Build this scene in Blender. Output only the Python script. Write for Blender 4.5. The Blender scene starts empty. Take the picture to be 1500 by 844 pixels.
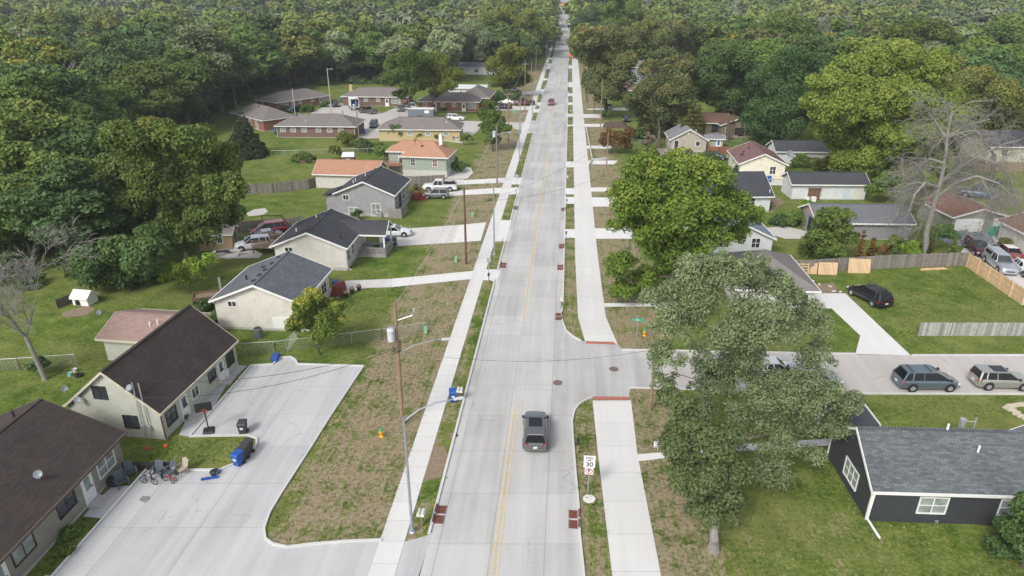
import bpy, math, random
import numpy as np
from mathutils import Vector, Matrix
R = math.radians; HAZE = .00025
C = bpy.context.scene.collection
scene = bpy.context.scene

# ---------------------------------------------------------------- camera, light, exposure
TH = R(23.7); H = 31.4; FL = 1000.0
cam = bpy.data.cameras.new('camera'); cam.lens = 24.0; cam.sensor_width = 36.0; cam.clip_end = 5000; cam.clip_start = 0.5
co = bpy.data.objects.new('camera', cam); C.objects.link(co)
co.location = (0, 0, H); co.rotation_euler = (R(90) - TH, 0, 0); scene.camera = co
SUN = Vector((-.42, -.62, .66)).normalized()
w = bpy.data.worlds.new('World'); scene.world = w; w.use_nodes = True
nt = w.node_tree; bgn = nt.nodes['Background']
sky = nt.nodes.new('ShaderNodeTexSky'); sky.sky_type = 'NISHITA'; sky.sun_disc = False
sky.sun_elevation = math.asin(SUN.z); sky.sun_rotation = math.atan2(SUN.x, SUN.y)
sky.air_density = 1.0; sky.dust_density = 3.0; sky.ozone_density = 1.0
hs = nt.nodes.new('ShaderNodeHueSaturation'); hs.inputs['Saturation'].default_value = .38
nt.links.new(sky.outputs[0], hs.inputs['Color']); nt.links.new(hs.outputs[0], bgn.inputs[0])
bgn.inputs[1].default_value = 0.15
sl = bpy.data.lights.new('sun', 'SUN'); sl.energy = 1.5; sl.angle = R(14); sl.color = (1, .965, .92)
so = bpy.data.objects.new('sun', sl); C.objects.link(so); so.rotation_euler = SUN.to_track_quat('Z', 'Y').to_euler()
scene.view_settings.view_transform = 'Standard'; scene.view_settings.look = 'None'
scene.view_settings.gamma = 1; scene.view_settings.exposure = 0.54; scene.view_settings.use_curve_mapping = False
scene.cycles.max_bounces = 5; scene.cycles.diffuse_bounces = 3; scene.cycles.transparent_max_bounces = 6
scene.cycles.volume_bounces = 0

# ---------------------------------------------------------------- helpers
def zt(y):                                   # the land is level, then climbs a long low hill
    t = min(max((y - 390) / 300, 0), 1)
    return 27 * t * t * (3 - 2 * t)
def ray(u, v):
    x = (u - 750) / FL; y = -(v - 422) / FL
    return (x, math.cos(TH) + y * math.sin(TH), -math.sin(TH) + y * math.cos(TH))
def G(u, v, z=0):                            # ground point seen at photo pixel u, v
    d = ray(u, v); t = (z - H) / d[2] if d[2] < 0 else 1e9
    if d[1] * t > 380:
        t = 380 / d[1]
        while H + d[2] * t > zt(d[1] * t) + z and t < 1500: t += 1
        z = zt(d[1] * t) + z
    return Vector((d[0] * t, d[1] * t, z))
def AT(u, v, Y):
    d = ray(u, v); t = Y / d[1]
    return Vector((d[0] * t, Y, H + d[2] * t))
def ang(a, b): return math.atan2(b[1] - a[1], b[0] - a[0])
def S(d, y, z=0): return Vector((d + .0787 * y, y, zt(y) + z + .25 * min(max((y - 360) / 40, 0), 1)))

def nodes(name):
    m = bpy.data.materials.new(name); m.use_nodes = True
    return m, m.node_tree.nodes, m.node_tree.links, m.node_tree.nodes['Principled BSDF']
def N(ns, typ, **kw):
    n = ns.new(typ)
    for k, v in kw.items():
        if k.startswith('i_'):
            kk = k[2:]; n.inputs[int(kk) if kk.isdigit() else kk].default_value = v
        else: setattr(n, k, v)
    return n
def math_(ns, ls, op, a, b=None, c=None):
    n = ns.new('ShaderNodeMath'); n.operation = op
    for i, x in enumerate((a, b, c)):
        if x is None: continue
        if isinstance(x, (int, float)): n.inputs[i].default_value = x
        else: ls.new(x, n.inputs[i])
    return n.outputs[0]
def ramp(ns, ls, fac, stops):
    n = ns.new('ShaderNodeValToRGB'); e = n.color_ramp.elements
    while len(e) < len(stops): e.new(.5)
    for el, (p, c) in zip(e, stops):
        el.position = p; el.color = (c[0], c[1], c[2], 1) if not isinstance(c, (int, float)) else (c, c, c, 1)
    ls.new(fac, n.inputs[0]); return n.outputs[0]
def mix(ns, ls, fac, a, b, blend='MIX'):
    n = ns.new('ShaderNodeMix'); n.data_type = 'RGBA'; n.blend_type = blend
    for s, x in ((n.inputs[0], fac), (n.inputs[6], a), (n.inputs[7], b)):
        if isinstance(x, (int, float)): s.default_value = x
        elif isinstance(x, tuple): s.default_value = (*x[:3], 1)
        else: ls.new(x, s)
    return n.outputs[2]
def noise(ns, ls, vec, scale, detail=3, rough=.6, out=0):
    n = ns.new('ShaderNodeTexNoise'); n.inputs['Scale'].default_value = scale
    n.inputs['Detail'].default_value = detail; n.inputs['Roughness'].default_value = rough
    if vec is not None: ls.new(vec, n.inputs['Vector'])
    return n.outputs[out]
def bump(ns, ls, bsdf, h, dist=.02, s=.6):
    b = ns.new('ShaderNodeBump'); b.inputs['Distance'].default_value = dist; b.inputs['Strength'].default_value = s
    ls.new(h, b.inputs['Height']); ls.new(b.outputs[0], bsdf.inputs['Normal'])
_mats = {}
def mat(name, col, rough=.7, var=.12, scale=3, metal=0, coat=0, spec=.5):
    if name in _mats: return _mats[name]
    m, ns, ls, b = nodes(name)
    tc = N(ns, 'ShaderNodeTexCoord'); f = noise(ns, ls, tc.outputs['Object'], scale, 4)
    lo = tuple(c * (1 - var) for c in col); hi = tuple(min(c * (1 + var), 1) for c in col)
    ls.new(ramp(ns, ls, f, [(.3, lo), (.7, hi)]), b.inputs['Base Color'])
    b.inputs['Roughness'].default_value = rough; b.inputs['Metallic'].default_value = metal
    b.inputs['Coat Weight'].default_value = coat; b.inputs['Coat Roughness'].default_value = .08
    b.inputs['Specular IOR Level'].default_value = spec
    _mats[name] = m; return m

def siding(name, col, pitch=.2):             # horizontal lap boards
    if name in _mats: return _mats[name]
    m, ns, ls, b = nodes(name); tc = N(ns, 'ShaderNodeTexCoord')
    sx = N(ns, 'ShaderNodeSeparateXYZ'); ls.new(tc.outputs['Object'], sx.inputs[0])
    fr = math_(ns, ls, 'FRACT', math_(ns, ls, 'DIVIDE', sx.outputs[2], pitch))
    line = math_(ns, ls, 'LESS_THAN', fr, .1)
    f = noise(ns, ls, tc.outputs['Object'], 1.3, 5)
    c = ramp(ns, ls, f, [(.3, tuple(x * .86 for x in col)), (.7, tuple(x * 1.06 for x in col))])
    # a darker line along the lower edge of every board
    c = mix(ns, ls, math_(ns, ls, 'MULTIPLY', line, .28), c, tuple(x * .45 for x in col))
    ls.new(c, b.inputs['Base Color']); b.inputs['Roughness'].default_value = .6
    bump(ns, ls, b, fr, .02, .5); _mats[name] = m; return m
def shingle(name, col, v=.22, row=.16, streak=0.0):
    if name in _mats: return _mats[name]
    m, ns, ls, b = nodes(name); tc = N(ns, 'ShaderNodeTexCoord')
    sx = N(ns, 'ShaderNodeSeparateXYZ'); ls.new(tc.outputs['Object'], sx.inputs[0])
    cx = N(ns, 'ShaderNodeCombineXYZ'); ls.new(math_(ns, ls, 'ADD', sx.outputs[0], math_(ns, ls, 'MULTIPLY', sx.outputs[1], .0)), cx.inputs[0])
    ls.new(math_(ns, ls, 'MULTIPLY', sx.outputs[2], 2.2), cx.inputs[1])
    br = N(ns, 'ShaderNodeTexBrick'); ls.new(cx.outputs[0], br.inputs['Vector'])
    for k, x in (('Scale', 1.0), ('Mortar Size', .012), ('Brick Width', .42), ('Row Height', row), ('Bias', -.1)): br.inputs[k].default_value = x
    br.inputs['Color1'].default_value = (.2, .2, .2, 1); br.inputs['Color2'].default_value = (.9, .9, .9, 1); br.inputs['Mortar'].default_value = (0, 0, 0, 1)
    n1 = noise(ns, ls, tc.outputs['Object'], 9, 3); n2 = noise(ns, ls, tc.outputs['Object'], .5, 4)
    t = math_(ns, ls, 'ADD', math_(ns, ls, 'MULTIPLY', br.outputs[0], .5), math_(ns, ls, 'MULTIPLY', n1, .5))
    t = math_(ns, ls, 'ADD', t, math_(ns, ls, 'MULTIPLY', math_(ns, ls, 'SUBTRACT', n2, .5), .5 + streak))
    c = ramp(ns, ls, t, [(.15, tuple(x * (1 - 1.5 * v) for x in col)), (.5, col), (.85, tuple(x * (1 + 1.7 * v) for x in col))])
    ls.new(c, b.inputs['Base Color']); b.inputs['Roughness'].default_value = .92; b.inputs['Specular IOR Level'].default_value = .25
    bump(ns, ls, b, t, .02, .4); _mats[name] = m; return m
def bricks(name, c1, c2, mortar):
    if name in _mats: return _mats[name]
    m, ns, ls, b = nodes(name); tc = N(ns, 'ShaderNodeTexCoord')
    sx = N(ns, 'ShaderNodeSeparateXYZ'); ls.new(tc.outputs['Object'], sx.inputs[0])
    cx = N(ns, 'ShaderNodeCombineXYZ'); ls.new(math_(ns, ls, 'ADD', sx.outputs[0], sx.outputs[1]), cx.inputs[0]); ls.new(sx.outputs[2], cx.inputs[1])
    br = N(ns, 'ShaderNodeTexBrick'); ls.new(cx.outputs[0], br.inputs['Vector'])
    for k, x in (('Scale', 1.0), ('Mortar Size', .012), ('Brick Width', .4), ('Row Height', .13)): br.inputs[k].default_value = x
    br.inputs['Color1'].default_value = (*c1, 1); br.inputs['Color2'].default_value = (*c2, 1); br.inputs['Mortar'].default_value = (*mortar, 1)
    f = noise(ns, ls, tc.outputs['Object'], 1.5, 4)
    ls.new(mix(ns, ls, .35, br.outputs[0], ramp(ns, ls, f, [(.3, tuple(x * .7 for x in c1)), (.7, c2)])), b.inputs['Base Color'])
    b.inputs['Roughness'].default_value = .85; _mats[name] = m; return m
def planks(name, col, pitch=.14, v=.25):     # vertical boards seen along either axis
    if name in _mats: return _mats[name]
    m, ns, ls, b = nodes(name); tc = N(ns, 'ShaderNodeTexCoord')
    sx = N(ns, 'ShaderNodeSeparateXYZ'); ls.new(tc.outputs['Object'], sx.inputs[0])
    q = math_(ns, ls, 'DIVIDE', math_(ns, ls, 'ADD', sx.outputs[0], sx.outputs[1]), pitch)
    fl = math_(ns, ls, 'FLOOR', q); fr = math_(ns, ls, 'FRACT', q)
    wn = N(ns, 'ShaderNodeTexWhiteNoise', noise_dimensions='1D'); ls.new(fl, wn.inputs['W'])
    f = noise(ns, ls, tc.outputs['Object'], 2.5, 5)
    t = math_(ns, ls, 'ADD', math_(ns, ls, 'MULTIPLY', wn.outputs[0], .5), math_(ns, ls, 'MULTIPLY', f, .6))
    c = ramp(ns, ls, t, [(.2, tuple(x * (1 - v * 1.4) for x in col)), (.85, tuple(x * (1 + v) for x in col))])
    c = mix(ns, ls, math_(ns, ls, 'MULTIPLY', math_(ns, ls, 'LESS_THAN', fr, .1), .7), c, tuple(x * .25 for x in col))
    ls.new(c, b.inputs['Base Color']); b.inputs['Roughness'].default_value = .85; _mats[name] = m; return m

def concrete(name, col, jy=0, js=(), seams=None, stain=.16, warm=0.0):
    """cast concrete; joints every jy metres along the street, and at fixed distances js across it"""
    m, ns, ls, b = nodes(name); ge = N(ns, 'ShaderNodeNewGeometry'); P = ge.outputs['Position']
    sx = N(ns, 'ShaderNodeSeparateXYZ'); ls.new(P, sx.inputs[0])
    d = math_(ns, ls, 'SUBTRACT', sx.outputs[0], math_(ns, ls, 'MULTIPLY', sx.outputs[1], .0787)); y = sx.outputs[1]
    big = noise(ns, ls, P, .22, 4); fine = noise(ns, ls, P, 5, 5, .7)
    cx = N(ns, 'ShaderNodeCombineXYZ'); ls.new(math_(ns, ls, 'MULTIPLY', d, 1.1), cx.inputs[0]); ls.new(math_(ns, ls, 'MULTIPLY', y, .05), cx.inputs[1])
    streak = noise(ns, ls, cx.outputs[0], 1.0, 3)
    t = math_(ns, ls, 'ADD', math_(ns, ls, 'MULTIPLY', big, .3), math_(ns, ls, 'MULTIPLY', fine, .2))
    t = math_(ns, ls, 'ADD', t, math_(ns, ls, 'MULTIPLY', streak, .5))
    if jy:                                   # each slab was poured a touch lighter or darker
        k = math_(ns, ls, 'FLOOR', math_(ns, ls, 'DIVIDE', y, jy)); kk = k
        for j in js: kk = math_(ns, ls, 'ADD', kk, math_(ns, ls, 'MULTIPLY', math_(ns, ls, 'GREATER_THAN', d, j), 37.0))
        wn = N(ns, 'ShaderNodeTexWhiteNoise', noise_dimensions='1D'); ls.new(kk, wn.inputs['W'])
        t = math_(ns, ls, 'ADD', t, math_(ns, ls, 'MULTIPLY', math_(ns, ls, 'SUBTRACT', wn.outputs[0], .5), .14))
    c = ramp(ns, ls, t, [(.3, tuple(x * (1 - stain * 1.3) for x in col)), (.55, col), (.75, tuple(x * (1 + stain * .6) for x in col))])
    if jy:
        wob = math_(ns, ls, 'MULTIPLY', math_(ns, ls, 'SUBTRACT', noise(ns, ls, P, 1.3, 3), .5), .06)
        fr = math_(ns, ls, 'FRACT', math_(ns, ls, 'DIVIDE', math_(ns, ls, 'ADD', y, wob), jy))
        ln = math_(ns, ls, 'LESS_THAN', fr, .035 / jy * 1.3)
        for j in js:
            ln = math_(ns, ls, 'MAXIMUM', ln, math_(ns, ls, 'LESS_THAN', math_(ns, ls, 'ABSOLUTE', math_(ns, ls, 'SUBTRACT', math_(ns, ls, 'ADD', d, wob), j)), .03))
        c = mix(ns, ls, math_(ns, ls, 'MULTIPLY', ln, .38), c, tuple(x * .3 for x in col))
    # hairline cracks
    vo = N(ns, 'ShaderNodeTexVoronoi', feature='DISTANCE_TO_EDGE'); vo.inputs['Scale'].default_value = .17
    wv = N(ns, 'ShaderNodeVectorMath', operation='ADD'); ls.new(P, wv.inputs[0])
    nz = noise(ns, ls, P, .8, 4, out=1); ls.new(nz, wv.inputs[1]); ls.new(wv.outputs[0], vo.inputs['Vector'])
    gate = math_(ns, ls, 'GREATER_THAN', noise(ns, ls, P, .15, 2), .56)
    cr = math_(ns, ls, 'MULTIPLY', math_(ns, ls, 'LESS_THAN', vo.outputs[0], .004), gate)
    c = mix(ns, ls, math_(ns, ls, 'MULTIPLY', cr, .4), c, tuple(x * .35 for x in col))
    ls.new(c, b.inputs['Base Color']); b.inputs['Roughness'].default_value = .9; b.inputs['Specular IOR Level'].default_value = .3
    bump(ns, ls, b, fine, .01, .3); _mats[name] = m; return m

def grass_mat():
    m, ns, ls, b = nodes('lawn grass'); ge = N(ns, 'ShaderNodeNewGeometry'); P = ge.outputs['Position']
    sx = N(ns, 'ShaderNodeSeparateXYZ'); ls.new(P, sx.inputs[0])
    y = sx.outputs[1]; d = math_(ns, ls, 'SUBTRACT', sx.outputs[0], math_(ns, ls, 'MULTIPLY', y, .0787))
    n0 = noise(ns, ls, P, .09, 4); n1 = noise(ns, ls, P, .5, 5, .65); n2 = noise(ns, ls, P, 3.2, 5, .75); n3 = noise(ns, ls, P, 14, 3, .8)
    g = math_(ns, ls, 'ADD', math_(ns, ls, 'MULTIPLY', n1, .5), math_(ns, ls, 'MULTIPLY', n2, .5))
    green = ramp(ns, ls, g, [(.40, (.048, .095, .012)), (.5, (.105, .162, .027)), (.60, (.205, .24, .06))])
    yel = ramp(ns, ls, math_(ns, ls, 'ADD', math_(ns, ls, 'MULTIPLY', n0, .6), math_(ns, ls, 'MULTIPLY', n2, .4)), [(.44, 0), (.56, 1)])
    green = mix(ns, ls, math_(ns, ls, 'MULTIPLY', yel, .5), green, (.24, .235, .08))
    # reseeded straw beside the new pavements
    def band(a, b_, soft):                   # 1 inside a..b, fading over soft
        lo = math_(ns, ls, 'SMOOTHSTEP', d, a - soft, a) if False else None
        mr = N(ns, 'ShaderNodeMapRange', interpolation_type='SMOOTHSTEP'); ls.new(d, mr.inputs[0]); mr.inputs[1].default_value = a - soft; mr.inputs[2].default_value = a
        m2 = N(ns, 'ShaderNodeMapRange', interpolation_type='SMOOTHSTEP'); ls.new(d, m2.inputs[0]); m2.inputs[1].default_value = b_; m2.inputs[2].default_value = b_ + soft
        m2.inputs[3].default_value = 1; m2.inputs[4].default_value = 0
        return math_(ns, ls, 'MULTIPLY', mr.outputs[0], m2.outputs[0])
    B = math_(ns, ls, 'MAXIMUM', band(-16.0, -10.5, 6.0), band(4.4, 8.5, 6.5))
    B = math_(ns, ls, 'MAXIMUM', B, math_(ns, ls, 'MULTIPLY', band(.1, 2.2, .3), .86))
    B = math_(ns, ls, 'MAXIMUM', B, math_(ns, ls, 'MULTIPLY', band(-9.3, -7.6, .2), .5))
    # worn lawn under and beside the big trees at the lower right
    dx = math_(ns, ls, 'SUBTRACT', sx.outputs[0], 19.0); dy_ = math_(ns, ls, 'SUBTRACT', y, 31.0)
    rr = math_(ns, ls, 'SQRT', math_(ns, ls, 'ADD', math_(ns, ls, 'MULTIPLY', dx, dx), math_(ns, ls, 'MULTIPLY', math_(ns, ls, 'MULTIPLY', dy_, dy_), 2.5)))
    mw = N(ns, 'ShaderNodeMapRange', interpolation_type='SMOOTHSTEP'); ls.new(rr, mw.inputs[0]); mw.inputs[1].default_value = 4; mw.inputs[2].default_value = 15; mw.inputs[3].default_value = .58; mw.inputs[4].default_value = 0
    B = math_(ns, ls, 'MAXIMUM', B, mw.outputs[0])
    # mower / drill lines along the street
    cx = N(ns, 'ShaderNodeCombineXYZ'); ls.new(math_(ns, ls, 'MULTIPLY', d, 2.6), cx.inputs[0]); ls.new(math_(ns, ls, 'MULTIPLY', y, .22), cx.inputs[1])
    st = noise(ns, ls, cx.outputs[0], 1.0, 4)
    q = math_(ns, ls, 'ADD', math_(ns, ls, 'MULTIPLY', n1, .55), math_(ns, ls, 'MULTIPLY', st, .4))
    q = math_(ns, ls, 'ADD', q, math_(ns, ls, 'MULTIPLY', n2, .3)); q = math_(ns, ls, 'SUBTRACT', math_(ns, ls, 'MULTIPLY', q, 1.35), .32)
    dry = ramp(ns, ls, math_(ns, ls, 'ADD', q, math_(ns, ls, 'MULTIPLY', B, .46)), [(.855, 0), (1.01, 1)])
    straw = ramp(ns, ls, math_(ns, ls, 'ADD', math_(ns, ls, 'MULTIPLY', n2, .5), math_(ns, ls, 'MULTIPLY', n3, .5)), [(.38, (.14, .105, .066)), (.5, (.31, .247, .165)), (.62, (.47, .38, .265))])
    dry = math_(ns, ls, 'MULTIPLY', dry, math_(ns, ls, 'LESS_THAN', y, 330))
    c = mix(ns, ls, math_(ns, ls, 'MULTIPLY', dry, .92), green, straw)
    c = mix(ns, ls, math_(ns, ls, 'MULTIPLY', ramp(ns, ls, n3, [(.4, 0), (.7, 1)]), .32), c, (.035, .05, .012))
    ls.new(c, b.inputs['Base Color']); b.inputs['Roughness'].default_value = 1; b.inputs['Specular IOR Level'].default_value = .1
    hsum = math_(ns, ls, 'ADD', math_(ns, ls, 'MULTIPLY', n3, .5), n2)
    bump(ns, ls, b, hsum, .09, .8); _mats['lawn'] = m; return m

class MB:
    def __init__(s): s.v = []; s.f = []; s.m = []; s.mi = 0
    def add(s, vs, fs):
        n = len(s.v); s.v += [tuple(v) for v in vs]; s.f += [tuple(i + n for i in f) for f in fs]; s.m += [s.mi] * len(fs); return s
    def box(s, x0, y0, z0, x1, y1, z1, T=None):
        vs = [Vector(p) for p in ((x0, y0, z0), (x1, y0, z0), (x1, y1, z0), (x0, y1, z0), (x0, y0, z1), (x1, y0, z1), (x1, y1, z1), (x0, y1, z1))]
        if T: vs = [T @ v for v in vs]
        return s.add(vs, [(0, 3, 2, 1), (4, 5, 6, 7), (0, 1, 5, 4), (1, 2, 6, 5), (2, 3, 7, 6), (3, 0, 4, 7)])
    def hexa(s, bot, top):                   # two quads, ccw from above
        return s.add(list(bot) + list(top), [(0, 3, 2, 1), (4, 5, 6, 7), (0, 1, 5, 4), (1, 2, 6, 5), (2, 3, 7, 6), (3, 0, 4, 7)])
    def bar(s, a, b, w=.05, h=None, up=(0, 0, 1)):
        a = Vector(a); b = Vector(b); d = (b - a).normalized(); h = h or w
        u = Vector(up)
        if abs(d.dot(u)) > .95: u = Vector((1, 0, 0))
        x = d.cross(u).normalized() * w / 2; z = x.cross(d).normalized() * h / 2
        return s.hexa([a - x - z, a + x - z, b + x - z, b - x - z], [a - x + z, a + x + z, b + x + z, b - x + z])
    def tube(s, pts, rad, n=8, cap=True):
        pts = [Vector(p) for p in pts]; rad = rad if isinstance(rad, (list, tuple)) else [rad] * len(pts)
        base = len(s.v); vs = []; prev = None
        for i, p in enumerate(pts):
            d = (pts[min(i + 1, len(pts) - 1)] - pts[max(i - 1, 0)]).normalized()
            u = prev if prev is not None else (Vector((1, 0, 0)) if abs(d.x) < .9 else Vector((0, 1, 0)))
            x = (u - d * u.dot(d)).normalized(); y = d.cross(x); prev = x
            for k in range(n):
                a = 2 * math.pi * k / n; vs.append(p + (x * math.cos(a) + y * math.sin(a)) * rad[i])
        fs = [(i * n + k, i * n + (k + 1) % n, (i + 1) * n + (k + 1) % n, (i + 1) * n + k) for i in range(len(pts) - 1) for k in range(n)]
        if cap: fs += [tuple(range(n - 1, -1, -1)), tuple((len(pts) - 1) * n + k for k in range(n))]
        return s.add(vs, fs)
    def cyl(s, x, y, z0, z1, r, r2=None, n=12): return s.tube([(x, y, z0), (x, y, z1)], [r, r if r2 is None else r2], n)
    def lathe(s, prof, n=12, o=(0, 0, 0)):
        vs = [(o[0] + r * math.cos(2 * math.pi * k / n), o[1] + r * math.sin(2 * math.pi * k / n), o[2] + z) for r, z in prof for k in range(n)]
        m = len(prof)
        fs = [(i * n + k, i * n + (k + 1) % n, (i + 1) * n + (k + 1) % n, (i + 1) * n + k) for i in range(m - 1) for k in range(n)]
        fs += [tuple(range(n - 1, -1, -1)), tuple((m - 1) * n + k for k in range(n))]
        return s.add(vs, fs)
    def prism(s, poly, z0, z1):
        n = len(poly); vs = [(p[0], p[1], z0) for p in poly] + [(p[0], p[1], z1) for p in poly]
        return s.add(vs, [tuple(range(n - 1, -1, -1)), tuple(range(n, 2 * n))] + [(i, (i + 1) % n, n + (i + 1) % n, n + i) for i in range(n)])
    def poly(s, pts): return s.add(pts, [tuple(range(len(pts)))])
    def build(s, name, mats, parent=None, smooth=False, bevel=0, T=None):
        me = bpy.data.meshes.new(name); me.from_pydata([T @ Vector(v) for v in s.v] if T else s.v, [], s.f)
        mats = mats if isinstance(mats, (list, tuple)) else [mats]
        for m in mats: me.materials.append(m)
        if len(mats) > 1: me.polygons.foreach_set('material_index', s.m)
        if smooth: me.shade_smooth(); me.set_sharp_from_angle(angle=R(38))
        me.update()
        o = bpy.data.objects.new(name, me); C.objects.link(o)
        if parent is not None: o.parent = parent
        if bevel:
            b = o.modifiers.new('bevel', 'BEVEL'); b.width = bevel; b.segments = 2; b.limit_method = 'ANGLE'; b.angle_limit = R(35)
        return o
def tag(o, label, cat, group=None, kind=None):
    o['label'] = label; o['category'] = cat
    if group: o['group'] = group
    if kind: o['kind'] = kind
    return o
def thing(name, label, cat, loc=(0, 0, 0), rz=0, group=None):
    o = bpy.data.objects.new(name, None); C.objects.link(o); o.empty_display_size = .3
    o.location = loc; o.rotation_euler = (0, 0, rz)
    return tag(o, label, cat, group)
def struct(o): o['kind'] = 'structure'; return o
def dup(root, loc, rz, label=None, group=None, scale=None):
    r = root.copy(); C.objects.link(r); r.location = loc; r.rotation_euler = (0, 0, rz)
    if scale: r.scale = scale
    if label: r['label'] = label
    if group: r['group'] = group
    for ch in list(root.children):
        c = ch.copy(); C.objects.link(c); c.parent = r
        for g in ch.children:
            d = g.copy(); C.objects.link(d); d.parent = c
    return r

# ---------------------------------------------------------------- the land
GRASS = grass_mat()
CON_ROAD = concrete('street concrete', (.465, .46, .448), 4.6, (-7.05, -3.8, -.5), stain=.24)
CON_WALK = concrete('pavement concrete', (.60, .595, .575), 1.8, (), stain=.09)
CON_TRAIL = concrete('trail concrete', (.60, .592, .57), 3.0, (), stain=.08)
CON_LOT = concrete('parking concrete', (.46, .46, .46), 4.2, (-22.5, -27.2), stain=.2)
CON_SIDE = concrete('side street concrete', (.46, .435, .405), 0, stain=.12)
CON_DRIVE = concrete('driveway concrete', (.57, .55, .52), 0, stain=.14)
CON_NEW = concrete('new driveway concrete', (.64, .635, .615), 0, stain=.07)
KERB = concrete('kerb concrete', (.55, .545, .53), 0, stain=.1)
b_ = MB()
xs = [-1200, -700, -400, -250, -120, -60, 0, 60, 120, 250, 400, 700, 1200]; ys = [-60, 0, 50, 100, 200, 300, 380] + list(range(385, 700, 6)) + [720, 900, 1300, 2500]
vs = [(x, y, zt(y)) for y in ys for x in xs]; nx = len(xs)
b_.add(vs, [(j * nx + i, j * nx + i + 1, (j + 1) * nx + i + 1, (j + 1) * nx + i) for j in range(len(ys) - 1) for i in range(nx - 1)])
struct(b_.build('ground', GRASS, smooth=True))
def ribbon(name, segs, m, z, thick=0, step=12):   # segs: (dL0,dR0,y0, dL1,dR1,y1)
    b = MB()
    for a0, b0, y0, a1, b1, y1 in segs:
        k = max(1, int((y1 - y0) / step))
        for i in range(k):
            t0, t1 = i / k, (i + 1) / k; Y0 = y0 + (y1 - y0) * t0; Y1 = y0 + (y1 - y0) * t1
            q = [S(a0 + (a1 - a0) * t0, Y0, z), S(b0 + (b1 - b0) * t0, Y0, z), S(b0 + (b1 - b0) * t1, Y1, z), S(a0 + (a1 - a0) * t1, Y1, z)]
            if thick: b.hexa([p - Vector((0, 0, thick)) for p in q], q)
            else: b.poly(q)
    return struct(b.build(name, m))
def sheet(name, polys, m, z, raw=False):
    b = MB()
    for p in polys: b.poly([(q[0], q[1], zt(q[1]) + z) for q in (p if raw else [G(*a) for a in p])])
    return struct(b.build(name, m))
YE = 690
ribbon('road', [(-7.72, .14, 18, -7.72, .14, YE)], CON_ROAD, .012)
ribbon('pavement', [(-10.75, -9.2, 18, -10.75, -9.2, 420)], CON_WALK, .034)
ribbon('trail', [(3.75, 6.55, 18, 3.5, 6.35, 30), (3.5, 6.35, 30, 3.1, 6.0, 41), (3.1, 6.0, 41, 2.9, 6.1, 48.2), (2.55, 5.6, 58, 1.85, 4.75, 64), (1.85, 4.75, 64, 1.65, 4.55, 82), (1.65, 4.55, 82, 1.72, 4.55, 420)], CON_TRAIL, .034)
RC = [(862, 900), (855.5, 844), (849, 782), (847.5, 741), (843, 691), (839, 640), (838, 617), (841, 603), (848, 593), (857, 587), (866.6, 583)]
RC2 = [(851.5, 500), (840, 494), (829, 485), (824, 472), (822.5, 458)]
sheet('road', [[tuple(S(.14, 18))] + [tuple(G(*p)) for p in RC] + [tuple(S(.14, 50.0))],
               [tuple(S(.14, 50.0)), tuple(G(866.6, 583)), tuple(G(921, 583)), tuple(G(923, 568.5)), tuple(G(957, 569)), tuple(G(955, 515)), tuple(G(912, 513)), tuple(G(903, 502)), tuple(G(856, 500))] + [tuple(G(*p)) for p in RC2] + [tuple(S(.14, 66))]], CON_ROAD, .014, raw=True)
sheet('side_street', [[(957, 515), (1205, 519), (1340, 521), (1700, 521), (1760, 578.5), (1265, 577), (957, 569)]], CON_SIDE, .016)
LOT = [(368, 536), (400, 534.5), (405, 528), (413, 524), (426, 523.5), (433, 528), (436, 534), (533, 537), (520, 556), (484, 610.5), (458, 652), (413, 722), (395, 752), (387, 775), (389, 790), (400, 798), (421, 802.6), (458, 798), (510, 794), (559, 792)]
sheet('parking_lot', [LOT + [(596, 793), (632, 783), (613, 844), (604, 900), (500, 930), (60, 905), (78, 844), (216, 687), (240, 690), (322, 689), (342, 681), (368, 663), (376, 652), (376, 643), (364, 638.5), (278, 640)]], CON_LOT, .018)
sheet('patio', [[(278, 640), (300, 618), (331, 566), (362, 536), (345, 535), (322, 556), (298, 588), (277, 606), (262, 638)],
                [(216, 686), (190, 712), (165, 713), (140, 735), (122, 757), (152, 760), (206, 700)], [(128, 812), (93, 843), (66, 843), (50, 862), (78, 870), (150, 790)]], CON_LOT, .022)
sheet('driveway', [[(497, 412), (575, 408.7), (574, 421), (540, 422), (515, 427), (505, 433), (493, 437), (480, 425)],
                   [(556, 338), (596, 335), (672, 330), (663, 356), (579, 361), (556, 362)],
                   [(600, 286), (680, 278.8), (680, 286), (606, 292)], [(640, 262), (680, 263), (680, 270.6), (640, 273)]], CON_DRIVE, .02)
sheet('driveway', [[(575, 408.7), (700, 396.5), (697, 408.5), (574, 421)], [(672, 330), (712, 326), (704, 353), (663, 356)],
                   [(680, 278.8), (742, 274.5), (737, 283.2), (680, 286)], [(680, 264), (748, 260.5), (745, 267.5), (680, 270.6)]], CON_NEW, .024)
court = [(455, 166), (483, 152), (505, 152), (520, 160), (560, 166), (585, 156), (612, 158), (640, 174), (690, 177.5), (769, 179.5), (767, 187.5), (705, 187), (694, 197), (676, 210), (658, 208), (664, 190), (600, 178), (566, 188), (566, 203), (526, 203), (520, 190), (480, 178)]
sheet('side_street', [court], CON_SIDE, .02)
AP = [(783, 900)]
def vy(v, side): return G(760 if side < 0 else 832, v).y
lv = [(783, 411), (395, 354), (323, 285), (275, 270.5), (260, 195), (177, 165), (160, 155), (150, 138), (131, 118), (115, 101.5), (93, 87), (85, 71)]
rv = [(500, 349), (336, 299), (289, 285), (276, 245.5), (237, 185), (183, 171), (167, 154), (150, 141), (137, 128), (120.5, 100.6), (96, 90)]
def gaps(l, side): return [(vy(l[i][1], side), vy(l[i + 1][0], side)) for i in range(len(l) - 1)]
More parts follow.
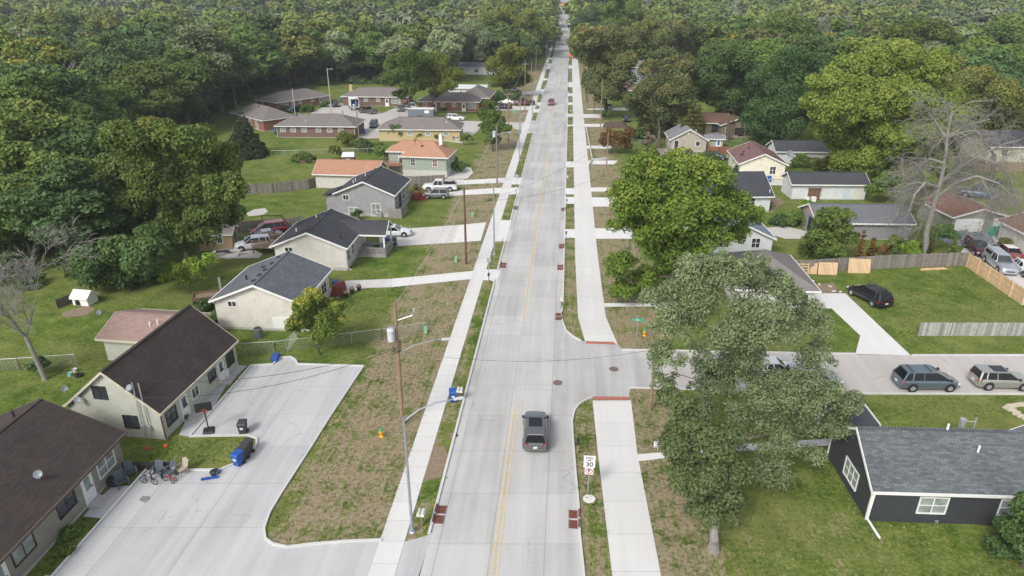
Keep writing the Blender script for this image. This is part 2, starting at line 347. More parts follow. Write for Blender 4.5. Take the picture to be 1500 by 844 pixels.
ribbon('driveway_apron', [(-9.2, -7.72, a, -9.2, -7.72, c) for a, c in gaps(lv, -1)] + [(.14, 1.75, a, .14, 1.75, c) for a, c in gaps(rv, 1)], CON_NEW, .026)
sheet('driveway_apron', [[(727, 417), (719, 411), (704, 408), (706, 402), (726, 398), (734, 395)]], CON_NEW, .028)
sheet('side_street', [[tuple(S(-13, vy(189, -1))), tuple(S(-7.72, vy(195, -1))), tuple(S(-7.72, vy(177, -1))), tuple(S(-13, vy(180, -1)))]], CON_ROAD, .029, raw=True)
ribbon('driveway', [(4.5, 9.5, a, 4.5, 10.5, a + w_) for a, w_ in ((vy(241, 1), 3.2), (vy(281, 1), 2.6), (vy(303, 1), 5.2), (vy(350, 1), 4.4), (vy(449, 1), .8), (vy(218, 1), 3), (vy(186, 1), 4), (vy(173, 1), 6))], CON_NEW, .025)
sheet('path', [[(932, 666), (985, 662), (1040, 655), (1100, 650), (1230, 642), (1232, 652), (1100, 660), (985, 670), (933, 676.5)]], CON_NEW, .022)
sheet('path', [[(655, 246), (672, 243), (690, 246), (693, 254), (684, 262), (655, 262)], [(884, 444.5), (975, 443.5), (975, 449), (885, 450)]], CON_DRIVE, .022)
sheet('driveway', [[(1205, 430), (1238, 430), (1334, 521), (1253, 519), (1260, 492), (1218, 452), (1175, 452), (1180, 432)]], CON_NEW, .022)
sheet('driveway', [[(1060, 262), (1150, 264), (1150, 272), (1060, 270)], [(1440, 345), (1460, 340), (1490, 380), (1560, 470), (1496, 446), (1437, 404), (1400, 380), (1420, 352)],
                   [(860, 159), (955, 157), (955, 163), (860, 161)], [(780, 70), (803, 66), (802, 72), (780, 77)], [(731, 156), (785, 156), (783, 161), (725, 162)], [(765, 134), (790, 133), (789, 138), (765, 139)]], CON_DRIVE, .022)
# kerbs, a real step
def kerb_line(pts, wd=.14, z=.13):
    b = MB(); pts = [Vector((p[0], p[1], 0)) for p in pts]
    for i in range(len(pts) - 1):
        a, c = pts[i], pts[i + 1]; d = (c - a).normalized(); nrm = Vector((-d.y, d.x, 0)) * wd / 2; a2 = a - d * .03; c2 = c + d * .03
        up = Vector((0, 0, z + .0004 * i)); b.hexa([a2 - nrm, c2 - nrm, c2 + nrm, a2 + nrm][::1], [a2 - nrm + up, c2 - nrm + up, c2 + nrm + up, a2 + nrm + up])
    return struct(b.build('kerb', KERB))
kerb_line([G(*p) for p in RC]); kerb_line([G(*p) for p in RC2] + [tuple(S(.22, 66.5))])
kerb_line([G(*p) for p in [(923, 568.5), (1265, 577.5), (1760, 579)]]); kerb_line([G(*p) for p in [(912, 513), (1205, 518.5), (1254, 519)]]); kerb_line([G(*p) for p in [(1336, 521), (1700, 521)]])
kerb_line([G(*p) for p in LOT]); kerb_line([G(*p) for p in [(368, 536), (278, 640), (364, 638.5), (376, 643), (376, 652), (368, 663), (342, 681), (322, 689), (240, 690), (216, 687), (78, 844), (60, 875)]])
kerb_line([tuple(S(4.6, vy(243, 1))), tuple(S(5.4, vy(236, 1))), tuple(S(4.9, vy(188, 1)))], z=.45); kerb_line([tuple(S(5.4, vy(236, 1))), tuple(S(8.6, vy(233, 1)))], z=.45)
ribbon('kerb', [(-7.9, -7.72, vy(a, -1), -7.9, -7.72, vy(c, -1)) for a, c in lv] + [(.14, .32, vy(a, 1) + (0 if i else 9), .14, .32, vy(c, 1)) for i, (a, c) in enumerate(rv)] + [(-7.9, -7.72, 250, -7.9, -7.72, YE - 5), (.14, .32, 235, .14, .32, YE - 5)], KERB, .13, thick=.13)
# yellow centre lines
PAINT = mat('yellow road paint', (.62, .47, .23), .8, .08, 2)
ribbon('lane_marking', [(-3.62, -3.53, 18, -3.62, -3.53, 47.5), (-3.31, -3.22, 18, -3.31, -3.22, 47.5), (-3.95, -3.87, 64, -3.95, -3.87, 330), (-3.65, -3.57, 64, -3.65, -3.57, 330)], PAINT, .02)
DIRT = mat('bare dirt', (.22, .165, .11), .95, .25, 4)
GRAVEL = mat('pale gravel', (.5, .47, .43), .95, .35, 5)
sheet('dirt_patch', [[(628, 655), (650, 653), (658, 672), (645, 700), (622, 705), (618, 690)], [(655, 635), (668, 633), (672, 639), (660, 642)], [(90, 458), (128, 448), (140, 453), (125, 463), (92, 465)],
                     [(1195, 417), (1222, 414), (1228, 429), (1205, 430)], [(1105, 297), (1140, 290), (1150, 296), (1130, 312), (1112, 308)]], DIRT, .012)
sheet('gravel_patch', [[(360, 313), (372, 307), (388, 305), (393, 310), (385, 315), (365, 317)], [(310, 368), (355, 360), (385, 372), (380, 378), (330, 379)], [(1105, 336), (1150, 331), (1190, 341), (1190, 350), (1150, 350)]], GRAVEL, .012)
STAIN = mat('dark oil stain', (.2, .2, .195), .8, .2, 5)
sheet('oil_stain', [[(203, 733), (209, 727), (219, 727), (221, 731), (213, 737)]], STAIN, .024)

# ---------------------------------------------------------------- buildings
WHITE = mat('white trim', (.72, .72, .7), .5, .05); WHITE2 = mat('weathered white paint', (.6, .6, .56), .6, .12)
GLASS = mat('window glass', (.035, .042, .05), .08, .4, 1.2, spec=.8)
GLASSG = mat('window glass with pale curtains', (.24, .28, .27), .12, .35, 1.5, spec=.8)
FOUND = mat('cast foundation', (.42, .41, .39), .9, .12)
METAL = mat('galvanised metal', (.5, .52, .54), .4, .1, 3, metal=.6)
BLACK = mat('black plastic', (.02, .02, .022), .5, .2); RUBBER = mat('rubber', (.015, .015, .015), .85, .2)
DARKM = mat('dark metal', (.05, .05, .055), .5, .15, 3, metal=.4)
BRICKC = mat('red chimney brick', (.3, .12, .08), .85, .25)
def wall_T(side, L, Wd):
    """frame of one wall: origin at the wall's centre foot, x along it (left to right from outside), y outward, z up"""
    if side == 'S0': return Matrix.Translation((0, -Wd / 2, 0)) @ Matrix(((1, 0, 0, 0), (0, -1, 0, 0), (0, 0, 1, 0), (0, 0, 0, 1)))
    if side == 'S1': return Matrix.Translation((0, Wd / 2, 0)) @ Matrix(((-1, 0, 0, 0), (0, 1, 0, 0), (0, 0, 1, 0), (0, 0, 0, 1)))
    if side == 'E0': return Matrix.Translation((-L / 2, 0, 0)) @ Matrix(((0, -1, 0, 0), (-1, 0, 0, 0), (0, 0, 1, 0), (0, 0, 0, 1)))
    return Matrix.Translation((L / 2, 0, 0)) @ Matrix(((0, 1, 0, 0), (1, 0, 0, 0), (0, 0, 1, 0), (0, 0, 0, 1)))
def fix(b, T):                               # mirrored frames turn faces inside out
    if T.determinant() < 0: b.f = [tuple(reversed(f)) for f in b.f]
def opening(root, T, x, z, wd, h, kind='window', frame=WHITE, pane=GLASS, door=WHITE, bars=1):
    f = MB(); t = .09
    if kind == 'window':
        f.box(x - wd / 2 - t, -.01, z - t, x - wd / 2, .05, z + h + t); f.box(x + wd / 2, -.01, z - t, x + wd / 2 + t, .05, z + h + t)
        f.box(x - wd / 2, -.01, z + h, x + wd / 2, .05, z + h + t); f.box(x - wd / 2 - .04, -.01, z - t, x + wd / 2 + .04, .07, z)
        for k in range(bars): xx = x - wd / 2 + wd * (k + 1) / (bars + 1); f.box(xx - .03, .0, z, xx + .03, .04, z + h)
        if wd > .7 and h > 1 and bars: f.box(x - wd / 2, .0, z + h * .5 - .025, x + wd / 2, .035, z + h * .5 + .025)
        p = MB(); p.box(x - wd / 2, -.02, z, x + wd / 2, .016, z + h)
        fix(f, T); fix(p, T)
        fo = f.build('window', frame, root, T=T); p.build('pane', pane, fo, T=T)
    elif kind == 'door':
        f.box(x - wd / 2, -.02, z, x + wd / 2, .04, z + h); f.box(x - wd / 2 - t, -.02, z, x - wd / 2, .06, z + h + t); f.box(x + wd / 2, -.02, z, x + wd / 2 + t, .06, z + h + t); f.box(x - wd / 2, -.02, z + h, x + wd / 2, .06, z + h + t)
        fix(f, T); fo = f.build('door', door, root, T=T)
        p = MB(); p.box(x - wd * .3, .03, z + h * .45, x + wd * .3, .052, z + h * .9); fix(p, T); p.build('pane', pane, fo, T=T)
        p = MB(); p.box(x + wd * .36, .04, z + h * .44, x + wd * .42, .09, z + h * .5); fix(p, T); p.build('handle', DARKM, fo, T=T)
        s = MB(); s.box(x - wd / 2 - .15, 0, -.02, x + wd / 2 + .15, .9, max(z - .03, .1)); fix(s, T); s.build('doorstep', FOUND, root, T=T)
    elif kind == 'garage':
        f.box(x - wd / 2, -.02, z, x + wd / 2, .03, z + h); fix(f, T); fo = f.build('garage_door', door, root, T=T)
        p = MB()
        for k in range(1, 4): p.box(x - wd / 2, .02, z + h * k / 4 - .012, x + wd / 2, .036, z + h * k / 4 + .012)
        fix(p, T); p.build('panel_seam', METAL, fo, T=T)
    elif kind == 'vent':
        f.box(x - wd / 2, -.01, z, x + wd / 2, .04, z + h)
        for k in range(1, 5): f.box(x - wd / 2, .04, z + h * k / 5 - .015, x + wd / 2, .06, z + h * k / 5 + .015)
        fix(f, T); f.build('gable_vent', frame, root, T=T)
def house(label, c, deg, L, Wd, he, hr, wall, roof, hip=False, o=.4, ops=(), trim=WHITE, found=.35, name='house', cat='house', vents=(), spouts=(), chimney=None, foundm=FOUND, hw=None, noridge=False, hr_back=None):
    """c: centre on the ground; ridge along local x; L, Wd are the roof's outline"""
    root = thing(name, label, cat, (c[0], c[1], zt(c[1])), R(deg))
    l, w_ = L - 2 * o, Wd - 2 * o; k = (hr - he) / (Wd / 2); tw = he + k * o - .14
    b = MB(); b.add([(-l / 2, -w_ / 2, found), (l / 2, -w_ / 2, found), (l / 2, w_ / 2, found), (-l / 2, w_ / 2, found), (-l / 2, -w_ / 2, tw), (l / 2, -w_ / 2, tw), (l / 2, w_ / 2, tw), (-l / 2, w_ / 2, tw)],
                    [(0, 1, 5, 4), (1, 2, 6, 5), (2, 3, 7, 6), (3, 0, 4, 7)])
    if not hip:
        zt_ = hr - .14; b.add([(-l / 2, -w_ / 2, tw), (-l / 2, w_ / 2, tw), (-l / 2, 0, zt_)], [(2, 1, 0)]); b.add([(l / 2, -w_ / 2, tw), (l / 2, w_ / 2, tw), (l / 2, 0, zt_)], [(0, 1, 2)])
    b.build('wall', wall, root)
    b = MB(); b.box(-l / 2 - .012, -w_ / 2 - .012, -.3, l / 2 + .012, w_ / 2 + .012, found); b.build('foundation', foundm, root)
    # roof: shingled planes with a thin deck under them, trim boards along every edge
    b = MB(); t = .1; ins = (Wd / 2 if hip else 0)
    A = [(-L / 2, -Wd / 2, he), (L / 2, -Wd / 2, he), (L / 2, Wd / 2, he), (-L / 2, Wd / 2, he)]
    r0, r1 = (-L / 2 + ins, 0, hr), (L / 2 - ins, 0, hr)
    vs = A + [r0, r1]; n = 6; vs = vs + [(x, y, z - t) for x, y, z in vs]
    fs = [(0, 1, 5, 4), (2, 3, 4, 5), (1 + n, n, 4 + n, 5 + n), (3 + n, 2 + n, 5 + n, 4 + n)]
    fs += [(0, n, 1 + n, 1), (2, 2 + n, 3 + n, 3)]
    if hip: fs += [(1, 2, 5), (3, 0, 4), (2 + n, 1 + n, 5 + n), (n, 3 + n, 4 + n), (1, 1 + n, 2 + n, 2), (3, 3 + n, n, 0)]
    else: fs += [(1, 1 + n, 5 + n, 5), (5, 5 + n, 2 + n, 2), (3, 3 + n, 4 + n, 4), (4, 4 + n, n, 0)]
    b.add(vs, fs); rf = b.build('roof', roof, root)
    b = MB()
    b.box(-L / 2, -Wd / 2 - .09, he - .17, L / 2, -Wd / 2 - .003, he + .015); b.box(-L / 2, Wd / 2 + .003, he - .17, L / 2, Wd / 2 + .09, he + .015)
    if hip: b.box(-L / 2 - .09, -Wd / 2, he - .17, -L / 2 - .003, Wd / 2, he + .015); b.box(L / 2 + .003, -Wd / 2, he - .17, L / 2 + .09, Wd / 2, he + .015)
    else:
        for sx in (-1, 1):
            for sy in (-1, 1):
                x0, x1 = sx * (L / 2 + .003), sx * (L / 2 + .05)
                q = [(x0, sy * Wd / 2, he - .2), (x1, sy * Wd / 2, he - .2), (x1, 0, hr - .2), (x0, 0, hr - .2)]
                b.hexa(q, [(x, y, z + .225) for x, y, z in q])
    b.build('fascia', trim, root)
    if not noridge:
        b = MB(); b.box(r0[0], -.13, hr - .035, r1[0], .13, hr + .025); b.build('ridge_cap', roof, rf)
    for x, y, kind in vents:
        z = hr - k * abs(y); v = MB()
        if kind == 'box': v.box(x - .18, y - .18, z - .1, x + .18, y + .18, z + .14); v.build('roof_vent', DARKM, rf)
        elif kind == 'pipe': v.cyl(x, y, z - .2, z + .45, .07); v.build('vent_pipe', WHITE, rf)
        elif kind == 'flue': v.cyl(x, y, z - .2, z + .9, .11); v.cyl(x, y, z + .9, z + 1.05, .17); v.build('flue', METAL, rf)
        elif kind == 'dark': v.cyl(x, y, z - .2, z + .5, .1); v.build('vent_pipe', DARKM, rf)
    if chimney:
        x, y, s, h, m = chimney; v = MB(); z = hr - k * abs(y); v.box(x - s, y - s, z - .5, x + s, y + s, z + h); v.box(x - s - .05, y - s - .05, z + h, x + s + .05, y + s + .05, z + h + .1); v.box(x - s * .5, y - s * .5, z + h + .1, x + s * .5, y + s * .5, z + h + .3); v.build('chimney', m, root)
    for sx, sy in spouts:
        v = MB(); X = sx * (l / 2 - .06); Y = sy * (w_ / 2 + .06)
        v.tube([(X, sy * (Wd / 2 + .05), he - .1), (X, Y, he - .45), (X, Y, .25), (X, Y + sy * .5, .08)], .05, 6); v.build('downspout', trim, root)
    for op in ops:
        side, x, z, ww, h = op[:5]; kw = op[5] if len(op) > 5 else {}
        opening(root, wall_T(side, l, w_), x, z, ww, h, **kw)
    return root
def W_(side, x, z, w_, h, **k): return (side, x, z, w_, h, k)

BROWNR = shingle('brown shingles', (.058, .045, .041), .2, .13, streak=.25)
GREYR = shingle('grey shingles', (.115, .125, .14), .22)
CHARR = shingle('charcoal shingles', (.055, .058, .066), .2)
SLATER = shingle('slate grey shingles', (.112, .124, .132), .34, .19)
DARKR = shingle('dark garage shingles', (.06, .064, .072), .15)
ORANGER = shingle('orange shingles', (.39, .215, .14), .13)
TANR = shingle('taupe shingles', (.185, .165, .155), .14)
MAROONR = shingle('maroon shingles', (.17, .10, .095), .12)
PINKR = shingle('faded red brown shingles', (.29, .205, .175), .15)
BRR = shingle('brown garage shingles', (.21, .12, .085), .14)
LTR = shingle('light grey shingles', (.2, .205, .215), .14)
BLUER = shingle('blue grey shingles', (.17, .215, .26), .14)
S_TAUPE = siding('taupe siding', (.27, .245, .21)); S_SAGE = siding('pale sage siding', (.46, .475, .40)); S_CREAM = siding('cream vinyl siding', (.68, .65, .58), .13)
S_CREAM2 = siding('off white vinyl siding', (.63, .605, .56), .13); S_GREY = siding('blue grey siding', (.33, .325, .34), .16); S_GREEN = siding('grey green siding', (.33, .38, .32), .14)
S_BLACK = siding('charcoal siding', (.044, .048, .056), .18); S_IVORY = siding('ivory siding', (.72, .67, .54), .2); S_TANG = siding('warm grey siding', (.42, .37, .31), .13)
S_WHITE = siding('white siding', (.64, .65, .66), .2); S_OLIVE = siding('olive grey siding', (.30, .31, .235), .16); S_TAN = siding('tan siding', (.36, .27, .16), .2); S_YEL = siding('pale yellow siding', (.48, .455, .36), .18); S_BLUE = siding('slate blue siding', (.15, .2, .27), .2)
B_RED = bricks('red brick', (.32, .115, .07), (.24, .085, .055), (.3, .25, .22)); B_BRN = bricks('brown brick', (.19, .105, .08), (.14, .08, .065), (.25, .21, .18)); B_YEL = bricks('buff brick', (.55, .43, .22), (.47, .36, .18), (.45, .4, .3)); B_PINK = bricks('mixed pink brick', (.45, .3, .24), (.3, .2, .16), (.5, .45, .4))
D = lambda **k: dict(kind='door', **k)

# lower left pair
a_ = R(86.5); fe = Vector((-27.35, 40.2)); L1, W1 = 17.5, 11.2
c1 = fe - Vector((math.cos(a_), math.sin(a_))) * L1 / 2 + Vector((-math.sin(a_), math.cos(a_))) * W1 / 2
h1 = house('long taupe row house with the dark brown roof, nearest the camera', c1, 86.5, L1, W1, 2.65, 5.15, S_TAUPE, BROWNR, trim=mat('brown fascia', (.1, .075, .06)), found=.2,
      ops=[W_('S0', 6.6, .95, 1.7, 1.25, pane=GLASSG), W_('S0', 4.5, .15, .9, 2.05, **D(pane=GLASSG)), W_('S0', 2.5, 1.1, 1.5, .95, frame=DARKM, pane=GLASS), W_('S0', -1.3, 1.1, 1.6, .95, frame=DARKM, pane=GLASSG),
           W_('S0', -3.2, .15, .9, 2.05, **D(pane=GLASSG)), W_('S0', -5.4, .9, 1.6, 1.2, frame=DARKM)], vents=[(-.8, -2.9, 'pipe'), (6.9, .6, 'dark')])
h2 = house('pale sage gabled row house with the long dark brown roof beside the parking lot', (-29.25, 48.9), 82.6, 11.7, 7.9, 2.5, 5.8, S_SAGE, BROWNR, trim=mat('cream rake board', (.5, .46, .36)), found=.15, o=.25,
      ops=[W_('E0', -.75, 3.35, 1.0, .95, frame=DARKM), W_('E0', 1.2, .9, 1.05, 1.0, frame=DARKM), W_('E0', -.75, 4.65, .4, .4, kind='vent', frame=S_SAGE),
           W_('S0', -4.4, .8, 1.2, 1.1, frame=DARKM), W_('S0', -2.7, .1, .85, 2.0, **D()), W_('S0', -1.1, 1.0, .85, .85), W_('S0', 1.5, 1.0, 1.0, .8, frame=DARKM), W_('S0', 2.9, .1, .8, 2.0, **D(pane=GLASS)), W_('S0', 4.5, .8, 1.1, 1.1, frame=DARKM)])
b = MB(); b.tube([(-5.62, -3.9, 2.35), (-5.62, -3.75, 2.15), (-5.62, -3.75, .15), (-5.62, -4.1, .1)], .06, 6); b.build('downspout', mat('rusty brown gutter', (.1, .05, .035)), h2)
for y in (-2.2, -2.7):
    b = MB(); b.tube([(-5.75, y, .3), (-5.75, y, 5.0)], .045, 6); b.box(-5.85, y - .12, .9, -5.65, y + .12, 1.25); b.build('meter_conduit', METAL, h2)
house('low sage rear wing with the faded red brown roof behind the sage row house', G(235, 510), 172, 7.5, 6.4, 2.4, 3.6, S_SAGE, PINKR, trim=mat('cream rake board', (.5, .46, .36)), found=.15, name='rear_wing', cat='house', vents=[(-1.2, 1.1, 'pipe'), (-.6, 1.4, 'pipe')])
h3 = house('cream gabled house with the light grey hip and ridge vents beside the sage row house', (-24.8, 65.28), 85.7, 9.3, 9.4, 3.2, 5.1, S_CREAM, GREYR, found=.25,
      ops=[W_('E0', -2.6, 2.55, .8, .5), W_('S0', 2.5, 1.1, 1.4, 1.2), W_('S0', -1, .3, .9, 2.05, **D())], vents=[(-3.2, .5, 'box'), (-1.8, .5, 'box'), (-.4, .5, 'box'), (1.4, .5, 'box'), (3.2, .5, 'box'), (-1.5, 2.1, 'dark'), (1.2, 1.4, 'box')], spouts=[(-1, -1), (-1, 1)])
b = MB(); b.box(-4.3, -3.2, .25, -4.25, -1.3, 1.5); b.build('access_panel', WHITE, h3)
h4 = house('off white gabled house with charcoal roof and an open side porch', (-24.05, 81.5), 86, 9.6, 9.5, 3.0, 4.9, S_CREAM2, CHARR, found=.4,
      ops=[W_('E0', -2.6, 2.3, .9, .5), W_('S0', -3.4, 1.0, 1.0, 1.4), W_('S0', -1.5, 1.1, .9, 1.3)], vents=[(-3.4, .5, 'box'), (-2, .5, 'box'), (-.4, .5, 'box'), (1.2, .5, 'box'), (3, .5, 'box'), (-1.8, 2.4, 'pipe'), (2.5, 1.3, 'pipe'), (-2.8, -3.4, 'dark')], spouts=[(-1, -1)])
# the porch: a cross gable on posts reaching out towards the drive
pr = MB(); px0, px1 = .2, 4.4; pe = -8.2
def rq(b, p, t=.1): b.hexa([(x, y, z - t) for x, y, z in p], p)
rq(pr, [(px0, pe, 3.0), (px1 / 2 + px0 / 2, pe, 4.3), (px1 / 2 + px0 / 2, -.4, 4.3), (px0, -4.6, 3.0)][::-1]); rq(pr, [(px1, pe, 3.0), (px1 / 2 + px0 / 2, pe, 4.3), (px1 / 2 + px0 / 2, -.4, 4.3), (px1, -4.6, 3.0)])
po = pr.build('porch_roof', CHARR, h4)
b = MB(); mid = (px0 + px1) / 2
for x0 in (px0, px1): q = [(x0, pe - .05, 2.8), (x0, pe, 2.8), (mid, pe, 4.1), (mid, pe - .05, 4.1)]; b.hexa(q, [(x, y, z + .22) for x, y, z in q])
b.box(px0 - .06, pe, 2.82, px0 - .01, -4.7, 3.02); b.build('fascia', WHITE, po)
b = MB(); b.add([(px0 + .2, pe + .25, 2.95), (px1 - .2, pe + .25, 2.95), (mid, pe + .25, 4.1)], [(0, 1, 2)]); b.build('gable_panel', S_CREAM2, po)
for x in (px0 + .25, px1 - .25):
    b = MB(); b.box(x - .09, pe + .25, 0, x + .09, pe + .43, 2.95); b.build('post', WHITE, h4)
b = MB(); b.box(px0, pe + .2, .0, px1, -4.35, .45); b.build('porch_deck', mat('old grey deck', (.3, .29, .27), .9, .2), h4)
b = MB()
for i in range(9): b.box(px0 + .02, pe + .4 + i * .4, .45, px0 + .06, pe + .5 + i * .4, 1.25)
b.box(px0, pe + .4, 1.2, px0 + .08, -4.7, 1.3); b.box(px0, pe + .3, .5, px0 + 4.2, pe + .36, 1.3); b.build('railing', mat('grey porch railing', (.28, .27, .25), .9, .2), h4)
h5 = house('blue grey gabled house with the charcoal roof and low lean-to wing', (-21.4, 102.7), 83.5, 9.6, 9.5, 3.5, 5.45, S_GREY, CHARR, found=.5,
      ops=[W_('E0', -2.9, 2.5, .8, .7), W_('E0', 1.6, .3, 1.3, 1.7, bars=1, pane=GLASSG), W_('E0', -1.9, .2, 1.4, 1.1, pane=GLASSG), W_('S0', -2.9, 1.4, 1.0, 1.5), W_('S0', 1.2, 1.3, 1.3, 1.6), W_('S0', 3.2, 1.3, .9, 1.6), W_('S0', -.9, .6, .9, 2.05, **D(door=DARKM))],
      vents=[(-3.2, .5, 'box'), (-1.8, .5, 'box'), (-.6, .5, 'box'), (.8, .5, 'box'), (2.2, .5, 'box'), (3.4, .5, 'box'), (-2.5, 2.2, 'pipe'), (-1.2, 2.3, 'pipe'), (.3, 1.2, 'pipe')], spouts=[(-1, -1), (-1, 1)])
b = MB(); rq(b, [(-4.9, 4.3, 3.85), (-1.5, 4.3, 3.85), (-1.5, 6.4, 3.2), (-4.9, 6.4, 3.2)]); b.build('lean_to_roof', CHARR, h5)
b = MB(); b.box(-4.4, 4.36, .1, -1.8, 6.0, 3.15); b.build('lean_to_wall', S_GREY, h5)
b = MB(); b.box(-4.9, -5.6, 0, -4.84, -3.6, 1.5); b.box(-4.9, -5.6, 0, -1.5, -5.54, 1.5); b.build('screen_wall', mat('weathered screen boards', (.25, .23, .21), .9, .2), h5)
RED = mat('red stained wood', (.17, .025, .02), .7, .2)
st = thing('entry_steps', 'dark red wooden entry steps beside the blue grey house', 'steps', G(612, 292), R(85))
b = MB(); b.box(-.8, -.4, 0, .8, .9, .9); b.build('landing', RED, st)
b = MB()
for k in range(4): b.box(-.7, -.4 - .3 * (k + 1), .0, .7, -.4 - .3 * k, .72 - .18 * k)
b.build('tread', RED, st)
for x in (-.8, .74):
    b = MB(); b.bar((x, .9, 1.75), (x, -.4, 1.75), .06, .12); b.bar((x, -.4, 1.75), (x, -1.6, 1.0), .06, .12); b.box(x - .04, -.45, 0, x + .04, -.37, 1.75); b.box(x - .04, -1.6, 0, x + .04, -1.5, 1.0); b.box(x - .04, .8, 0, x + .04, .9, 1.75); b.build('handrail', RED, st)
h6 = house('grey green house with the orange shingled hip roof and white chimney', (-15.35, 125.0), -9, 9.0, 7.2, 3.7, 5.9, S_GREEN, ORANGER, hip=True, found=1.2, foundm=mat('painted block base', (.5, .49, .45), .9, .1),
      ops=[W_('S0', -2.1, 2.0, .75, 1.25), W_('S0', 2.0, 2.0, .75, 1.25, pane=mat('red curtain glass', (.25, .07, .05), .2)), W_('E1', -.8, 2.0, 1.0, 1.2), W_('E1', 1.3, 1.3, .9, 2.0, **D())], chimney=(2.3, .4, .28, 1.2, WHITE), vents=[(-.8, -1.2, 'box'), (-2.4, -.2, 'dark')])
hw_ = house('orange roofed back wing over the open deck behind the grey green house', (-19.0, 128.6), -6, 8.4, 5.6, 3.7, 5.3, S_GREEN, ORANGER, hip=True, found=1.0, name='rear_wing', cat='house', ops=[W_('S0', -1.0, 1.3, 1.7, 1.9, pane=GLASS), W_('S0', 1.0, 1.3, .8, 1.9)])
dk = thing('deck', 'raised reddish wooden deck with railing and stairs under the orange roofed wing', 'deck', G(580, 251), R(-7))
b = MB(); b.box(-1.9, -1.6, 1.35, 1.6, 2.2, 1.5); b.build('decking', planks('red brown decking', (.35, .17, .11)), dk)
for x in (-1.8, 1.5):
    for y in (-1.5, 2.0): b = MB(); b.box(x - .06, y - .06, 0, x + .06, y + .06, 1.35); b.build('post', BRICKC, dk)
b = MB(); b.box(-1.9, -1.62, 2.25, 1.6, -1.55, 2.33); b.box(-1.9, -1.62, 1.55, 1.6, -1.55, 1.6)
for i in range(22): b.box(-1.9 + i * .16, -1.6, 1.55, -1.86 + i * .16, -1.56, 2.3)
b.bar((-1.9, -1.4, 2.3), (-3.9, -1.4, .9), .07); b.bar((-1.9, .2, 2.3), (-3.9, .2, .9), .07); b.build('railing', planks('red brown decking', (.35, .17, .11)), dk)
b = MB()
for k in range(7): b.box(-2.15 - .28 * k, -1.4, 1.2 - .19 * k, -1.87 - .28 * k, .2, 1.26 - .19 * k)
b.build('stair', planks('red brown decking', (.35, .17, .11)), dk)
house('low garage with a plain orange shingled gable roof behind the charcoal roofed house', (-28.0, 116.8), -6, 11.4, 6.8, 2.5, 4.3, S_CREAM2, ORANGER, name='garage', cat='garage', found=.1, ops=[W_('E1', .3, .1, .9, 2.0, **D())])
# brick duplexes round the court
wv = lambda side, xs, z=1.35, w_=1.0, h=.8, **k: [W_(side, x, z, w_, h, bars=1, pane=GLASSG, **k) for x in xs]
house('brown brick duplex with six small windows facing the lawn', (-44.67, 161.6), -2.5, 18.9, 9.3, 2.66, 4.7, B_BRN, TANR, hip=True, found=.1, ops=wv('S0', (-7.6, -5.2, -2.7, .6, 3.2, 5.8)), vents=[(-5.2, -1, 'dark'), (-2.5, -3, 'pipe'), (2, 1, 'dark'), (5.5, -.4, 'flue')], spouts=[(-1, -1), (1, -1)])
house('pale yellow duplex with the taupe hip roof, partly behind shrubs', (-20.6, 157.3), -2, 18.9, 8.6, 2.66, 4.73, B_YEL, TANR, hip=True, found=.1, ops=wv('S0', (-2, 2, 6)), vents=[(-5, 1, 'dark'), (5, 0, 'dark'), (6, -2, 'pipe')], spouts=[(1, -1)])
house('red brick duplex at the back left of the court, turned at an angle', (-63.2, 203.2), 52.3, 18.9, 9.9, 2.5, 4.6, B_RED, TANR, hip=True, found=.1, ops=wv('S0', (-6.5,), .9, 2.2, 1.3) + wv('S0', (-1.2, 3.0)) + [W_('S0', -3.6, .1, .9, 2.05, **D()), W_('S0', 6.0, .1, .9, 2.05, **D())] + wv('S0', (7.8,), .9, 1.4, 1.2) + wv('E0', (-2,)), vents=[(4, 0, 'dark'), (-5, .4, 'dark')])
house('red brick duplex at the left end of the court, half behind the dark conifer', (-62.0, 173.5), -45, 17, 9.2, 2.62, 4.85, B_RED, TANR, hip=True, found=.1, ops=[W_('S0', 1, .1, .9, 2.05, **D()), W_('S0', 4.5, .1, 1.1, 2.0, kind='window', pane=GLASSG)] + wv('S0', (-3,)), vents=[(0, -1, 'dark')])
house('brown brick duplex at the back of the court beside the box truck', (-39.5, 207.3), -4.2, 19.6, 9.2, 2.72, 4.8, B_BRN, TANR, hip=True, found=.1, ops=wv('S0', (-2.6, 1.0)) + [W_('S0', 3.6, .1, .9, 2.05, **D()), W_('S0', -5.6, .1, .9, 2.05, **D())] + wv('S0', (6.2,), .9, 2.4, 1.3), vents=[(-4, 0, 'dark')], chimney=(-9, 3.5, .5, 1.6, B_YEL))
house('red brick duplex with a white door behind the two tall shade trees', (-17.4, 197.6), -4, 17.5, 8.2, 2.7, 4.7, B_RED, TANR, hip=True, found=.1, ops=wv('S0', (-6.5, -1.6, 1.6)) + [W_('S0', -3.9, .1, .9, 2.05, **D()), W_('S0', 4.3, .1, .9, 2.05, **D())] + wv('S0', (6.6,), .9, 2.0, 1.2), vents=[(3, 0, 'dark')])
house('taupe hip roofed house adjoining the red brick duplex near the road', G(700, 153), 84, 14, 9, 2.9, 5.3, B_RED, TANR, hip=True, found=.1)
house('pale metal roofed building behind the red brick duplex', G(685, 141), -3, 13, 9, 3.0, 3.5, S_WHITE, mat('pale metal roofing', (.6, .62, .62), .5, .06), found=.1, name='outbuilding', cat='building', vents=[(-3, -1, 'dark'), (3, -1, 'dark')])
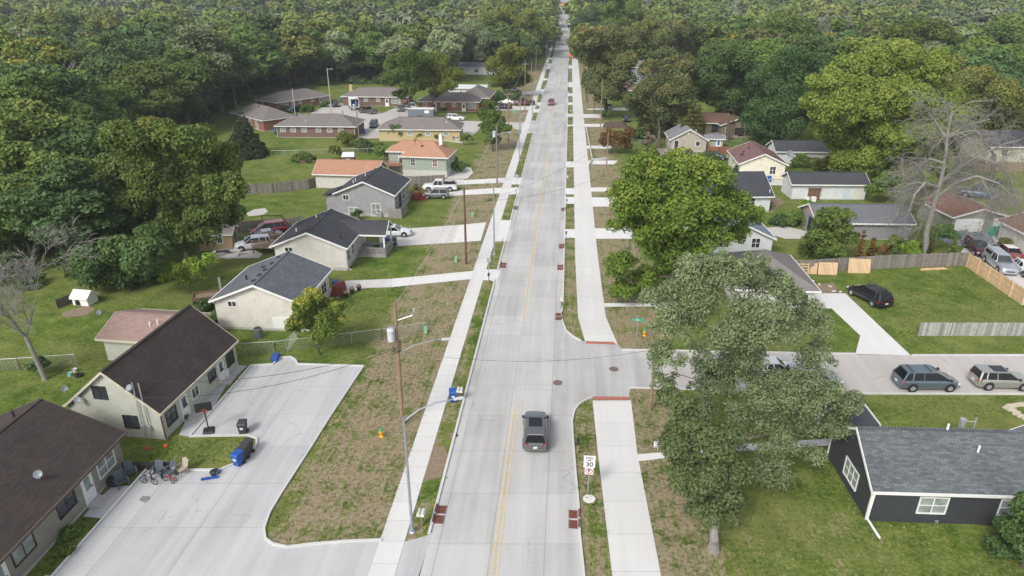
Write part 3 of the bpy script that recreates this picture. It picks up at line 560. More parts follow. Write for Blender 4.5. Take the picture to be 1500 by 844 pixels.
house('small tan garden shed with a pale roof under the big shade tree', G(322, 360), 8, 4.6, 3.6, 2.1, 2.9, S_TAN, shingle('beige shingles', (.46, .40, .33), .1), name='shed', cat='shed', found=.05, o=.2, ops=[W_('S0', .6, .9, .6, .8), W_('E1', 0, .05, .85, 1.8, **D(door=LTR))])
house('white shed among the trees at the far left', G(147, 191), 5, 7.5, 6, 2.6, 3.6, S_WHITE, mat('pale metal roofing', (.6, .62, .62), .5, .06), name='shed', cat='shed', found=.05, ops=[W_('S0', 1, .05, .9, 1.9, **D(door=LTR))])
dg = house('little white dog house with a dark arched doorway on the lawn', G(126, 444), 170, 2.1, 1.7, .95, 1.6, WHITE, mat('white felt roof', (.62, .62, .6)), name='dog_house', cat='dog house', found=.03, o=.12, noridge=True)
b = MB(); b.tube([(.3, .7, .45), (.3, .78, .45)], .28, 12); b.box(.02, .7, .05, .58, .78, .45); b.build('doorway', BLACK, dg)

# right side
a_ = R(-2.6)
r1_c = Vector((23.0, 34.4)) + Vector((math.cos(a_), math.sin(a_))) * 5.5 + Vector((-math.sin(a_), math.cos(a_))) * 3.7
def at_r1(x, y): return Vector((23.0, 34.4)) + Vector((math.cos(a_), math.sin(a_))) * x + Vector((-math.sin(a_), math.cos(a_))) * y
h = house('charcoal sided house with the slate grey shingled roof and white framed windows', at_r1(5.4, 3.1), -2.6, 11.6, 7.0, 2.55, 4.9, S_BLACK, SLATER, found=.12, foundm=S_BLACK, o=.22, noridge=True,
      ops=[W_('S0', -1.75, .85, 1.65, 1.15, pane=GLASSG), W_('S0', 3.2, .85, 1.6, 1.15, pane=GLASSG), W_('E0', .25, .75, 1.9, 1.2, pane=GLASSG, bars=2), W_('S0', -1.2, .1, .2, .12, kind='vent', frame=METAL)],
      vents=[(.0, 0, 'pipe'), (1.5, -1.2, 'pipe')])
b = MB()
for i in range(58): b.box(-5.75 + i * .2, -.14, 4.86, -5.6 + i * .2, .14, 4.935)
b.build('ridge_cap', SLATER, h)
b = MB(); b.box(1.0, .3, 4.5, 1.26, .56, 5.35); b.cyl(1.13, .43, 5.35, 5.5, .2); b.tube([(1.3, .43, 5.3), (1.9, .43, 5.3)], .03, 6); b.cyl(1.95, .43, 4.4, 5.6, .05); b.build('flue', METAL, h)
b = MB(); b.tube([(-5.55, -3.5, 2.5), (-5.55, -3.36, 2.3), (-5.62, -3.36, .3), (-5.45, -4.9, .1)], .08, 6); b.box(-5.68, -3.33, .1, -5.5, -3.2, 2.6); b.build('downspout', WHITE, h)
b = MB(); b.box(-5.75, 3.2, 2.2, -5.6, 3.4, 2.5); b.box(-5.66, 3.28, .1, -5.56, 3.38, 2.4); b.box(-6.6, 3.3, .08, -5.6, 3.38, .16); b.build('downspout', WHITE, h)
hp = thing('porch_canopy', 'flat charcoal porch canopy with white edges behind the charcoal house', 'porch', (*at_r1(1.35, 8.2), 0), a_)
b = MB(); b.box(-1.4, -1.8, 2.75, 1.6, 1.4, 2.85); b.build('roof', mat('charcoal membrane', (.06, .063, .075), .8, .1), hp)
b = MB(); b.box(-1.5, -1.8, 2.65, -1.403, 1.4, 2.92); b.box(-1.5, 1.403, 2.65, 1.7, 1.5, 2.92); b.box(1.603, -1.8, 2.65, 1.7, 1.4, 2.92); b.build('fascia', WHITE, hp)
for x in (-1.3, 1.5): b = MB(); b.box(x - .07, 1.2, 0, x + .07, 1.34, 2.75); b.build('post', WHITE, hp)
house('charcoal side wing with a plain grey roof', at_r1(13.5, 2.6), 87.4, 7.6, 4.6, 2.3, 3.5, S_BLACK, shingle('flat grey shingles', (.13, .135, .15), .1), found=.12, name='side_wing', cat='house', o=.2)
house('greyish brown roofed house mostly hidden by the big grey green tree', (27.9, 69.8), 86, 10.5, 8.6, 2.8, 5.0, S_CREAM2, shingle('greyish brown shingles', (.20, .18, .175), .13), hip=True, found=.3, ops=[W_('E0', 2.5, 1.0, 1.6, 1.2)])
house('white house with the blue grey gabled roof behind the yellow green tree', (28.6, 86.6), 88, 10, 10, 2.4, 4.7, S_WHITE, BLUER, found=.3, ops=[W_('E0', -1.5, 1.1, 1.4, 1.2), W_('E0', 2.6, 1.1, 1.0, 1.2)], spouts=[(-1, -1)])
house('house with dark charcoal roof planes behind the top of the yellow green tree', (32.2, 105.6), 1.3, 15, 11, 2.5, 5.0, S_WHITE, CHARR, found=.3, ops=[W_('S0', 4, 1.0, 1.4, 1.2)], vents=[(2.2, -.5, 'flue'), (7, -4.6, 'pipe')])
house('warm grey gabled house with light grey roof and two white framed windows', (37.16, 146.4), 85.4, 8.4, 8.1, 2.5, 4.75, S_TANG, LTR, found=.3, ops=[W_('E0', -2.5, .9, .8, 1.4, bars=0), W_('E0', 1.9, 1.3, .8, .9, bars=0), W_('S1', 1, 1.0, 1, 1.2), W_('E0', -.3, 3.7, .3, .3, kind='vent')], vents=[(-2, -1.6, 'pipe')])
house('small side entry with a grey roof and blue door beside the warm grey gabled house', G(1044, 217), -5, 4.2, 3.6, 2.3, 3.0, S_TANG, LTR, name='entry_annex', cat='house', found=.1, ops=[W_('S0', .8, .1, .8, 1.9, **D(pane=mat('blue door', (.03, .13, .3), .4)))])
house('ivory gabled house with the maroon shingled roof', (45.3, 125.5), 84, 11.4, 8.6, 2.75, 4.65, S_IVORY, MAROONR, found=.1, ops=[W_('E0', 1.8, 1.0, .95, 1.3), W_('S1', -1, 1.0, 1.3, 1.2), W_('E0', -.2, 3.6, .35, .35, kind='vent', frame=S_IVORY)], vents=[(1, 1.4, 'dark'), (.3, 2.4, 'box')])
house('long shed with a dark roof and white gable end behind the maroon roof', (56.5, 134.8), -2, 10.5, 6.3, 2.4, 4.0, S_WHITE, DARKR, found=.1, name='shed', cat='shed')
g8 = house('long white garage with a dark roof and climbing vine', (51.3, 109.7), -1.5, 12.6, 5.6, 2.55, 3.95, S_WHITE, DARKR, found=.1, name='garage', cat='garage', ops=[W_('S0', 2.9, .1, 1.1, 2.0, kind='garage', door=mat('pale blue door', (.5, .58, .62))), W_('S0', 4.7, .1, 1.6, 1.9, kind='garage', door=WHITE2)])
g9 = house('grey garage with a flat grey roof and pink brick gable end', (47.9, 91.4), -2.3, 13.2, 7.4, 2.4, 4.0, mat('dark grey stucco', (.24, .24, .25), .9), shingle('even grey roofing', (.14, .145, .16), .06), found=.1, name='garage', cat='garage', vents=[(4.6, -2.2, 'flue')], ops=[W_('E0', 1.2, .1, 2.6, 2.1, kind='garage', door=BLACK)])
b = MB(); b.add([(-6.27, -3.2, 2.45), (-6.27, 3.2, 2.45), (-6.27, 0, 3.85)], [(2, 1, 0)]); b.build('gable_brick', B_PINK, g9)
house('double garage with an olive grey front, white doors and a brown roof', (64.6, 94.3), 92, 8.6, 8.2, 2.55, 3.75, S_OLIVE, BRR, found=.1, name='garage', cat='garage', ops=[W_('E0', -1.3, .1, 4.0, 2.1, kind='garage'), W_('E0', 2.6, .1, 1.1, 2.1, kind='garage'), W_('E0', 0, 3.0, .25, .2, kind='vent')], spouts=[(-1, -1)])
house('cream sided house with a brown roof at the right edge behind the parked cars', (71.0, 83.6), 88, 9, 11, 2.7, 4.6, S_CREAM2, BRR, found=.2)
h12 = house('cream house on a tall brown base behind the big bare tree', (96.5, 130.3), 0, 17, 9, 4.6, 6.8, S_YEL, CHARR, found=1.7, foundm=planks('brown skirting boards', (.26, .19, .13)), ops=[W_('S0', -5.0, 2.9, 1.0, 1.1), W_('S0', -.8, 2.6, 1.0, 1.3), W_('S0', 3.5, 2.6, 1.2, 1.3)])
house('brown house with a skylight behind the gabled warm grey house', G(1040, 194), -1, 7.5, 8, 2.9, 4.6, mat('brown stucco', (.2, .15, .11), .9), shingle('dull brown shingles', (.16, .1, .075), .15), found=.1, ops=[W_('S0', .3, .6, 1.8, 1.9, bars=0, frame=DARKM)], chimney=(3.2, 1, .5, 1.4, BRICKC))
house('brown stucco house under the dark trees with a brown gable', G(1072, 196), 92, 9, 9, 2.8, 4.4, mat('brown stucco', (.2, .15, .11), .9), shingle('dull brown shingles', (.16, .1, .075), .15), found=.1, ops=[W_('E0', .2, .2, 2.2, 1.9, kind='garage', door=BLACK), W_('E0', -2.6, 1.2, .8, 1.0)])
house('slate blue two storey house far behind the roadside maple', (46.4, 259.5), -4.8, 13, 9, 5.5, 7.5, S_BLUE, TANR, found=.3, ops=[W_('S0', x, z, 1.3, 1.2) for x in (-4, -.8, 3) for z in (3.6, 1.1)])
house('low house with a dull maroon roof beside the trail far up the road', G(906, 143), -6, 9, 9, 2.9, 4.8, S_CREAM2, MAROONR, found=.3, ops=[W_('S0', -2, 1, 1.4, 1.1)])
house('pale house under the yellowing trees left of the road', G(779, 79), -5, 11, 8, 2.6, 4.4, S_CREAM2, TANR, found=.3, ops=[W_('S0', 2, 1, 1.4, 1.1)])
house('small white house far up the left side of the road', G(788, 57), -5, 11, 8, 2.8, 4.6, S_WHITE, GREYR, found=.3, ops=[W_('S0', -2, 1, 1.3, 1.1), W_('S0', 2, 1, 1.3, 1.1)])
house('white building glimpsed between trunks behind the pale metal roof', G(700, 108), -5, 22, 9, 3, 4.4, S_WHITE, GREYR, found=.3, ops=[W_('S0', -6, 1, 1.5, 1.1), W_('S0', 0, 1, 1.5, 1.1)])
def far_house(label, u, v, L, Wd, he, hr, wm, rm, **k):
    Y = k.pop('Y'); p = AT(u, v, Y); house(label, (p.x, p.y), k.pop('deg', -5), L, Wd, he + max(0, p.z - zt(Y)), hr + max(0, p.z - zt(Y)), wm, rm, found=.3, **k)
far_house('long pale school building with blue windows on the far hillside', 682, 10, 34, 14, 2, 3, S_CREAM2, LTR, Y=640, ops=[W_('S0', x, 1.2, 2.6, 2.2, pane=mat('pale blue glazing', (.3, .42, .55), .2)) for x in (-12, -8, -4, 0, 4, 8, 12)])
far_house('grey roofed white house on the hill above the left woods', 447, 6, 22, 14, 2, 5, S_WHITE, LTR, Y=650)
far_house('blue grey roofed building in the far upper left corner', 22, 5, 40, 16, 2, 5, S_WHITE, BLUER, Y=650)
far_house('cream house on the hill near the middle of the skyline', 594, 7, 12, 12, 2, 5, S_CREAM, LTR, Y=650)

# ---------------------------------------------------------------- fences
OLDW = planks('weathered grey fence boards', (.23, .21, .185), .15, .3); NEWW = planks('new cedar fence boards', (.62, .44, .26), .14, .12); SILVW = planks('silvered fence boards', (.36, .37, .34), .17, .35)
WIRE = mat('galvanised wire', (.42, .44, .44), .5, .05, 2, metal=.5)
def board_fence(label, pts, h, m, rails=True, post=2.4, cap=False, name='wooden_fence'):
    root = thing(name, label, 'fence', (pts[0][0], pts[0][1], 0)); rnd = random.Random(len(label))
    b = MB(); ps = MB(); o = Vector((pts[0][0], pts[0][1], 0))
    for p, q in zip(pts, pts[1:]):
        a = Vector((p[0], p[1], 0)) - o; c = Vector((q[0], q[1], 0)) - o; d = (c - a); Ln = d.length; d = d / Ln; n = Vector((-d.y, d.x, 0)); k = int(Ln / .155)
        for i in range(k):
            s = a + d * (i * Ln / k); e = a + d * ((i + 1) * Ln / k - .012); zz = h + rnd.uniform(-.03, .03); nn = n * rnd.uniform(.008, .014)
            b.hexa([s - nn, e - nn, e + nn, s + nn], [x + Vector((0, 0, zz)) for x in (s - nn, e - nn, e + nn, s + nn)])
        np_ = max(1, round(Ln / post))
        for i in range(np_ + 1):
            s = a + d * (i * Ln / np_); s.z = -.05; ps_ = MB(); ps_.bar(s - n * .07, s - n * .07 + Vector((0, 0, h + .12)), .1); ps_.build('post', m, root)
        if rails:
            for z in (.35, h * .55, h - .2): ps.bar(a - n * .03 + Vector((0, 0, z)), c - n * .03 + Vector((0, 0, z)), .04, .09)
        if cap: ps.bar(a + Vector((0, 0, h + .03)), c + Vector((0, 0, h + .03)), .14, .035)
    b.build('board_panel', m, root)
    if ps.v: ps.build('rail', m, root)
    return root
def chain_fence(label, pts, h=1.2, sp=.3, name='chain_link_fence', post=3.0):
    root = thing(name, label, 'fence', (pts[0][0], pts[0][1], 0)); o = Vector((pts[0][0], pts[0][1], 0)); b = MB(); rl = MB()
    for p, q in zip(pts, pts[1:]):
        a = Vector((p[0], p[1], 0)) - o; c = Vector((q[0], q[1], 0)) - o; d = c - a; Ln = d.length; d /= Ln; k = int(Ln / sp)
        for i in range(k):
            s = a + d * (i * Ln / k); e = a + d * ((i + h / sp) * Ln / k)
            if (e - a).length > Ln: e = c.copy()
            t = Vector((0, 0, h))
            b.bar(s + Vector((0, 0, .03)), e + t, .012); b.bar(s + t, e + Vector((0, 0, .03)), .012)
        rl.tube([a + Vector((0, 0, h)), c + Vector((0, 0, h))], .03, 6)
        n_ = max(1, round(Ln / post))
        for i in range(n_ + 1):
            s = a + d * (i * Ln / n_); m_ = MB(); m_.tube([s, s + Vector((0, 0, h + .06))], .032, 6); m_.build('post', WIRE, root)
    b.build('wire_mesh', WIRE, root); rl.build('top_rail', WIRE, root); return root
board_fence('weathered grey board fence along the back of the bright lawn', [G(1158, 401), G(1180, 401), G(1300, 393), G(1417, 389)], 1.75, OLDW)
board_fence('new blond cedar fence running between the lawn and the parked cars', [G(1416, 391), G(1497, 447)], 1.75, NEWW)
board_fence('silvery weathered picket fence standing alone on the lawn near the street', [G(1344, 492), G(1580, 492)], 1.45, SILVW, rails=False)
board_fence('old grey fence bending round the lawn behind the charcoal roofed house', [G(352, 285), G(400, 283), G(452, 277), G(476, 270), G(524, 262)], 1.7, OLDW)
board_fence('short grey fence beside the white pickup and the grey green house', [G(598, 273), G(652, 270)], 1.7, OLDW)
board_fence('dark grey fence behind the white vehicle and the red truck', [G(345, 341), G(440, 334)], 1.6, OLDW)
board_fence('reddish wooden fence beside the warm grey house', [G(1035, 226), G(1068, 225)], 1.5, planks('red brown fence', (.3, .12, .08)))
board_fence('small dark picket fence beside the white dog house', [G(84, 452), G(112, 441)], 1.0, mat('dark stained picket', (.12, .1, .08)), rails=True)
board_fence('short dark fence behind the lawn chairs at the lot corner', [G(183, 690), G(204, 689), G(252, 688)], .7, mat('black picket', (.03, .03, .03)), post=1.2)
chain_fence('chain link fence running beside the small tree below the cream house', [G(346, 520), G(404, 517), G(470, 509), G(560, 498), G(625, 488)])
chain_fence('short chain link fence turning back beside the cream house', [G(421, 516), G(437, 494)])
chain_fence('chain link fence crossing the left lawn behind the row houses', [G(-40, 546), G(30, 542), G(113, 536)])
chain_fence('long chain link fence across the green lawn behind the brick duplex', [G(398, 229), G(437, 229), G(477, 227), G(620, 224)], 1.2, .45)
chain_fence('chain link fence beside the hedge behind the warm grey house', [G(1062, 214), G(1130, 213)], 1.2, .45)
chain_fence('chain link fence across the yard right of the trail', [G(925, 213), G(965, 213)], 1.2, .45)
fp = thing('fence_panel_stack', 'loose new fence panels leaning against the grey fence', 'fence panels', G(1208, 401), R(-4))
for i, (x0, x1, t, z) in enumerate(((-3.3, -1.0, .0, 1.45), (-.9, 1.3, .05, 1.5))):
    b = MB(); T = Matrix.Translation((0, -.25 - .1 * i, 0)) @ Matrix.Rotation(-.28, 4, 'X')
    for k in range(12): xx = x0 + (x1 - x0) * k / 12; b.box(xx, -.02, 0, xx + (x1 - x0) / 12 - .01, .02, z, T)
    for z_ in (.25, .75, 1.25): b.box(x0, -.06, z_ - .05, x1, -.02, z_ + .05, T)
    b.build('panel', NEWW, fp)
fq = thing('leaning_board', 'smooth new fence panel leaning crooked at the right of the panel stack', 'fence panel', G(1255, 398), R(2))
b = MB(); T = Matrix.Translation((0, -.5, 0)) @ Matrix.Rotation(-.3, 4, 'X') @ Matrix.Rotation(.05, 4, 'Y')
for k in range(15): b.box(-1.35 + k * .18, -.02, 0, -1.185 + k * .18, .02, 1.75, T)
b.build('panel', NEWW, fq)
b = MB()
for k in range(5): b.box(-.75, -.05 - k * .02, .08 + k * .32, .75, -k * .02, .2 + k * .32)
for x in (-.7, 0, .7): b.box(x - .05, -.14, 0, x + .05, -.06, 1.55)
o = b.build('pallet', NEWW); o.location = G(1174, 404); o.rotation_euler = (-.2, 0, R(-3)); tag(o, 'open slatted wooden pallet at the left end of the panel stack', 'pallet')
b = MB(); b.box(-1.7, -.18, .02, 1.7, 0, .14); b.box(-1.5, .05, .02, 1.6, .2, .12); b.box(-1.6, -.1, .14, 1.4, .08, .22)
o = b.build('lumber_pile', NEWW); o.location = G(1367, 395); o.rotation_euler = (0, 0, R(6)); tag(o, 'low pile of pale boards at the foot of the grey fence', 'boards')

# ---------------------------------------------------------------- vehicles
def paint(name, col, metal=.3): return mat(name, col, .35, .04, 2, metal=metal, coat=.8)
CGL = mat('tinted car glass', (.012, .014, .017), .08, .2, 1, spec=.4); CGL2 = mat('pale windscreen glass', (.05, .06, .065), .08, .3, 1, spec=.5)
TYRE = mat('tyre', (.02, .02, .02), .9, .2); RIM = mat('alloy rim', (.5, .51, .53), .35, .08, 3, metal=.7)
TAIL = mat('red tail lamp', (.35, .01, .015), .25, .2); HEAD = mat('clear headlamp', (.6, .62, .64), .15, .1); PLATE = mat('number plate', (.55, .57, .55), .6, .3, 9)
KIND = {  # L, W, belt z, roof z, stations (x, halfwidth factor, top z), cabin (rear foot, rear top, front top, front foot), clearance
 'suv': dict(L=4.62, W=1.82, belt=1.02, roof=1.66, st=[(-.5, .86, .78), (-.485, .93, .98), (-.44, .98, 1.03), (-.2, 1, 1.03), (.17, 1, 1.02), (.3, .98, 1.0), (.42, .93, .9), (.475, .84, .78), (.5, .74, .62)], cab=(-.495, -.452, .03, .235)),
 'van': dict(L=5.05, W=1.98, belt=1.06, roof=1.74, st=[(-.5, .88, .8), (-.49, .95, 1.0), (-.46, .98, 1.07), (-.2, 1, 1.07), (.22, 1, 1.05), (.33, .98, .98), (.43, .92, .85), (.48, .82, .72), (.5, .72, .58)], cab=(-.485, -.41, .08, .325)),
 'sedan': dict(L=4.8, W=1.84, belt=.92, roof=1.44, st=[(-.5, .8, .72), (-.485, .9, .9), (-.4, .96, .98), (-.3, .99, .97), (0, 1, .93), (.2, .99, .92), (.34, .96, .86), (.45, .88, .74), (.5, .72, .55)], cab=(-.37, -.22, .05, .21)),
 'box': dict(L=4.15, W=1.8, belt=.98, roof=1.6, st=[(-.5, .9, .8), (-.49, .96, .98), (-.45, .99, 1.0), (0, 1, 1.0), (.24, 1, 1.0), (.38, .97, .95), (.46, .9, .85), (.5, .8, .65)], cab=(-.47, -.42, .08, .22)),
 'pickup': dict(L=5.8, W=1.98, belt=1.12, roof=1.86, st=[(-.5, .95, 1.05), (-.49, .97, 1.12), (0, .99, 1.12), (.16, 1, 1.12), (.24, 1, 1.12), (.44, .96, 1.05), (.485, .88, .9), (.5, .8, .7)], cab=(-.10, -.085, .12, .21)),
}
_cars = {}
def car_mesh(kind, body, detail, cabx=None, roofm=None, rails=False, rack=False, topper=False, glassf=CGL2, open_bed=True, skylight=False):
    K = dict(KIND[kind]); L, Wd = K['L'], K['W']; cab = cabx or K['cab']; root = thing('car', 'x', 'car'); P = []
    # lower shell
    b = MB(); sec = []
    for fx, fw, zt_ in K['st']:
        x = fx * L; hw = Wd / 2 * fw; zb = .22 if abs(fx) < .46 else .3
        sec.append([(x, y * hw, z) for y, z in ((-.82, zb), (-.97, zb + .12), (-1, .62), (-.985, zt_ - .16), (-.90, zt_ - .02), (-.55, zt_ + .02), (0, zt_ + .03), (.55, zt_ + .02), (.90, zt_ - .02), (.985, zt_ - .16), (1, .62), (.97, zb + .12), (.82, zb))])
    n = len(sec[0]); vs = [p for s in sec for p in s]
    fs = [(i * n + k, (i + 1) * n + k, (i + 1) * n + (k + 1) % n, i * n + (k + 1) % n) for i in range(len(sec) - 1) for k in range(n)]
    fs = [f[::-1] for f in fs]
    bed = kind == 'pickup' and open_bed and not topper
    fs += [tuple(range(n))[::-1], tuple((len(sec) - 1) * n + k for k in range(n))]
    b.add(vs, fs)
    bz, rz = K['belt'] + .0, K['roof']; x0, x1, x2, x3 = [c * L for c in cab]; wb, wt = Wd / 2 * .91, Wd / 2 * .69
    # roof and pillars in body colour
    def slab(xa, xb, wd, z, t=.05): b.hexa([(xa, -wd, z - t), (xb, -wd, z - t), (xb, wd, z - t), (xa, wd, z - t)], [(xa + .05, -wd + .06, z), (xb - .05, -wd + .06, z), (xb - .05, wd - .06, z), (xa + .05, wd - .06, z)])
    b.mi = 1; slab(x1 - .03, x2 + .03, wt + .02, rz); b.mi = 0
    pil = []
    for s in (-1, 1):
        b.bar((x0, s * wb, bz - .04), (x1, s * wt, rz - .04), .13 if kind in ('suv', 'van', 'box') else .1, .07); b.bar((x3, s * wb, bz - .04), (x2, s * wt, rz - .04), .08, .06)
        b.bar((x1, s * wt, rz - .04), (x2, s * wt, rz - .04), .07, .07)
        xm = (x1 + x2) / 2 + .12; b.bar((xm, s * wb * 1.0, bz), (xm - .03, s * wt, rz - .04), .08, .05)
        if kind in ('suv', 'van', 'sedan') : xm = x1 + (x2 - x1) * .2; b.bar((xm - .1, s * wb, bz), (xm, s * wt, rz - .04), .08, .05)
    o = b.build('body', [body, roofm or body], root, smooth=True)
    # glass, each opening its own pane
    def pane(nm, q, m=CGL, inner=.02):
        c = Vector((0, 0, 0))
        for p in q: c += Vector(p) / 4
        b = MB(); q = [Vector(p) for p in q]; nrm = (q[1] - q[0]).cross(q[2] - q[0]).normalized() * inner; b.hexa([p - nrm for p in q], q); return b.build(nm, m, root)
    pane('windshield', [(x3 - .02, -wb + .04, bz), (x3 - .02, wb - .04, bz), (x2, wt - .03, rz - .04), (x2, -wt + .03, rz - .04)], glassf)
    pane('rear_window', [(x0 + .02, wb - .05, bz + .02), (x0 + .02, -wb + .05, bz + .02), (x1, -wt + .04, rz - .05), (x1, wt - .04, rz - .05)])
    for s in (-1, 1):
        q = [(x0 + .05, s * (wb - .01), bz), (x3 - .04, s * (wb - .01), bz), (x2 - .02, s * (wt - .005), rz - .05), (x1 + .02, s * (wt - .005), rz - .05)]
        pane('side_window', q if s < 0 else [q[1], q[0], q[3], q[2]])
    if skylight: b = MB(); b.box(x2 - 1.25, -.5, rz - .01, x2 - .1, .5, rz + .012); b.build('sunroof', CGL, root)
    if rails:
        for s in (-1, 1): b = MB(); b.bar((x1 + .15, s * (wt - .1), rz + .06), (x2 - .2, s * (wt - .1), rz + .06), .035); b.build('roof_rail', DARKM, root)
    if rack:
        for xx in (x1 + .45, x2 - .5): b = MB(); b.bar((xx, -wt + .05, rz + .08), (xx, wt - .05, rz + .08), .05, .04); b.build('roof_bar', DARKM, root)
    # wheels
    for sx in (-1, 1):
        for s in (-1, 1):
            X = (-.31 if sx < 0 else .315) * L; r = .36 if kind != 'pickup' else .4
            a = MB(); a.tube([(X, s * (Wd / 2 - .1), r + .03), (X, s * (Wd / 2 + .004), r + .03)], r + .07, 18); a.build('wheel_arch', BLACK, root)
            a = MB(); a.tube([(X, s * (Wd / 2 - .18), r), (X, s * (Wd / 2 - .16), r), (X, s * (Wd / 2 + .015), r), (X, s * (Wd / 2 + .03), r)], [r - .03, r, r, r - .03], 18); wo = a.build('wheel', TYRE, root, smooth=True)
            if detail: a = MB(); a.tube([(X, s * (Wd / 2 + .0), r), (X, s * (Wd / 2 + .034), r)], [r * .66, r * .6], 14); a.build('rim', RIM, wo)
    # lamps, bumpers, plate, mirrors
    e = L / 2; zt0 = K['st'][0][2]
    for s in (-1, 1):
        y = s * Wd / 2
        a = MB(); a.hexa([(-e - .02, y * .56, zt0 - .12), (-e + .16, y * .985, zt0 - .1), (-e + .22, y * .93, zt0 - .06), (-e + .08, y * .6, zt0 - .06)], [(-e - .02, y * .62, zt0 + .17), (-e + .17, y * .985, zt0 + .22), (-e + .25, y * .9, zt0 + .24), (-e + .08, y * .6, zt0 + .22)]); a.build('taillight', TAIL, root)
        a = MB(); a.box(e - .28, min(y * .62, y * .90), .6, e - .035, max(y * .62, y * .90), .74); a.build('headlight', HEAD, root)
        if detail: a = MB(); a.box(x3 - .22, min(y * .92, y * 1.13), bz + .01, x3 - .08, max(y * .92, y * 1.13), bz + .17); a.build('mirror', DARKM if detail > 1 else body, root)
    a = MB(); a.box(-e - .06, -Wd * .42, .38, -e + .1, Wd * .42, .56); a.build('rear_bumper', body if kind != 'pickup' else RIM, root, bevel=.03)
    a = MB(); a.box(e - .1, -Wd * .38, .34, e + .05, Wd * .38, .52); a.build('front_bumper', body if kind != 'pickup' else RIM, root, bevel=.03)
    a = MB(); a.box(e - .06, -Wd * .22, .54, e + .012, Wd * .22, .68); a.build('grille', DARKM, root)
    if detail: a = MB(); a.box(-e - .075, -.16, .58, -e - .0, .16, .72); a.build('number_plate', PLATE, root)
    if kind == 'pickup':
        if topper:
            a = MB(); xa, xb = -e + .05, x0 - .02; a.hexa([(xa, -wb, bz), (xb, -wb, bz), (xb, wb, bz), (xa, wb, bz)], [(xa + .12, -wt, rz + .03), (xb, -wt, rz + .03), (xb, wt, rz + .03), (xa + .12, wt, rz + .03)]); to = a.build('bed_topper', body, root, bevel=.05)
            for s in (-1, 1):
                a = MB(); ym = s * (wb + wt) / 2; a.hexa([(xa + .4, ym * 1.06, bz + .22), (xb - .25, ym * 1.06, bz + .22), (xb - .25, ym * .9, bz + .22), (xa + .4, ym * .9, bz + .22)], [(xa + .45, ym * .975 + s * .03, rz - .18), (xb - .3, ym * .975 + s * .03, rz - .18), (xb - .3, ym * .85, rz - .18), (xa + .45, ym * .85, rz - .18)]); a.build('side_window', CGL, to)
        else:
            a = MB(); a.box(-e + .12, -Wd / 2 * .82, K['belt'] + .02, x0 - .12, Wd / 2 * .82, K['belt'] + .05); a.build('truck_bed', DARKM, root)
            a = MB()
            for s in (-1, 1): a.box(-e + .03, min(s * Wd / 2 * .83, s * Wd / 2 * .97), 1.1, x0 - .05, max(s * Wd / 2 * .83, s * Wd / 2 * .97), 1.24)
            a.box(-e + .01, -Wd / 2 * .93, .95, -e + .1, Wd / 2 * .93, 1.24); a.build('bed_wall', body, root, bevel=.02)
    return root
def car(label, kind, col, rear, front, cat='car', name='parked_car', group=None, detail=1, key=None, world=False, z=0, pin='mid', **k):
    a, c = (Vector((*rear[:2], 0)), Vector((*front[:2], 0))) if world else (G(*rear), G(*front))
    key = (kind, col[0], detail, tuple(sorted((q, str(v)) for q, v in k.items())))
    m = paint(col[0], col[1], col[2] if len(col) > 2 else .3)
    mid = (a + c) / 2; mid.z = zt(mid.y) + .02 + z; rz = ang(a, c)
    if key in _cars: r = dup(_cars[key], mid, rz); r.name = name
    else: r = car_mesh(kind, m, detail, **k); r.location = mid; r.rotation_euler = (0, 0, rz); r.name = name; _cars[key] = r
    r['label'] = label; r['category'] = cat
    if group: r['group'] = group
    return r
GUN = ('gunmetal car paint', (.16, .165, .17), .6); TEAL = ('teal car paint', (.12, .165, .20), .45); CHAMP = ('champagne car paint', (.36, .355, .325), .5); BLK = ('black car paint', (.012, .013, .016), .3); WHT = ('white car paint', (.66, .67, .68), .0)
SILV = ('silver car paint', (.42, .44, .47), .5); MARN = ('maroon car paint', (.09, .018, .03), .3); REDP = ('red car paint', (.28, .02, .03), .2); BRNR = ('faded red car paint', (.2, .055, .045), .1); BLUP = ('blue truck paint', (.055, .11, .19), .2)
BRBL = ('bright blue car paint', (.01, .08, .45), .2); NAVY = ('navy car paint', (.015, .025, .045), .4); BRZ = ('bronze car paint', (.11, .1, .085), .5); GRY = ('grey car paint', (.2, .215, .21), .5)
car('dark grey crossover driving away up the right lane of the road', 'suv', GUN, (784, 664), (784, 616), 'suv', 'moving_car', detail=2, skylight=True)
car('pinkish maroon car coming towards the camera far up the road', 'suv', ('pink maroon car paint', (.26, .07, .11), .3), (808, 148), (806.5, 159), name='moving_car')
car('teal minivan with roof bars at the kerb of the side street', 'van', TEAL, (1307, 566), (1400, 566), 'minivan', rails=False, rack=True, detail=2)
car('champagne coloured suv with a sunroof behind the teal minivan', 'suv', CHAMP, (1418, 564), (1508, 566), 'suv', detail=2, skylight=True)
car('black minivan parked on the grass beside the pale driveway', 'van', BLK, (1290, 450), (1254, 430), 'minivan', rack=True)
car('white sedan half hidden under the big grey green tree on the side street', 'sedan', WHT, (1105, 548), (1158, 548))
car('pale silver wagon behind the foliage on the side street', 'suv', SILV, (1163, 563), (1215, 563), 'wagon')
car('silver pickup with a bed topper beside the new cedar fence', 'pickup', SILV, (1440, 374), (1487, 413), 'pickup', topper=True, cabx=(-.10, -.085, .08, .19))
car('maroon suv at the back corner of the cedar fence', 'suv', MARN, (1414, 356), (1447, 384), 'suv', skylight=True)
car('faded red coupe with a white vinyl roof beside the silver pickup', 'sedan', BRNR, (1493, 388), (1455, 362), roofm=WHITE)
car('white sedan at the right edge nose towards the camera', 'sedan', WHT, (1484, 386), (1520, 416))
car('old blue pickup standing on the grass behind the brown roofed garage', 'pickup', BLUP, (1462, 293), (1403, 286), 'pickup')
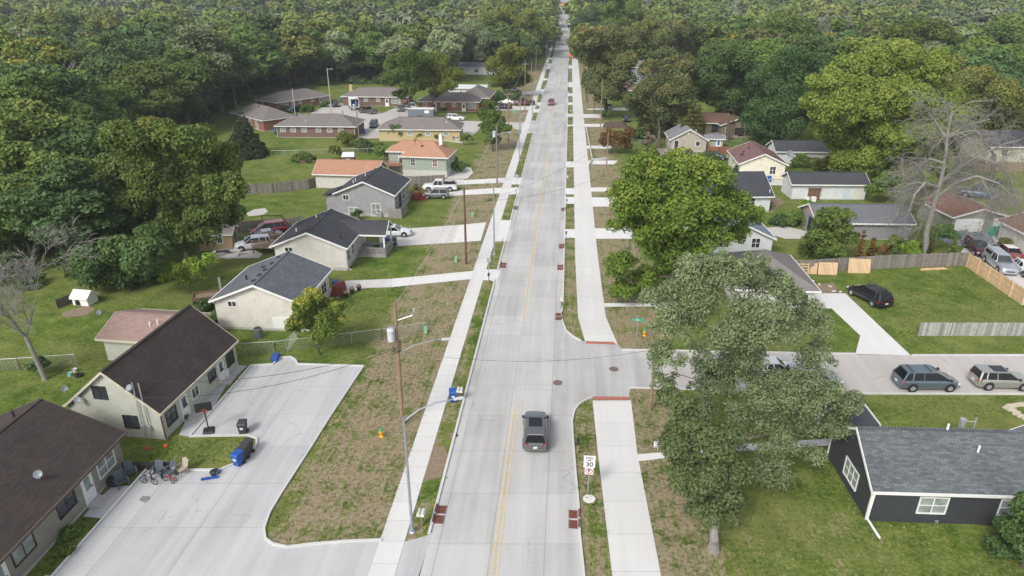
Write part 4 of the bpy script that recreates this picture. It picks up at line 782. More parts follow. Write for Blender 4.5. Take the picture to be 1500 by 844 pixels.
car('bright blue car behind the warm grey house yard', 'sedan', BRBL, (1022, 233), (990, 232))
car('dark green grey sedan partly hidden by round bushes', 'sedan', ('green grey car paint', (.1, .125, .12), .4), (1033, 232), (1062, 234))
car('pale van with a white windscreen under the bare tree', 'van', SILV, (1392, 228), (1358, 229), 'van')
car('grey suv parked on the drive behind the big maple trunk', 'suv', GRY, (891, 164), (892, 155), 'suv')
car('dark sedan facing the camera beside the brown brush pile', 'sedan', NAVY, (917, 173), (917.5, 182))
car('white sedan poking out behind the open porch', 'sedan', WHT, (558, 345), (597, 345))
wp = car('white pickup with black cargo in its bed on the narrow drive', 'pickup', WHT, (668, 279), (621, 279), 'pickup')
car('small grey green boxy suv in front of the white pickup', 'box', GRY, (656, 290), (622, 290), 'suv')
car('dark blue suv on the drive between the two front duplexes', 'suv', NAVY, (551, 181), (544, 192), 'suv')
car('bronze crew cab pickup parked across the court', 'pickup', BRZ, (554, 168), (524, 164), 'pickup')
car('dark grey suv nose out beside the crew cab pickup', 'suv', GUN, (589, 157), (585, 168), 'suv')
car('black pickup behind the dark grey suv', 'pickup', BLK, (597, 150), (594, 160), 'pickup')
car('white pickup between the tree trunks by the court', 'pickup', WHT, (603, 156), (606, 165), 'pickup')
car('dark wagon in front of the angled red brick duplex', 'suv', NAVY, (444, 162), (419, 166), 'wagon')
car('small black suv left of the white box truck', 'suv', BLK, (489, 152), (494, 160), 'suv')
car('white suv beside the taupe duplex roof near the side street', 'suv', WHT, (656, 176), (680, 177), 'suv')
car('white coupe nearest the hedge by the road', 'sedan', WHT, (753, 153), (731, 152)); car('black sedan in front of the white coupe', 'sedan', BLK, (748, 160), (727, 160))
car('dark maroon pickup beside the white coupe', 'pickup', MARN, (781, 154), (757, 154), 'pickup')
car('silver sedan under the tree behind the hedge', 'sedan', SILV, (744, 135), (759, 134))
car('white suv in the back yard beside the wooden deck', 'suv', WHT, (390, 362), (353, 366), 'suv'); car('silver car with its hood toward the red truck', 'sedan', SILV, (402, 350), (372, 355))
car('red van at the end of the dark fence', 'van', REDP, (413, 340), (375, 345), 'van')
car('white suv far up the road near the orange signs', 'suv', WHT, (828.5, 56), (828, 60), name='moving_car'); car('dark car beyond the orange signs near the hilltop', 'sedan', BLK, (829, 20), (829, 18), name='moving_car')
for i, (u, v, lab, cc) in enumerate(((785, 63, 'silver car in the drive of the small white house', SILV), (791, 60, 'white car by the road far up the left side', WHT), (797, 74, 'dark car parked by the pale house far up the left', BLK), (823, 9, 'white truck in the far road works', WHT), (832, 8, 'dark truck in the far road works', NAVY))):
    p = G(u, v); car(lab, 'suv' if i % 2 else 'sedan', cc, (p.x - 2, p.y), (p.x + 2, p.y + .3), world=True)
# cargo in the white pickup
b = MB()
for i, (x, y, z, s) in enumerate(((-2.2, -.4, 1.3, .3), (-1.7, .3, 1.35, .35), (-1.2, -.3, 1.3, .28), (-2.4, .4, 1.28, .25))): b.box(x - s, y - s, 1.18, x + s, y + s, z + s * .6, Matrix.Rotation(0, 4, 'Z'))
b.bar((-2.7, -.8, 1.5), (-.9, -.8, 1.75), .06); b.bar((-2.7, .8, 1.55), (-.9, .8, 1.75), .06)
o = b.build('cargo', BLACK, bevel=.05); o.location = wp.location; o.rotation_euler = wp.rotation_euler; tag(o, 'heap of black cargo in the bed of the white pickup', 'cargo')
# box truck with its back open
t = thing('box_truck', 'white box truck with its rear roll door open in front of the brown duplex', 'truck', G(519, 160), R(110))
b = MB(); b.box(-2.6, -1.15, .9, 2.2, -1.08, 3.1); b.box(-2.6, 1.08, .9, 2.2, 1.15, 3.1); b.box(-2.6, -1.15, 3.1, 2.2, 1.15, 3.17); b.box(-2.6, -1.15, .8, 2.2, 1.15, .9); b.box(2.13, -1.08, .9, 2.2, 1.08, 3.1); b.build('box_body', WHITE, t)
b = MB(); b.hexa([(2.3, -1, .5), (4.1, -1, .5), (4.1, 1, .5), (2.3, 1, .5)], [(2.3, -.95, 2.2), (3.3, -.95, 2.2), (3.3, .95, 2.2), (2.3, .95, 2.2)]); b.build('cab', WHITE, t, bevel=.06)
b = MB(); b.box(-1.8, -.9, .92, -.9, .1, 2.2); b.box(-1.2, .2, .92, -.2, .95, 1.9); b.build('cargo', mat('blue moving blanket', (.03, .09, .3), .9), t)
for x in (-1.6, 3.0):
    for s in (-1, 1): b = MB(); b.tube([(x, s * .8, .45), (x, s * 1.1, .45)], .45, 14); b.build('wheel', TYRE, t)
t = thing('camper_trailer', 'long low grey trailer with a white top edge behind the taupe roof', 'trailer', G(618, 172), R(-4))
b = MB(); b.box(-3.4, -1.2, .45, 3.4, 1.2, 2.3); b.build('body', mat('grey trailer side', (.12, .15, .17), .6), t, bevel=.05)
b = MB(); b.box(-3.45, -1.25, 2.303, 3.45, 1.25, 2.45); b.build('roof', WHITE, t); b = MB(); b.box(1.0, -1.23, 1.3, 2.2, -1.2, 2.0); b.build('window', WHITE, t)
for x in (-.6, .3): b = MB(); b.tube([(x, -1.22, .36), (x, -1.0, .36)], .36, 12); b.build('wheel', TYRE, t)

# ---------------------------------------------------------------- street furniture
POLEW = mat('weathered utility pole', (.24, .165, .11), .9, .3, 2); POLED = mat('dark treated pole', (.12, .065, .045), .9, .25, 2); STEEL = mat('galvanised steel pole', (.34, .38, .41), .45, .08, 3, metal=.5)
def pole(label, base, h, m=POLEW, r=.14, lean=(0, 0), z0=0, arms=(), trans=None, lamp=None, name='utility_pole', world=False, rz=0):
    p = Vector(base) if world else G(*base); root = thing(name, label, 'utility pole', p, rz)
    b = MB(); tip = (lean[0], lean[1], h); b.tube([(0, 0, -.3), (lean[0] * .5, lean[1] * .5, h * .5), tip], [r, r * .87, r * .7], 10); b.build('pole', m, root, smooth=True)
    for z, l, ax in arms:
        b = MB(); d = Vector((math.cos(ax), math.sin(ax), 0)) * l / 2; c = Vector((lean[0] * z / h, lean[1] * z / h, z)); b.bar(c - d, c + d, .1, .12); ao = b.build('crossarm', m, root)
        for s in (-.9, -.4, .4, .9): b = MB(); q = c + d * s; b.cyl(q.x, q.y, q.z + .06, q.z + .24, .05); b.build('insulator', METAL, ao)
    if trans:
        z, dx, dy = trans; b = MB(); b.lathe([(.02, 0), (.27, .02), (.28, .1), (.28, .85), (.3, .9), (.24, 1.0), (.05, 1.02)], 14, (dx, dy, z)); to = b.build('transformer', mat('transformer grey', (.5, .53, .56), .45, .06), root, smooth=True)
        b = MB(); b.cyl(dx - .1, dy, z + .98, z + 1.25, .045); b.cyl(dx + .12, dy, z + .98, z + 1.2, .045); b.build('bushing', METAL, to)
    if lamp:
        z, lx, ly, up = lamp; b = MB(); b.tube([(0, 0, z), (lx * .4, ly * .4, z + up * .7), (lx * .8, ly * .8, z + up), (lx, ly, z + up)], [.045, .04, .035, .03], 6); ao = b.build('lamp_arm', STEEL, root)
        d = Vector((lx, ly, 0)).normalized(); e = Vector((lx, ly, z + up)); b = MB(); b.bar(e - d * .1, e + d * .6, .26, .12); b.build('lamp_head', mat('lamp head', (.5, .52, .54), .5), ao, bevel=.03)
    return root
u1 = pole('tall weathered utility pole with a transformer and lamp arm on the dry verge', (590, 622), 10.6, trans=(7.6, -.3, -.3), lamp=(6.3, 3.4, .5, 1.0), r=.16, lean=(.1, 0))
b = MB(); b.tube([(.1, 0, 9.1), (1.3, .1, 9.5), (1.45, .1, 9.9)], .04, 6); b.lathe([(.02, 0), (.1, .05), (.1, .3), (.02, .35)], 8, (1.45, .1, 9.75)); b.build('cutout_bracket', METAL, u1)
for k in range(3):
    b = MB(); b.tube([(.3 * math.sin(t), .3 * math.cos(t) + .1, 6.9 + .5 * math.cos(t * .5 + k) + .1 * k) for t in [i * .5 for i in range(13)]], .022, 5); b.build('cable_loop', BLACK, u1)
u2 = pole('dark brown treated pole beside the off white house lawn', (683, 387), 9.8, POLED, .15)
u3 = pole('brown wooden pole at the corner of the side street beside the big tree', (952, 602), 5.9, POLEW, .13)
u4 = pole('grey pole with a transformer in front of the young green tree', (728, 268), 10.2, mat('grey old pole', (.2, .18, .16), .9, .2), .14, trans=(8.0, -.4, 0), lamp=(8.3, 1.8, .2, .5))
u5 = pole('thin wooden pole right of the trail behind the yellow green tree', (893, 316), 7.0, POLEW, .12); u6 = pole('wooden pole right of the trail beside the red leaved shrub', (887, 270), 9.0, POLEW, .12)
u7 = pole('tall pole before the big roadside maple', (878, 211), 14, POLEW, .13); u8 = pole('wooden pole at the left side street corner', (745, 209), 11, POLEW, .14, arms=((10.4, 2.2, R(5)),))
u9 = pole('tall pole beside the dark maroon pickup', (769, 164), 13.5, POLEW, .14, arms=((12.6, 1.8, R(5)),))
pole('wooden pole far up the left pavement behind the parked cars', (778, 153), 12, POLEW, .13); pole('slim wooden pole far up by the green sign yard', (797, 72), 15, POLEW, .15); pole('thin pole near the far intersection', (785, 112), 10, POLEW, .13)
pole('pole with a small transformer behind the dark conifer', (347, 165), 13.5, mat('grey old pole', (.2, .18, .16), .9, .2), .16, trans=(10.4, -.45, 0)); pole('bare grey pole behind the angled brick duplex', (425, 128), 11, mat('grey old pole', (.2, .18, .16), .9, .2), .15)
pole('tall concrete pole with a lamp in the middle of the court', (486, 167), 12, mat('pale wooden pole', (.42, .37, .3), .85, .12), .15, lamp=(11.6, .9, 0, .15)); pole('grey pole with a drum at the corner of the brown brick duplex', (526, 203), 9.0, mat('grey old pole', (.2, .18, .16), .9, .2), .14, trans=(6.6, -.5, 0))
pole('thin pole standing in front of the angled brick duplex', (433, 172), 7.5, WHITE, .07)
for u, v, h, lab in ((819, 62, 9, 'white pole far up the left pavement'), (805, 55, 14, 'pale pole by the far yellow trees'), (800, 58, 14, 'second pale pole by the far yellow trees')): pole(lab, (u, v), h, mat('pale wooden pole', (.42, .37, .3), .85, .12), .12)
pole('short wooden pole at the roadside under the maple right of the trail', (861, 160), 6, POLEW, .1); pole('slender pole on the lawn right of the far trail', (870, 166), 4, POLED, .1)
def street_light(label, base, h, arm=(3.0, .3), r=.1):
    root = thing('street_light', label, 'street light', G(*base), 0, 'street lights along the left pavement')
    b = MB(); b.tube([(0, 0, 0), (0, 0, h)], [r, r * .65], 10); b.build('pole', STEEL, root, smooth=True)
    b = MB(); b.lathe([(.24, 0), (.24, .05), (.17, .12), (.13, .4)], 10); b.build('base', STEEL, root)
    ax, ay = arm; b = MB(); b.tube([(0, 0, h - .25), (ax * .3, ay * .3, h + .35), (ax * .62, ay * .62, h + .62), (ax, ay, h + .66)], [.05, .045, .04, .035], 6); a = b.build('lamp_arm', STEEL, root)
    d = Vector((ax, ay, 0)).normalized(); e = Vector((ax, ay, h + .66)); b = MB(); b.bar(e - d * .05, e + d * .55, .24, .1); b.build('lamp_head', mat('lamp head', (.5, .52, .54), .5), a, bevel=.03)
    return root
street_light('galvanised street light nearest the camera beside the lot entrance', (604, 779), 8.6, (2.9, .9)); street_light('galvanised street light next to the wide new driveway', (724, 373), 8.8, (-.6, .2))
street_light('galvanised street light on the left verge past the grey pole', (761, 234), 8.4, (1.2, .2)); street_light('street light at the left side street corner', (762, 196), 8.5, (2.0, .2)); street_light('street light beside the parked maroon pickup', (780, 174), 9, (2.2, .2))
street_light('street light far up the left pavement by the yellow trees', (800, 92), 9, (2.2, .2)); street_light('last visible street light up the left pavement', (808, 72), 9, (2.2, .2))
WIRM = mat('black cable', (.03, .03, .032), .6, .1); WIRL = mat('pale cable', (.4, .4, .42), .6, .1)
def wire(label, a, c, sag=.8, r=.018, m=WIRM):
    a = Vector(a); c = Vector(c); b = MB(); pts = [a.lerp(c, i / 16) - Vector((0, 0, sag * 4 * (i / 16) * (1 - i / 16))) for i in range(17)]
    b.tube(pts, r, 5, cap=False); tag(b.build('overhead_wire', m), label, 'cable')
P1 = Vector((u1.location.x + .08, u1.location.y, 0)); P2 = u2.location; P4 = u4.location
def up(p, z): return Vector((p.x, p.y, z))
m2 = Vector((-26.2, 43.2, 4.9))
wire('dark cable from the transformer pole down to the conduit on the sage house', up(P1, 7.0), m2, .9); wire('lower dark cable from the transformer pole to the sage house', up(P1, 6.9), Vector((-27.8, 42.6, 3.9)), 1.2)
wire('pale power line between the transformer pole and the dark brown pole', up(P1, 10.4), up(P2, 9.6), .6, .015, WIRL); wire('power line from the dark brown pole to the grey transformer pole', up(P2, 9.6), up(P4, 10), .7, .015, WIRL)
wire('thin line from the grey transformer pole up the street', up(P4, 10), up(u8.location, 10.5), .6, .015, WIRL); wire('thin line further up the street past the parked cars', up(u8.location, 10.4), up(u9.location, 12.6), .7, .02, WIRL)
wire('dark cable crossing the road from the transformer pole to the corner pole', up(P1, 6.6), up(u3.location, 5.7), 1.0, .012); wire('dark cable crossing the road from the brown pole to the trail pole', up(P2, 8.0), up(u5.location, 6.6), 1.0, .014)
wire('second cable crossing the road further up', up(P2, 7.2), up(u6.location, 7.5), 1.0, .014); wire('cable from the corner pole into the big tree', up(u3.location, 5.6), Vector((20, 48, 6)), .6, .012)
wire('power line along the court behind the brick duplexes', G(347, 165) + Vector((0, 0, 12.5)), G(425, 128) + Vector((0, 0, 10.5)), 1, .025)

# small roadside things
def mailbox(label, base, box=WHITE2, post=POLEW, n=1, rz=R(-4.5)):
    root = thing('mailbox', label, 'mailbox', G(*base), rz, 'mailboxes along the road')
    b = MB(); b.box(-.05, -.05, 0, .05, .05, 1.0); b.build('post', post, root)
    for i in range(n):
        b = MB(); w_ = .11; x = (i - (n - 1) / 2) * .26; prof = [(-w_, 0), (w_, 0), (w_, .14)] + [(w_ * math.cos(t), .14 + w_ * math.sin(t)) for t in (R(36), R(72), R(108), R(144))] + [(-w_, .14)]
        k = len(prof); b.add([(x + p, -.28, 1.0 + z) for p, z in prof] + [(x + p, .28, 1.0 + z) for p, z in prof], [tuple(range(k)), tuple(range(2 * k - 1, k - 1, -1))] + [(j, k + j, k + (j + 1) % k, (j + 1) % k) for j in range(k)]); o = b.build('box', box, root, smooth=True)
    return root
mailbox('white pair of mailboxes on one post by the nearest street light', (618, 771), n=2); mailbox('white pair of mailboxes in front of the blue cart on the verge', (674, 588), n=2)
mailbox('single black mailbox on the kerb beside the dark grey crossover', (846, 665), BLACK); mailbox('white mailbox by the kerb left of the trail near the dirt notch', (822, 452))
for u, v, m, lab in ((716, 415, BLACK, 'black mailbox at the end of the long narrow drive'), (829, 352, BLACK, 'black mailbox beside the third driveway apron on the right'), (830, 303, BLACK, 'dark mailbox left of the trail by the drain inlets'), (759, 262, DARKM, 'dark mailbox on the left verge before the second new drive'),
                     (736, 360, WHITE, 'white mailbox at the wide new driveway'), (756, 285, WHITE, 'white mailbox beside the small grey green suv drive'), (831, 268, WHITE, 'white mailbox on the far right verge'), (832, 236, DARKM, 'dark mailbox on the long right verge'), (794, 144, WHITE, 'white mailbox on the far left verge'), (835, 108, WHITE, 'white mailbox on the verge before the big maple'), (836, 168, WHITE, 'white mailbox on the verge near the maroon car')): mailbox(lab, (u, v), m)
BLUEC = mat('blue cart plastic', (.012, .075, .30), .5, .12); GREYC = mat('dark cart plastic', (.04, .042, .045), .55, .15)
_cart = {}
def cart(label, base, m=BLUEC, rz=0):
    if m in _cart: r = dup(_cart[m], G(*base), rz, label)
    else:
        r = thing('trash_cart', label, 'trash cart', G(*base), rz, 'wheeled trash and recycling carts')
        b = MB(); b.hexa([(-.24, -.26, .06), (.24, -.26, .06), (.24, .24, .06), (-.24, .24, .06)], [(-.31, -.36, .98), (.31, -.36, .98), (.31, .36, .98), (-.31, .36, .98)]); b.build('body', m, r, bevel=.03)
        b = MB(); b.hexa([(-.34, -.4, .98), (.34, -.4, .98), (.34, .4, .98), (-.34, .4, .98)], [(-.3, -.33, 1.08), (.3, -.33, 1.08), (.3, .37, 1.1), (-.3, .37, 1.1)]); b.build('lid', m, r, bevel=.02)
        b = MB(); b.bar((-.26, .45, 1.02), (.26, .45, 1.02), .04); b.build('handle', m, r)
        b = MB(); b.box(-.12, -.345, .55, .12, -.315, .75, Matrix.Identity(4)); b.build('sticker', mat('white sticker', (.5, .55, .6)), r)
        for s in (-1, 1): b = MB(); b.tube([(s * .26, .24, .13), (s * .32, .24, .13)], .13, 12); b.build('wheel', TYRE, r)
        _cart[m] = r
    return r
cart('blue recycling cart on the verge behind the paired mailboxes', (664, 588), rz=.1); cart('blue cart at the front of the row on the grass island kerb', (350, 681), rz=-.35); cart('dark cart just behind the blue one at the island kerb', (357, 673), GREYC, -.35); cart('dark cart furthest back on the island kerb', (364, 664), GREYC, -.35)
cart('dark cart standing alone on the lot near the basketball hoop', (357, 635), GREYC, .1); cart('blue cart beside the cream house drive', (492, 424), rz=.2); cart('blue cart at the end of the porch railing', (568, 360)); cart('dark cart beside the blue one near the porch', (578, 360), GREYC)
cart('dark cart against the ivory wall', (1116, 266), GREYC); cart('blue cart against the ivory wall', (1126, 267)); cart('dark cart in front of the short grey fence', (610, 279), GREYC); cart('blue cart at the right end of the brown brick duplex', (533, 196)); cart('blue cart beside the pale yellow duplex', (665, 207)); cart('dark cart beside the pale yellow duplex', (672, 207), GREYC)
cart('blue cart left of the brown brick duplex', (403, 196)); cart('blue cart left of the box truck by the back duplex', (499, 149)); cart('blue cart under the trees behind the hedge', (740, 134)); cart('dark cart behind the brick duplex near the blue suv', (559, 203), GREYC)
GRNH = mat('green hydrant cap', (.02, .3, .16), .5); YELH = mat('yellow hydrant', (.75, .38, .02), .5)
for u, v, lab in ((559, 640, 'yellow hydrant with a green cap on the dry verge by the transformer pole'), (944, 492, 'yellow hydrant with a green cap beside the street name sign'), (751, 192, 'yellow hydrant at the left side street corner')):
    r = thing('fire_hydrant', lab, 'hydrant', G(u, v), .3, 'fire hydrants')
    b = MB(); b.lathe([(.17, 0), (.17, .06), (.11, .09), (.11, .5), (.15, .53), (.15, .57)], 12); b.build('barrel', YELH, r, smooth=True)
    b = MB(); b.lathe([(.14, .57), (.13, .66), (.08, .74), (.03, .78), (.03, .83)], 12); b.build('bonnet', GRNH, r, smooth=True)
    for s in (-1, 1): b = MB(); b.tube([(s * .1, 0, .42), (s * .21, 0, .42)], .06, 8); b.build('nozzle', YELH, r)
for u, v, lab in ((624, 488, 'green utility pedestal at the end of the chain link fence'), (668, 384, 'green utility pedestal left of the dark brown pole'), (692, 318, 'green utility pedestal on the dry lawn past the wide drive')):
    b = MB(); b.hexa([(-.16, -.13, 0), (.16, -.13, 0), (.16, .13, 0), (-.16, .13, 0)], [(-.14, -.11, .75), (.14, -.11, .75), (.14, .11, .75), (-.14, .11, .75)]); o = b.build('utility_pedestal', mat('pale green pedestal', (.25, .42, .3), .6), bevel=.04); o.location = G(u, v); tag(o, lab, 'pedestal')
RUST = mat('rusty cast iron', (.15, .055, .038), .85, .3, 8); TACT = mat('brick red tactile plate', (.36, .135, .095), .8, .15, 8)
for pts, lab in (([(858, 500.5), (899, 501.5), (902, 505), (858, 504)], 'tactile paving strip across the trail above the side street'), ([(869, 581.5), (920, 582), (921, 586.5), (870, 586)], 'tactile paving strip across the trail below the side street'), ([(945, 512), (970, 512), (970, 517), (955, 517)], 'small tactile plate at the corner pole')):
    q = [G(*p) for p in pts]; q = q if (q[1] - q[0]).cross(q[2] - q[1]).z > 0 else q[::-1]; b = MB(); b.hexa([p + Vector((0, 0, .03)) for p in q], [p + Vector((0, 0, .055)) for p in q]); tag(b.build('tactile_plate', TACT), lab, 'tactile paving')
def inlet(label, u, v, side):
    r = thing('storm_drain', label, 'storm drain', G(u, v) + Vector((0, 0, .02)), R(-4.5), 'rusty storm drain inlets')
    for k in (-1, 1):
        b = MB()
        for i in range(6): b.box(-.24, k * .46 - .36 + i * .13, 0, .24, k * .46 - .31 + i * .13, .03)
        b.box(-.31, k * .46 - .39, 0, -.27, k * .46 + .39, .034); b.box(.27, k * .46 - .39, 0, .31, k * .46 + .39, .034); b.box(-.24, k * .46 - .37, -.01, .24, k * .46 + .37, .006); b.build('grate', RUST, r)
        b = MB(); b.box(side * .36 - .05, k * .46 - .37, 0, side * .36 + .05, k * .46 + .37, .16); b.build('kerb_box', RUST, r)
for lab, u, v, s in (('storm drain on the left kerb by the nearest street light', 645, 754, -1), ('storm drain on the right kerb near the speed limit sign', 840, 761, 1), ('storm drain on the left kerb by the black mailbox drive', 738, 389, -1), ('storm drain on the right kerb above the side street', 818, 464, 1),
                     ('storm drain on the right kerb opposite the narrow drive', 820, 392, 1), ('storm drain on the right kerb past the third apron', 822, 361, 1), ('storm drain on the right kerb far up by the dark mailbox', 825, 307, 1), ('storm drain on the left kerb past the wide drive', 756, 305, -1)): inlet(lab, u, v, s)
for u, v, rr, lab in ((817, 561, .42, 'round iron manhole cover in the mouth of the side street'), (899, 541, .42, 'round iron manhole cover in the middle of the side street')):
    b = MB(); b.cyl(0, 0, 0, .022, rr, n=24); b.cyl(0, 0, .022, .028, rr * .8, n=20); o = b.build('manhole_cover', mat('worn cast iron', (.16, .11, .10), .7, .25, 8)); o.location = G(u, v) + Vector((0, 0, .012)); tag(o, lab, 'manhole cover')
b = MB(); b.cyl(0, 0, 0, .02, .42, n=20); o = b.build('concrete_cap', CON_NEW); o.location = G(863, 731); tag(o, 'pale round concrete cap in the right verge below the speed sign', 'utility cover')
def text(s, size, m, parent, loc, rot=(R(90), 0, 0), name='lettering'):
    cu = bpy.data.curves.new('lettering', 'FONT'); cu.body = s; cu.size = size; cu.align_x = 'CENTER'; cu.align_y = 'CENTER'; cu.extrude = .002; cu.offset = .004 * size / .2
    t = bpy.data.objects.new('t', cu); C.objects.link(t); bpy.context.view_layer.update(); me = bpy.data.meshes.new_from_object(t); bpy.data.objects.remove(t); me.materials.append(m)
    o = bpy.data.objects.new(name, me); C.objects.link(o); o.parent = parent; o.location = loc; o.rotation_euler = rot; return o
INK = mat('black sign ink', (.02, .02, .02), .6); REDI = mat('red sign ink', (.5, .03, .05), .6); SGNW = mat('white sign face', (.78, .78, .78), .5, .03); SGRN = mat('green sign face', (.0, .38, .24), .5, .04)
r = thing('road_sign', 'speed limit sign above a small no parking sign on the right verge', 'road sign', G(861, 722), R(-4))
b = MB(); b.box(-.035, -.02, 0, .035, .02, 3.0); b.build('post', STEEL, r)
b = MB(); b.box(-.38, -.045, 2.15, .38, -.02, 3.1); f1 = b.build('speed_sign', SGNW, r); text('SPEED', .19, INK, f1, (0, -.05, 2.93)); text('LIMIT', .19, INK, f1, (0, -.05, 2.74)); text('30', .5, INK, f1, (0, -.05, 2.4))
b = MB(); b.box(-.28, -.045, 1.58, .28, -.02, 2.13); f2 = b.build('parking_sign', SGNW, r); text('P', .4, INK, f2, (0, -.05, 1.86))
b = MB(); n = 28
for k in range(n):
    a0, a1 = 2 * math.pi * k / n, 2 * math.pi * (k + 1) / n
    b.add([(q * math.cos(a), -.056, 1.86 + q * math.sin(a)) for a, q in ((a0, .19), (a0, .24), (a1, .24), (a1, .19))], [(0, 1, 2, 3)])
b.bar((-.14, -.058, 2.0), (.14, -.058, 1.72), .045, .004); b.build('prohibition_ring', REDI, f2)
r = thing('street_name_sign', 'green street name sign on a thin post by the corner hydrant', 'street sign', G(931, 508), R(-3))
b = MB(); b.cyl(0, 0, 0, 3.2, .03); b.build('post', STEEL, r); b = MB(); b.box(-.48, -.02, 2.75, .48, .02, 2.98); f = b.build('sign_blade', SGRN, r); text('Rita', .17, SGNW, f, (0, -.025, 2.865))
r = thing('yard_sign', 'small white and red yard sign by the narrow path beside the big tree', 'yard sign', G(963, 660), R(8))
b = MB(); b.box(-.015, -.01, 0, .015, .01, .35); b.build('stake', WHITE, r); b = MB(); b.box(-.32, -.012, .3, .32, .012, .82); f = b.build('panel', SGNW, r); b = MB(); b.box(-.26, -.018, .7, .14, -.013, .77); b.build('blue_stripe', BLUEC, f); b = MB(); b.box(-.2, -.018, .5, .31, -.013, .57); b.build('red_stripe', REDI, f); b = MB(); b.box(-.28, -.018, .34, .28, -.013, .4); b.build('blue_stripe', BLUEC, f)
for u, v, lab in ((716, 405, 'small back of a road sign by the black mailbox on the left verge'), (757, 276, 'small grey sign post by the narrow drive')):
    r = thing('road_sign', lab, 'road sign', G(u, v), R(175)); b = MB(); b.box(-.03, -.02, 0, .03, .02, 2.4); b.build('post', STEEL, r); b = MB(); b.box(-.25, -.03, 1.8, .25, -.02, 2.4); b.build('panel', METAL, r)
r = thing('street_name_sign', 'green street name sign at the left side street', 'street sign', G(754, 180)); b = MB(); b.cyl(0, 0, 0, 3, .04); b.build('post', STEEL, r); b = MB(); b.box(-.6, -.02, 2.6, .6, .02, 2.9); b.build('sign_blade', SGRN, r)
ORG = mat('orange work sign', (.85, .14, .02), .6)
for u, v, lab in ((836, 86, 'nearest orange road work sign by the right kerb'), (836, 62, 'larger orange road work sign on the right kerb'), (839, 41, 'farthest orange road work sign near the hilltop')):
    r = thing('work_sign', lab, 'road work sign', G(u, v), R(-4)); b = MB(); b.add([(-.9, -.03, 1.5), (0, -.03, .6), (.9, -.03, 1.5), (0, -.03, 2.4), (-.9, .03, 1.5), (0, .03, .6), (.9, .03, 1.5), (0, .03, 2.4)], [(0, 1, 2, 3), (7, 6, 5, 4), (0, 4, 5, 1), (1, 5, 6, 2), (2, 6, 7, 3), (3, 7, 4, 0)]); b.build('panel', ORG, r); b = MB(); b.bar((-.5, 0, 0), (0, 0, 1.0), .05); b.bar((.5, 0, 0), (0, 0, 1.0), .05); b.build('stand', DARKM, r)
p = G(824, 11); r = thing('excavator', 'small yellow excavator in the far road works', 'excavator', p, .4); YELM = mat('yellow machine paint', (.8, .45, .03), .5)
b = MB(); b.box(-1.3, -1.1, .8, 1.3, 1.1, 1.7); b.box(-.2, -.9, 1.7, 1.0, .3, 2.8); b.build('body', YELM, r, bevel=.08); b = MB(); b.bar((1.2, .5, 1.5), (3.2, .5, 3.4), .3); b.bar((3.2, .5, 3.4), (4.2, .5, 1.0), .25); b.build('boom', YELM, r)
for s in (-1, 1): b = MB(); b.box(-1.6, s * 1.1 - .25, 0, 1.6, s * 1.1 + .25, .7); b.build('track', TYRE, r, bevel=.15)
p = AT(713, 12, 640); r = thing('cell_tower', 'white cell tower with antenna arms on the far hill', 'tower', (p.x, p.y, zt(p.y)))
b = MB(); b.cyl(0, 0, 0, 24, .7, .5); b.build('mast', WHITE, r)
for z in (20, 23):
    b = MB()
    for k in range(3): b.bar((0, 0, z), (3.2 * math.cos(k * 2.1), 3.2 * math.sin(k * 2.1), z), .25); b.box(3.2 * math.cos(k * 2.1) - .3, 3.2 * math.sin(k * 2.1) - .3, z - 1.2, 3.2 * math.cos(k * 2.1) + .3, 3.2 * math.sin(k * 2.1) + .3, z + 1.2)
    b.build('antenna_arm', WHITE, r)

# ---------------------------------------------------------------- yard things
def dish(label, p, rz=0, mast=.5):
    r = thing('satellite_dish', label, 'satellite dish', p, rz); r.scale = (.78, .78, .78); b = MB(); b.tube([(0, 0, 0), (0, 0, mast)], .025, 6); b.build('mast', METAL, r)
    b = MB(); b.lathe([(.02, 0), (.16, .02), (.27, .07), (.33, .12), (.32, .13), (.15, .05), (.02, .03)], 16); o = b.build('reflector', mat('grey dish', (.22, .25, .28), .5), r, smooth=True); o.location = (0, -.05, mast); o.rotation_euler = (R(55), 0, 0)
    b = MB(); b.bar((0, -.05, mast - .2), (0, -.6, mast + .15), .03); b.box(-.05, -.68, mast + .1, .05, -.58, mast + .22); b.build('feed_arm', METAL, r); return r
def onroof(c, deg, L, Wd, he, hr, x, y):
    k = (hr - he) / (Wd / 2); v = Matrix.Rotation(R(deg), 4, 'Z') @ Vector((x, y, hr - k * abs(y))); return Vector((c[0] + v.x, c[1] + v.y, v.z))
dish('satellite dish lying on the near brown roof', onroof(c1, 86.5, L1, W1, 2.65, 5.15, 2.6, -3.9), .5); dish('satellite dish on the left corner of the sage gable', Vector((-32.4, 43.3, 2.9)), .3); dish('satellite dish on the rake of the sage gable', Vector((-28.0, 42.9, 4.2)), -.3)
dish('satellite dish at the back of the faded red brown wing', Vector(G(156, 498)) + Vector((0, 0, 2.6)), .2); dish('satellite dish standing by the off white house roof', onroof((-24.05, 81.5), 86, 9.6, 9.5, 3, 4.9, 4, 4.2), 1.2, .8); dish('large white satellite dish beside the ivory house', G(1152, 252) + Vector((0, 0, 2)), .2, .6).scale = (2.2, 2.2, 2.2)
dish('black dish on a pole on the lawn behind the near roof', G(97, 580), .8, .9)
for u, v, lab, m in ((110, 545, 'white bucket lying on the lawn behind the sage house', WHITE), (103, 551, 'pale blue tub on the lawn behind the sage house', mat('pale blue tub', (.3, .55, .65)))):
    b = MB(); b.lathe([(.14, 0), (.18, .3), (.2, .34), (.17, .33), (.12, .05)], 12); o = b.build('bucket', m); o.location = G(u, v); tag(o, lab, 'bucket')
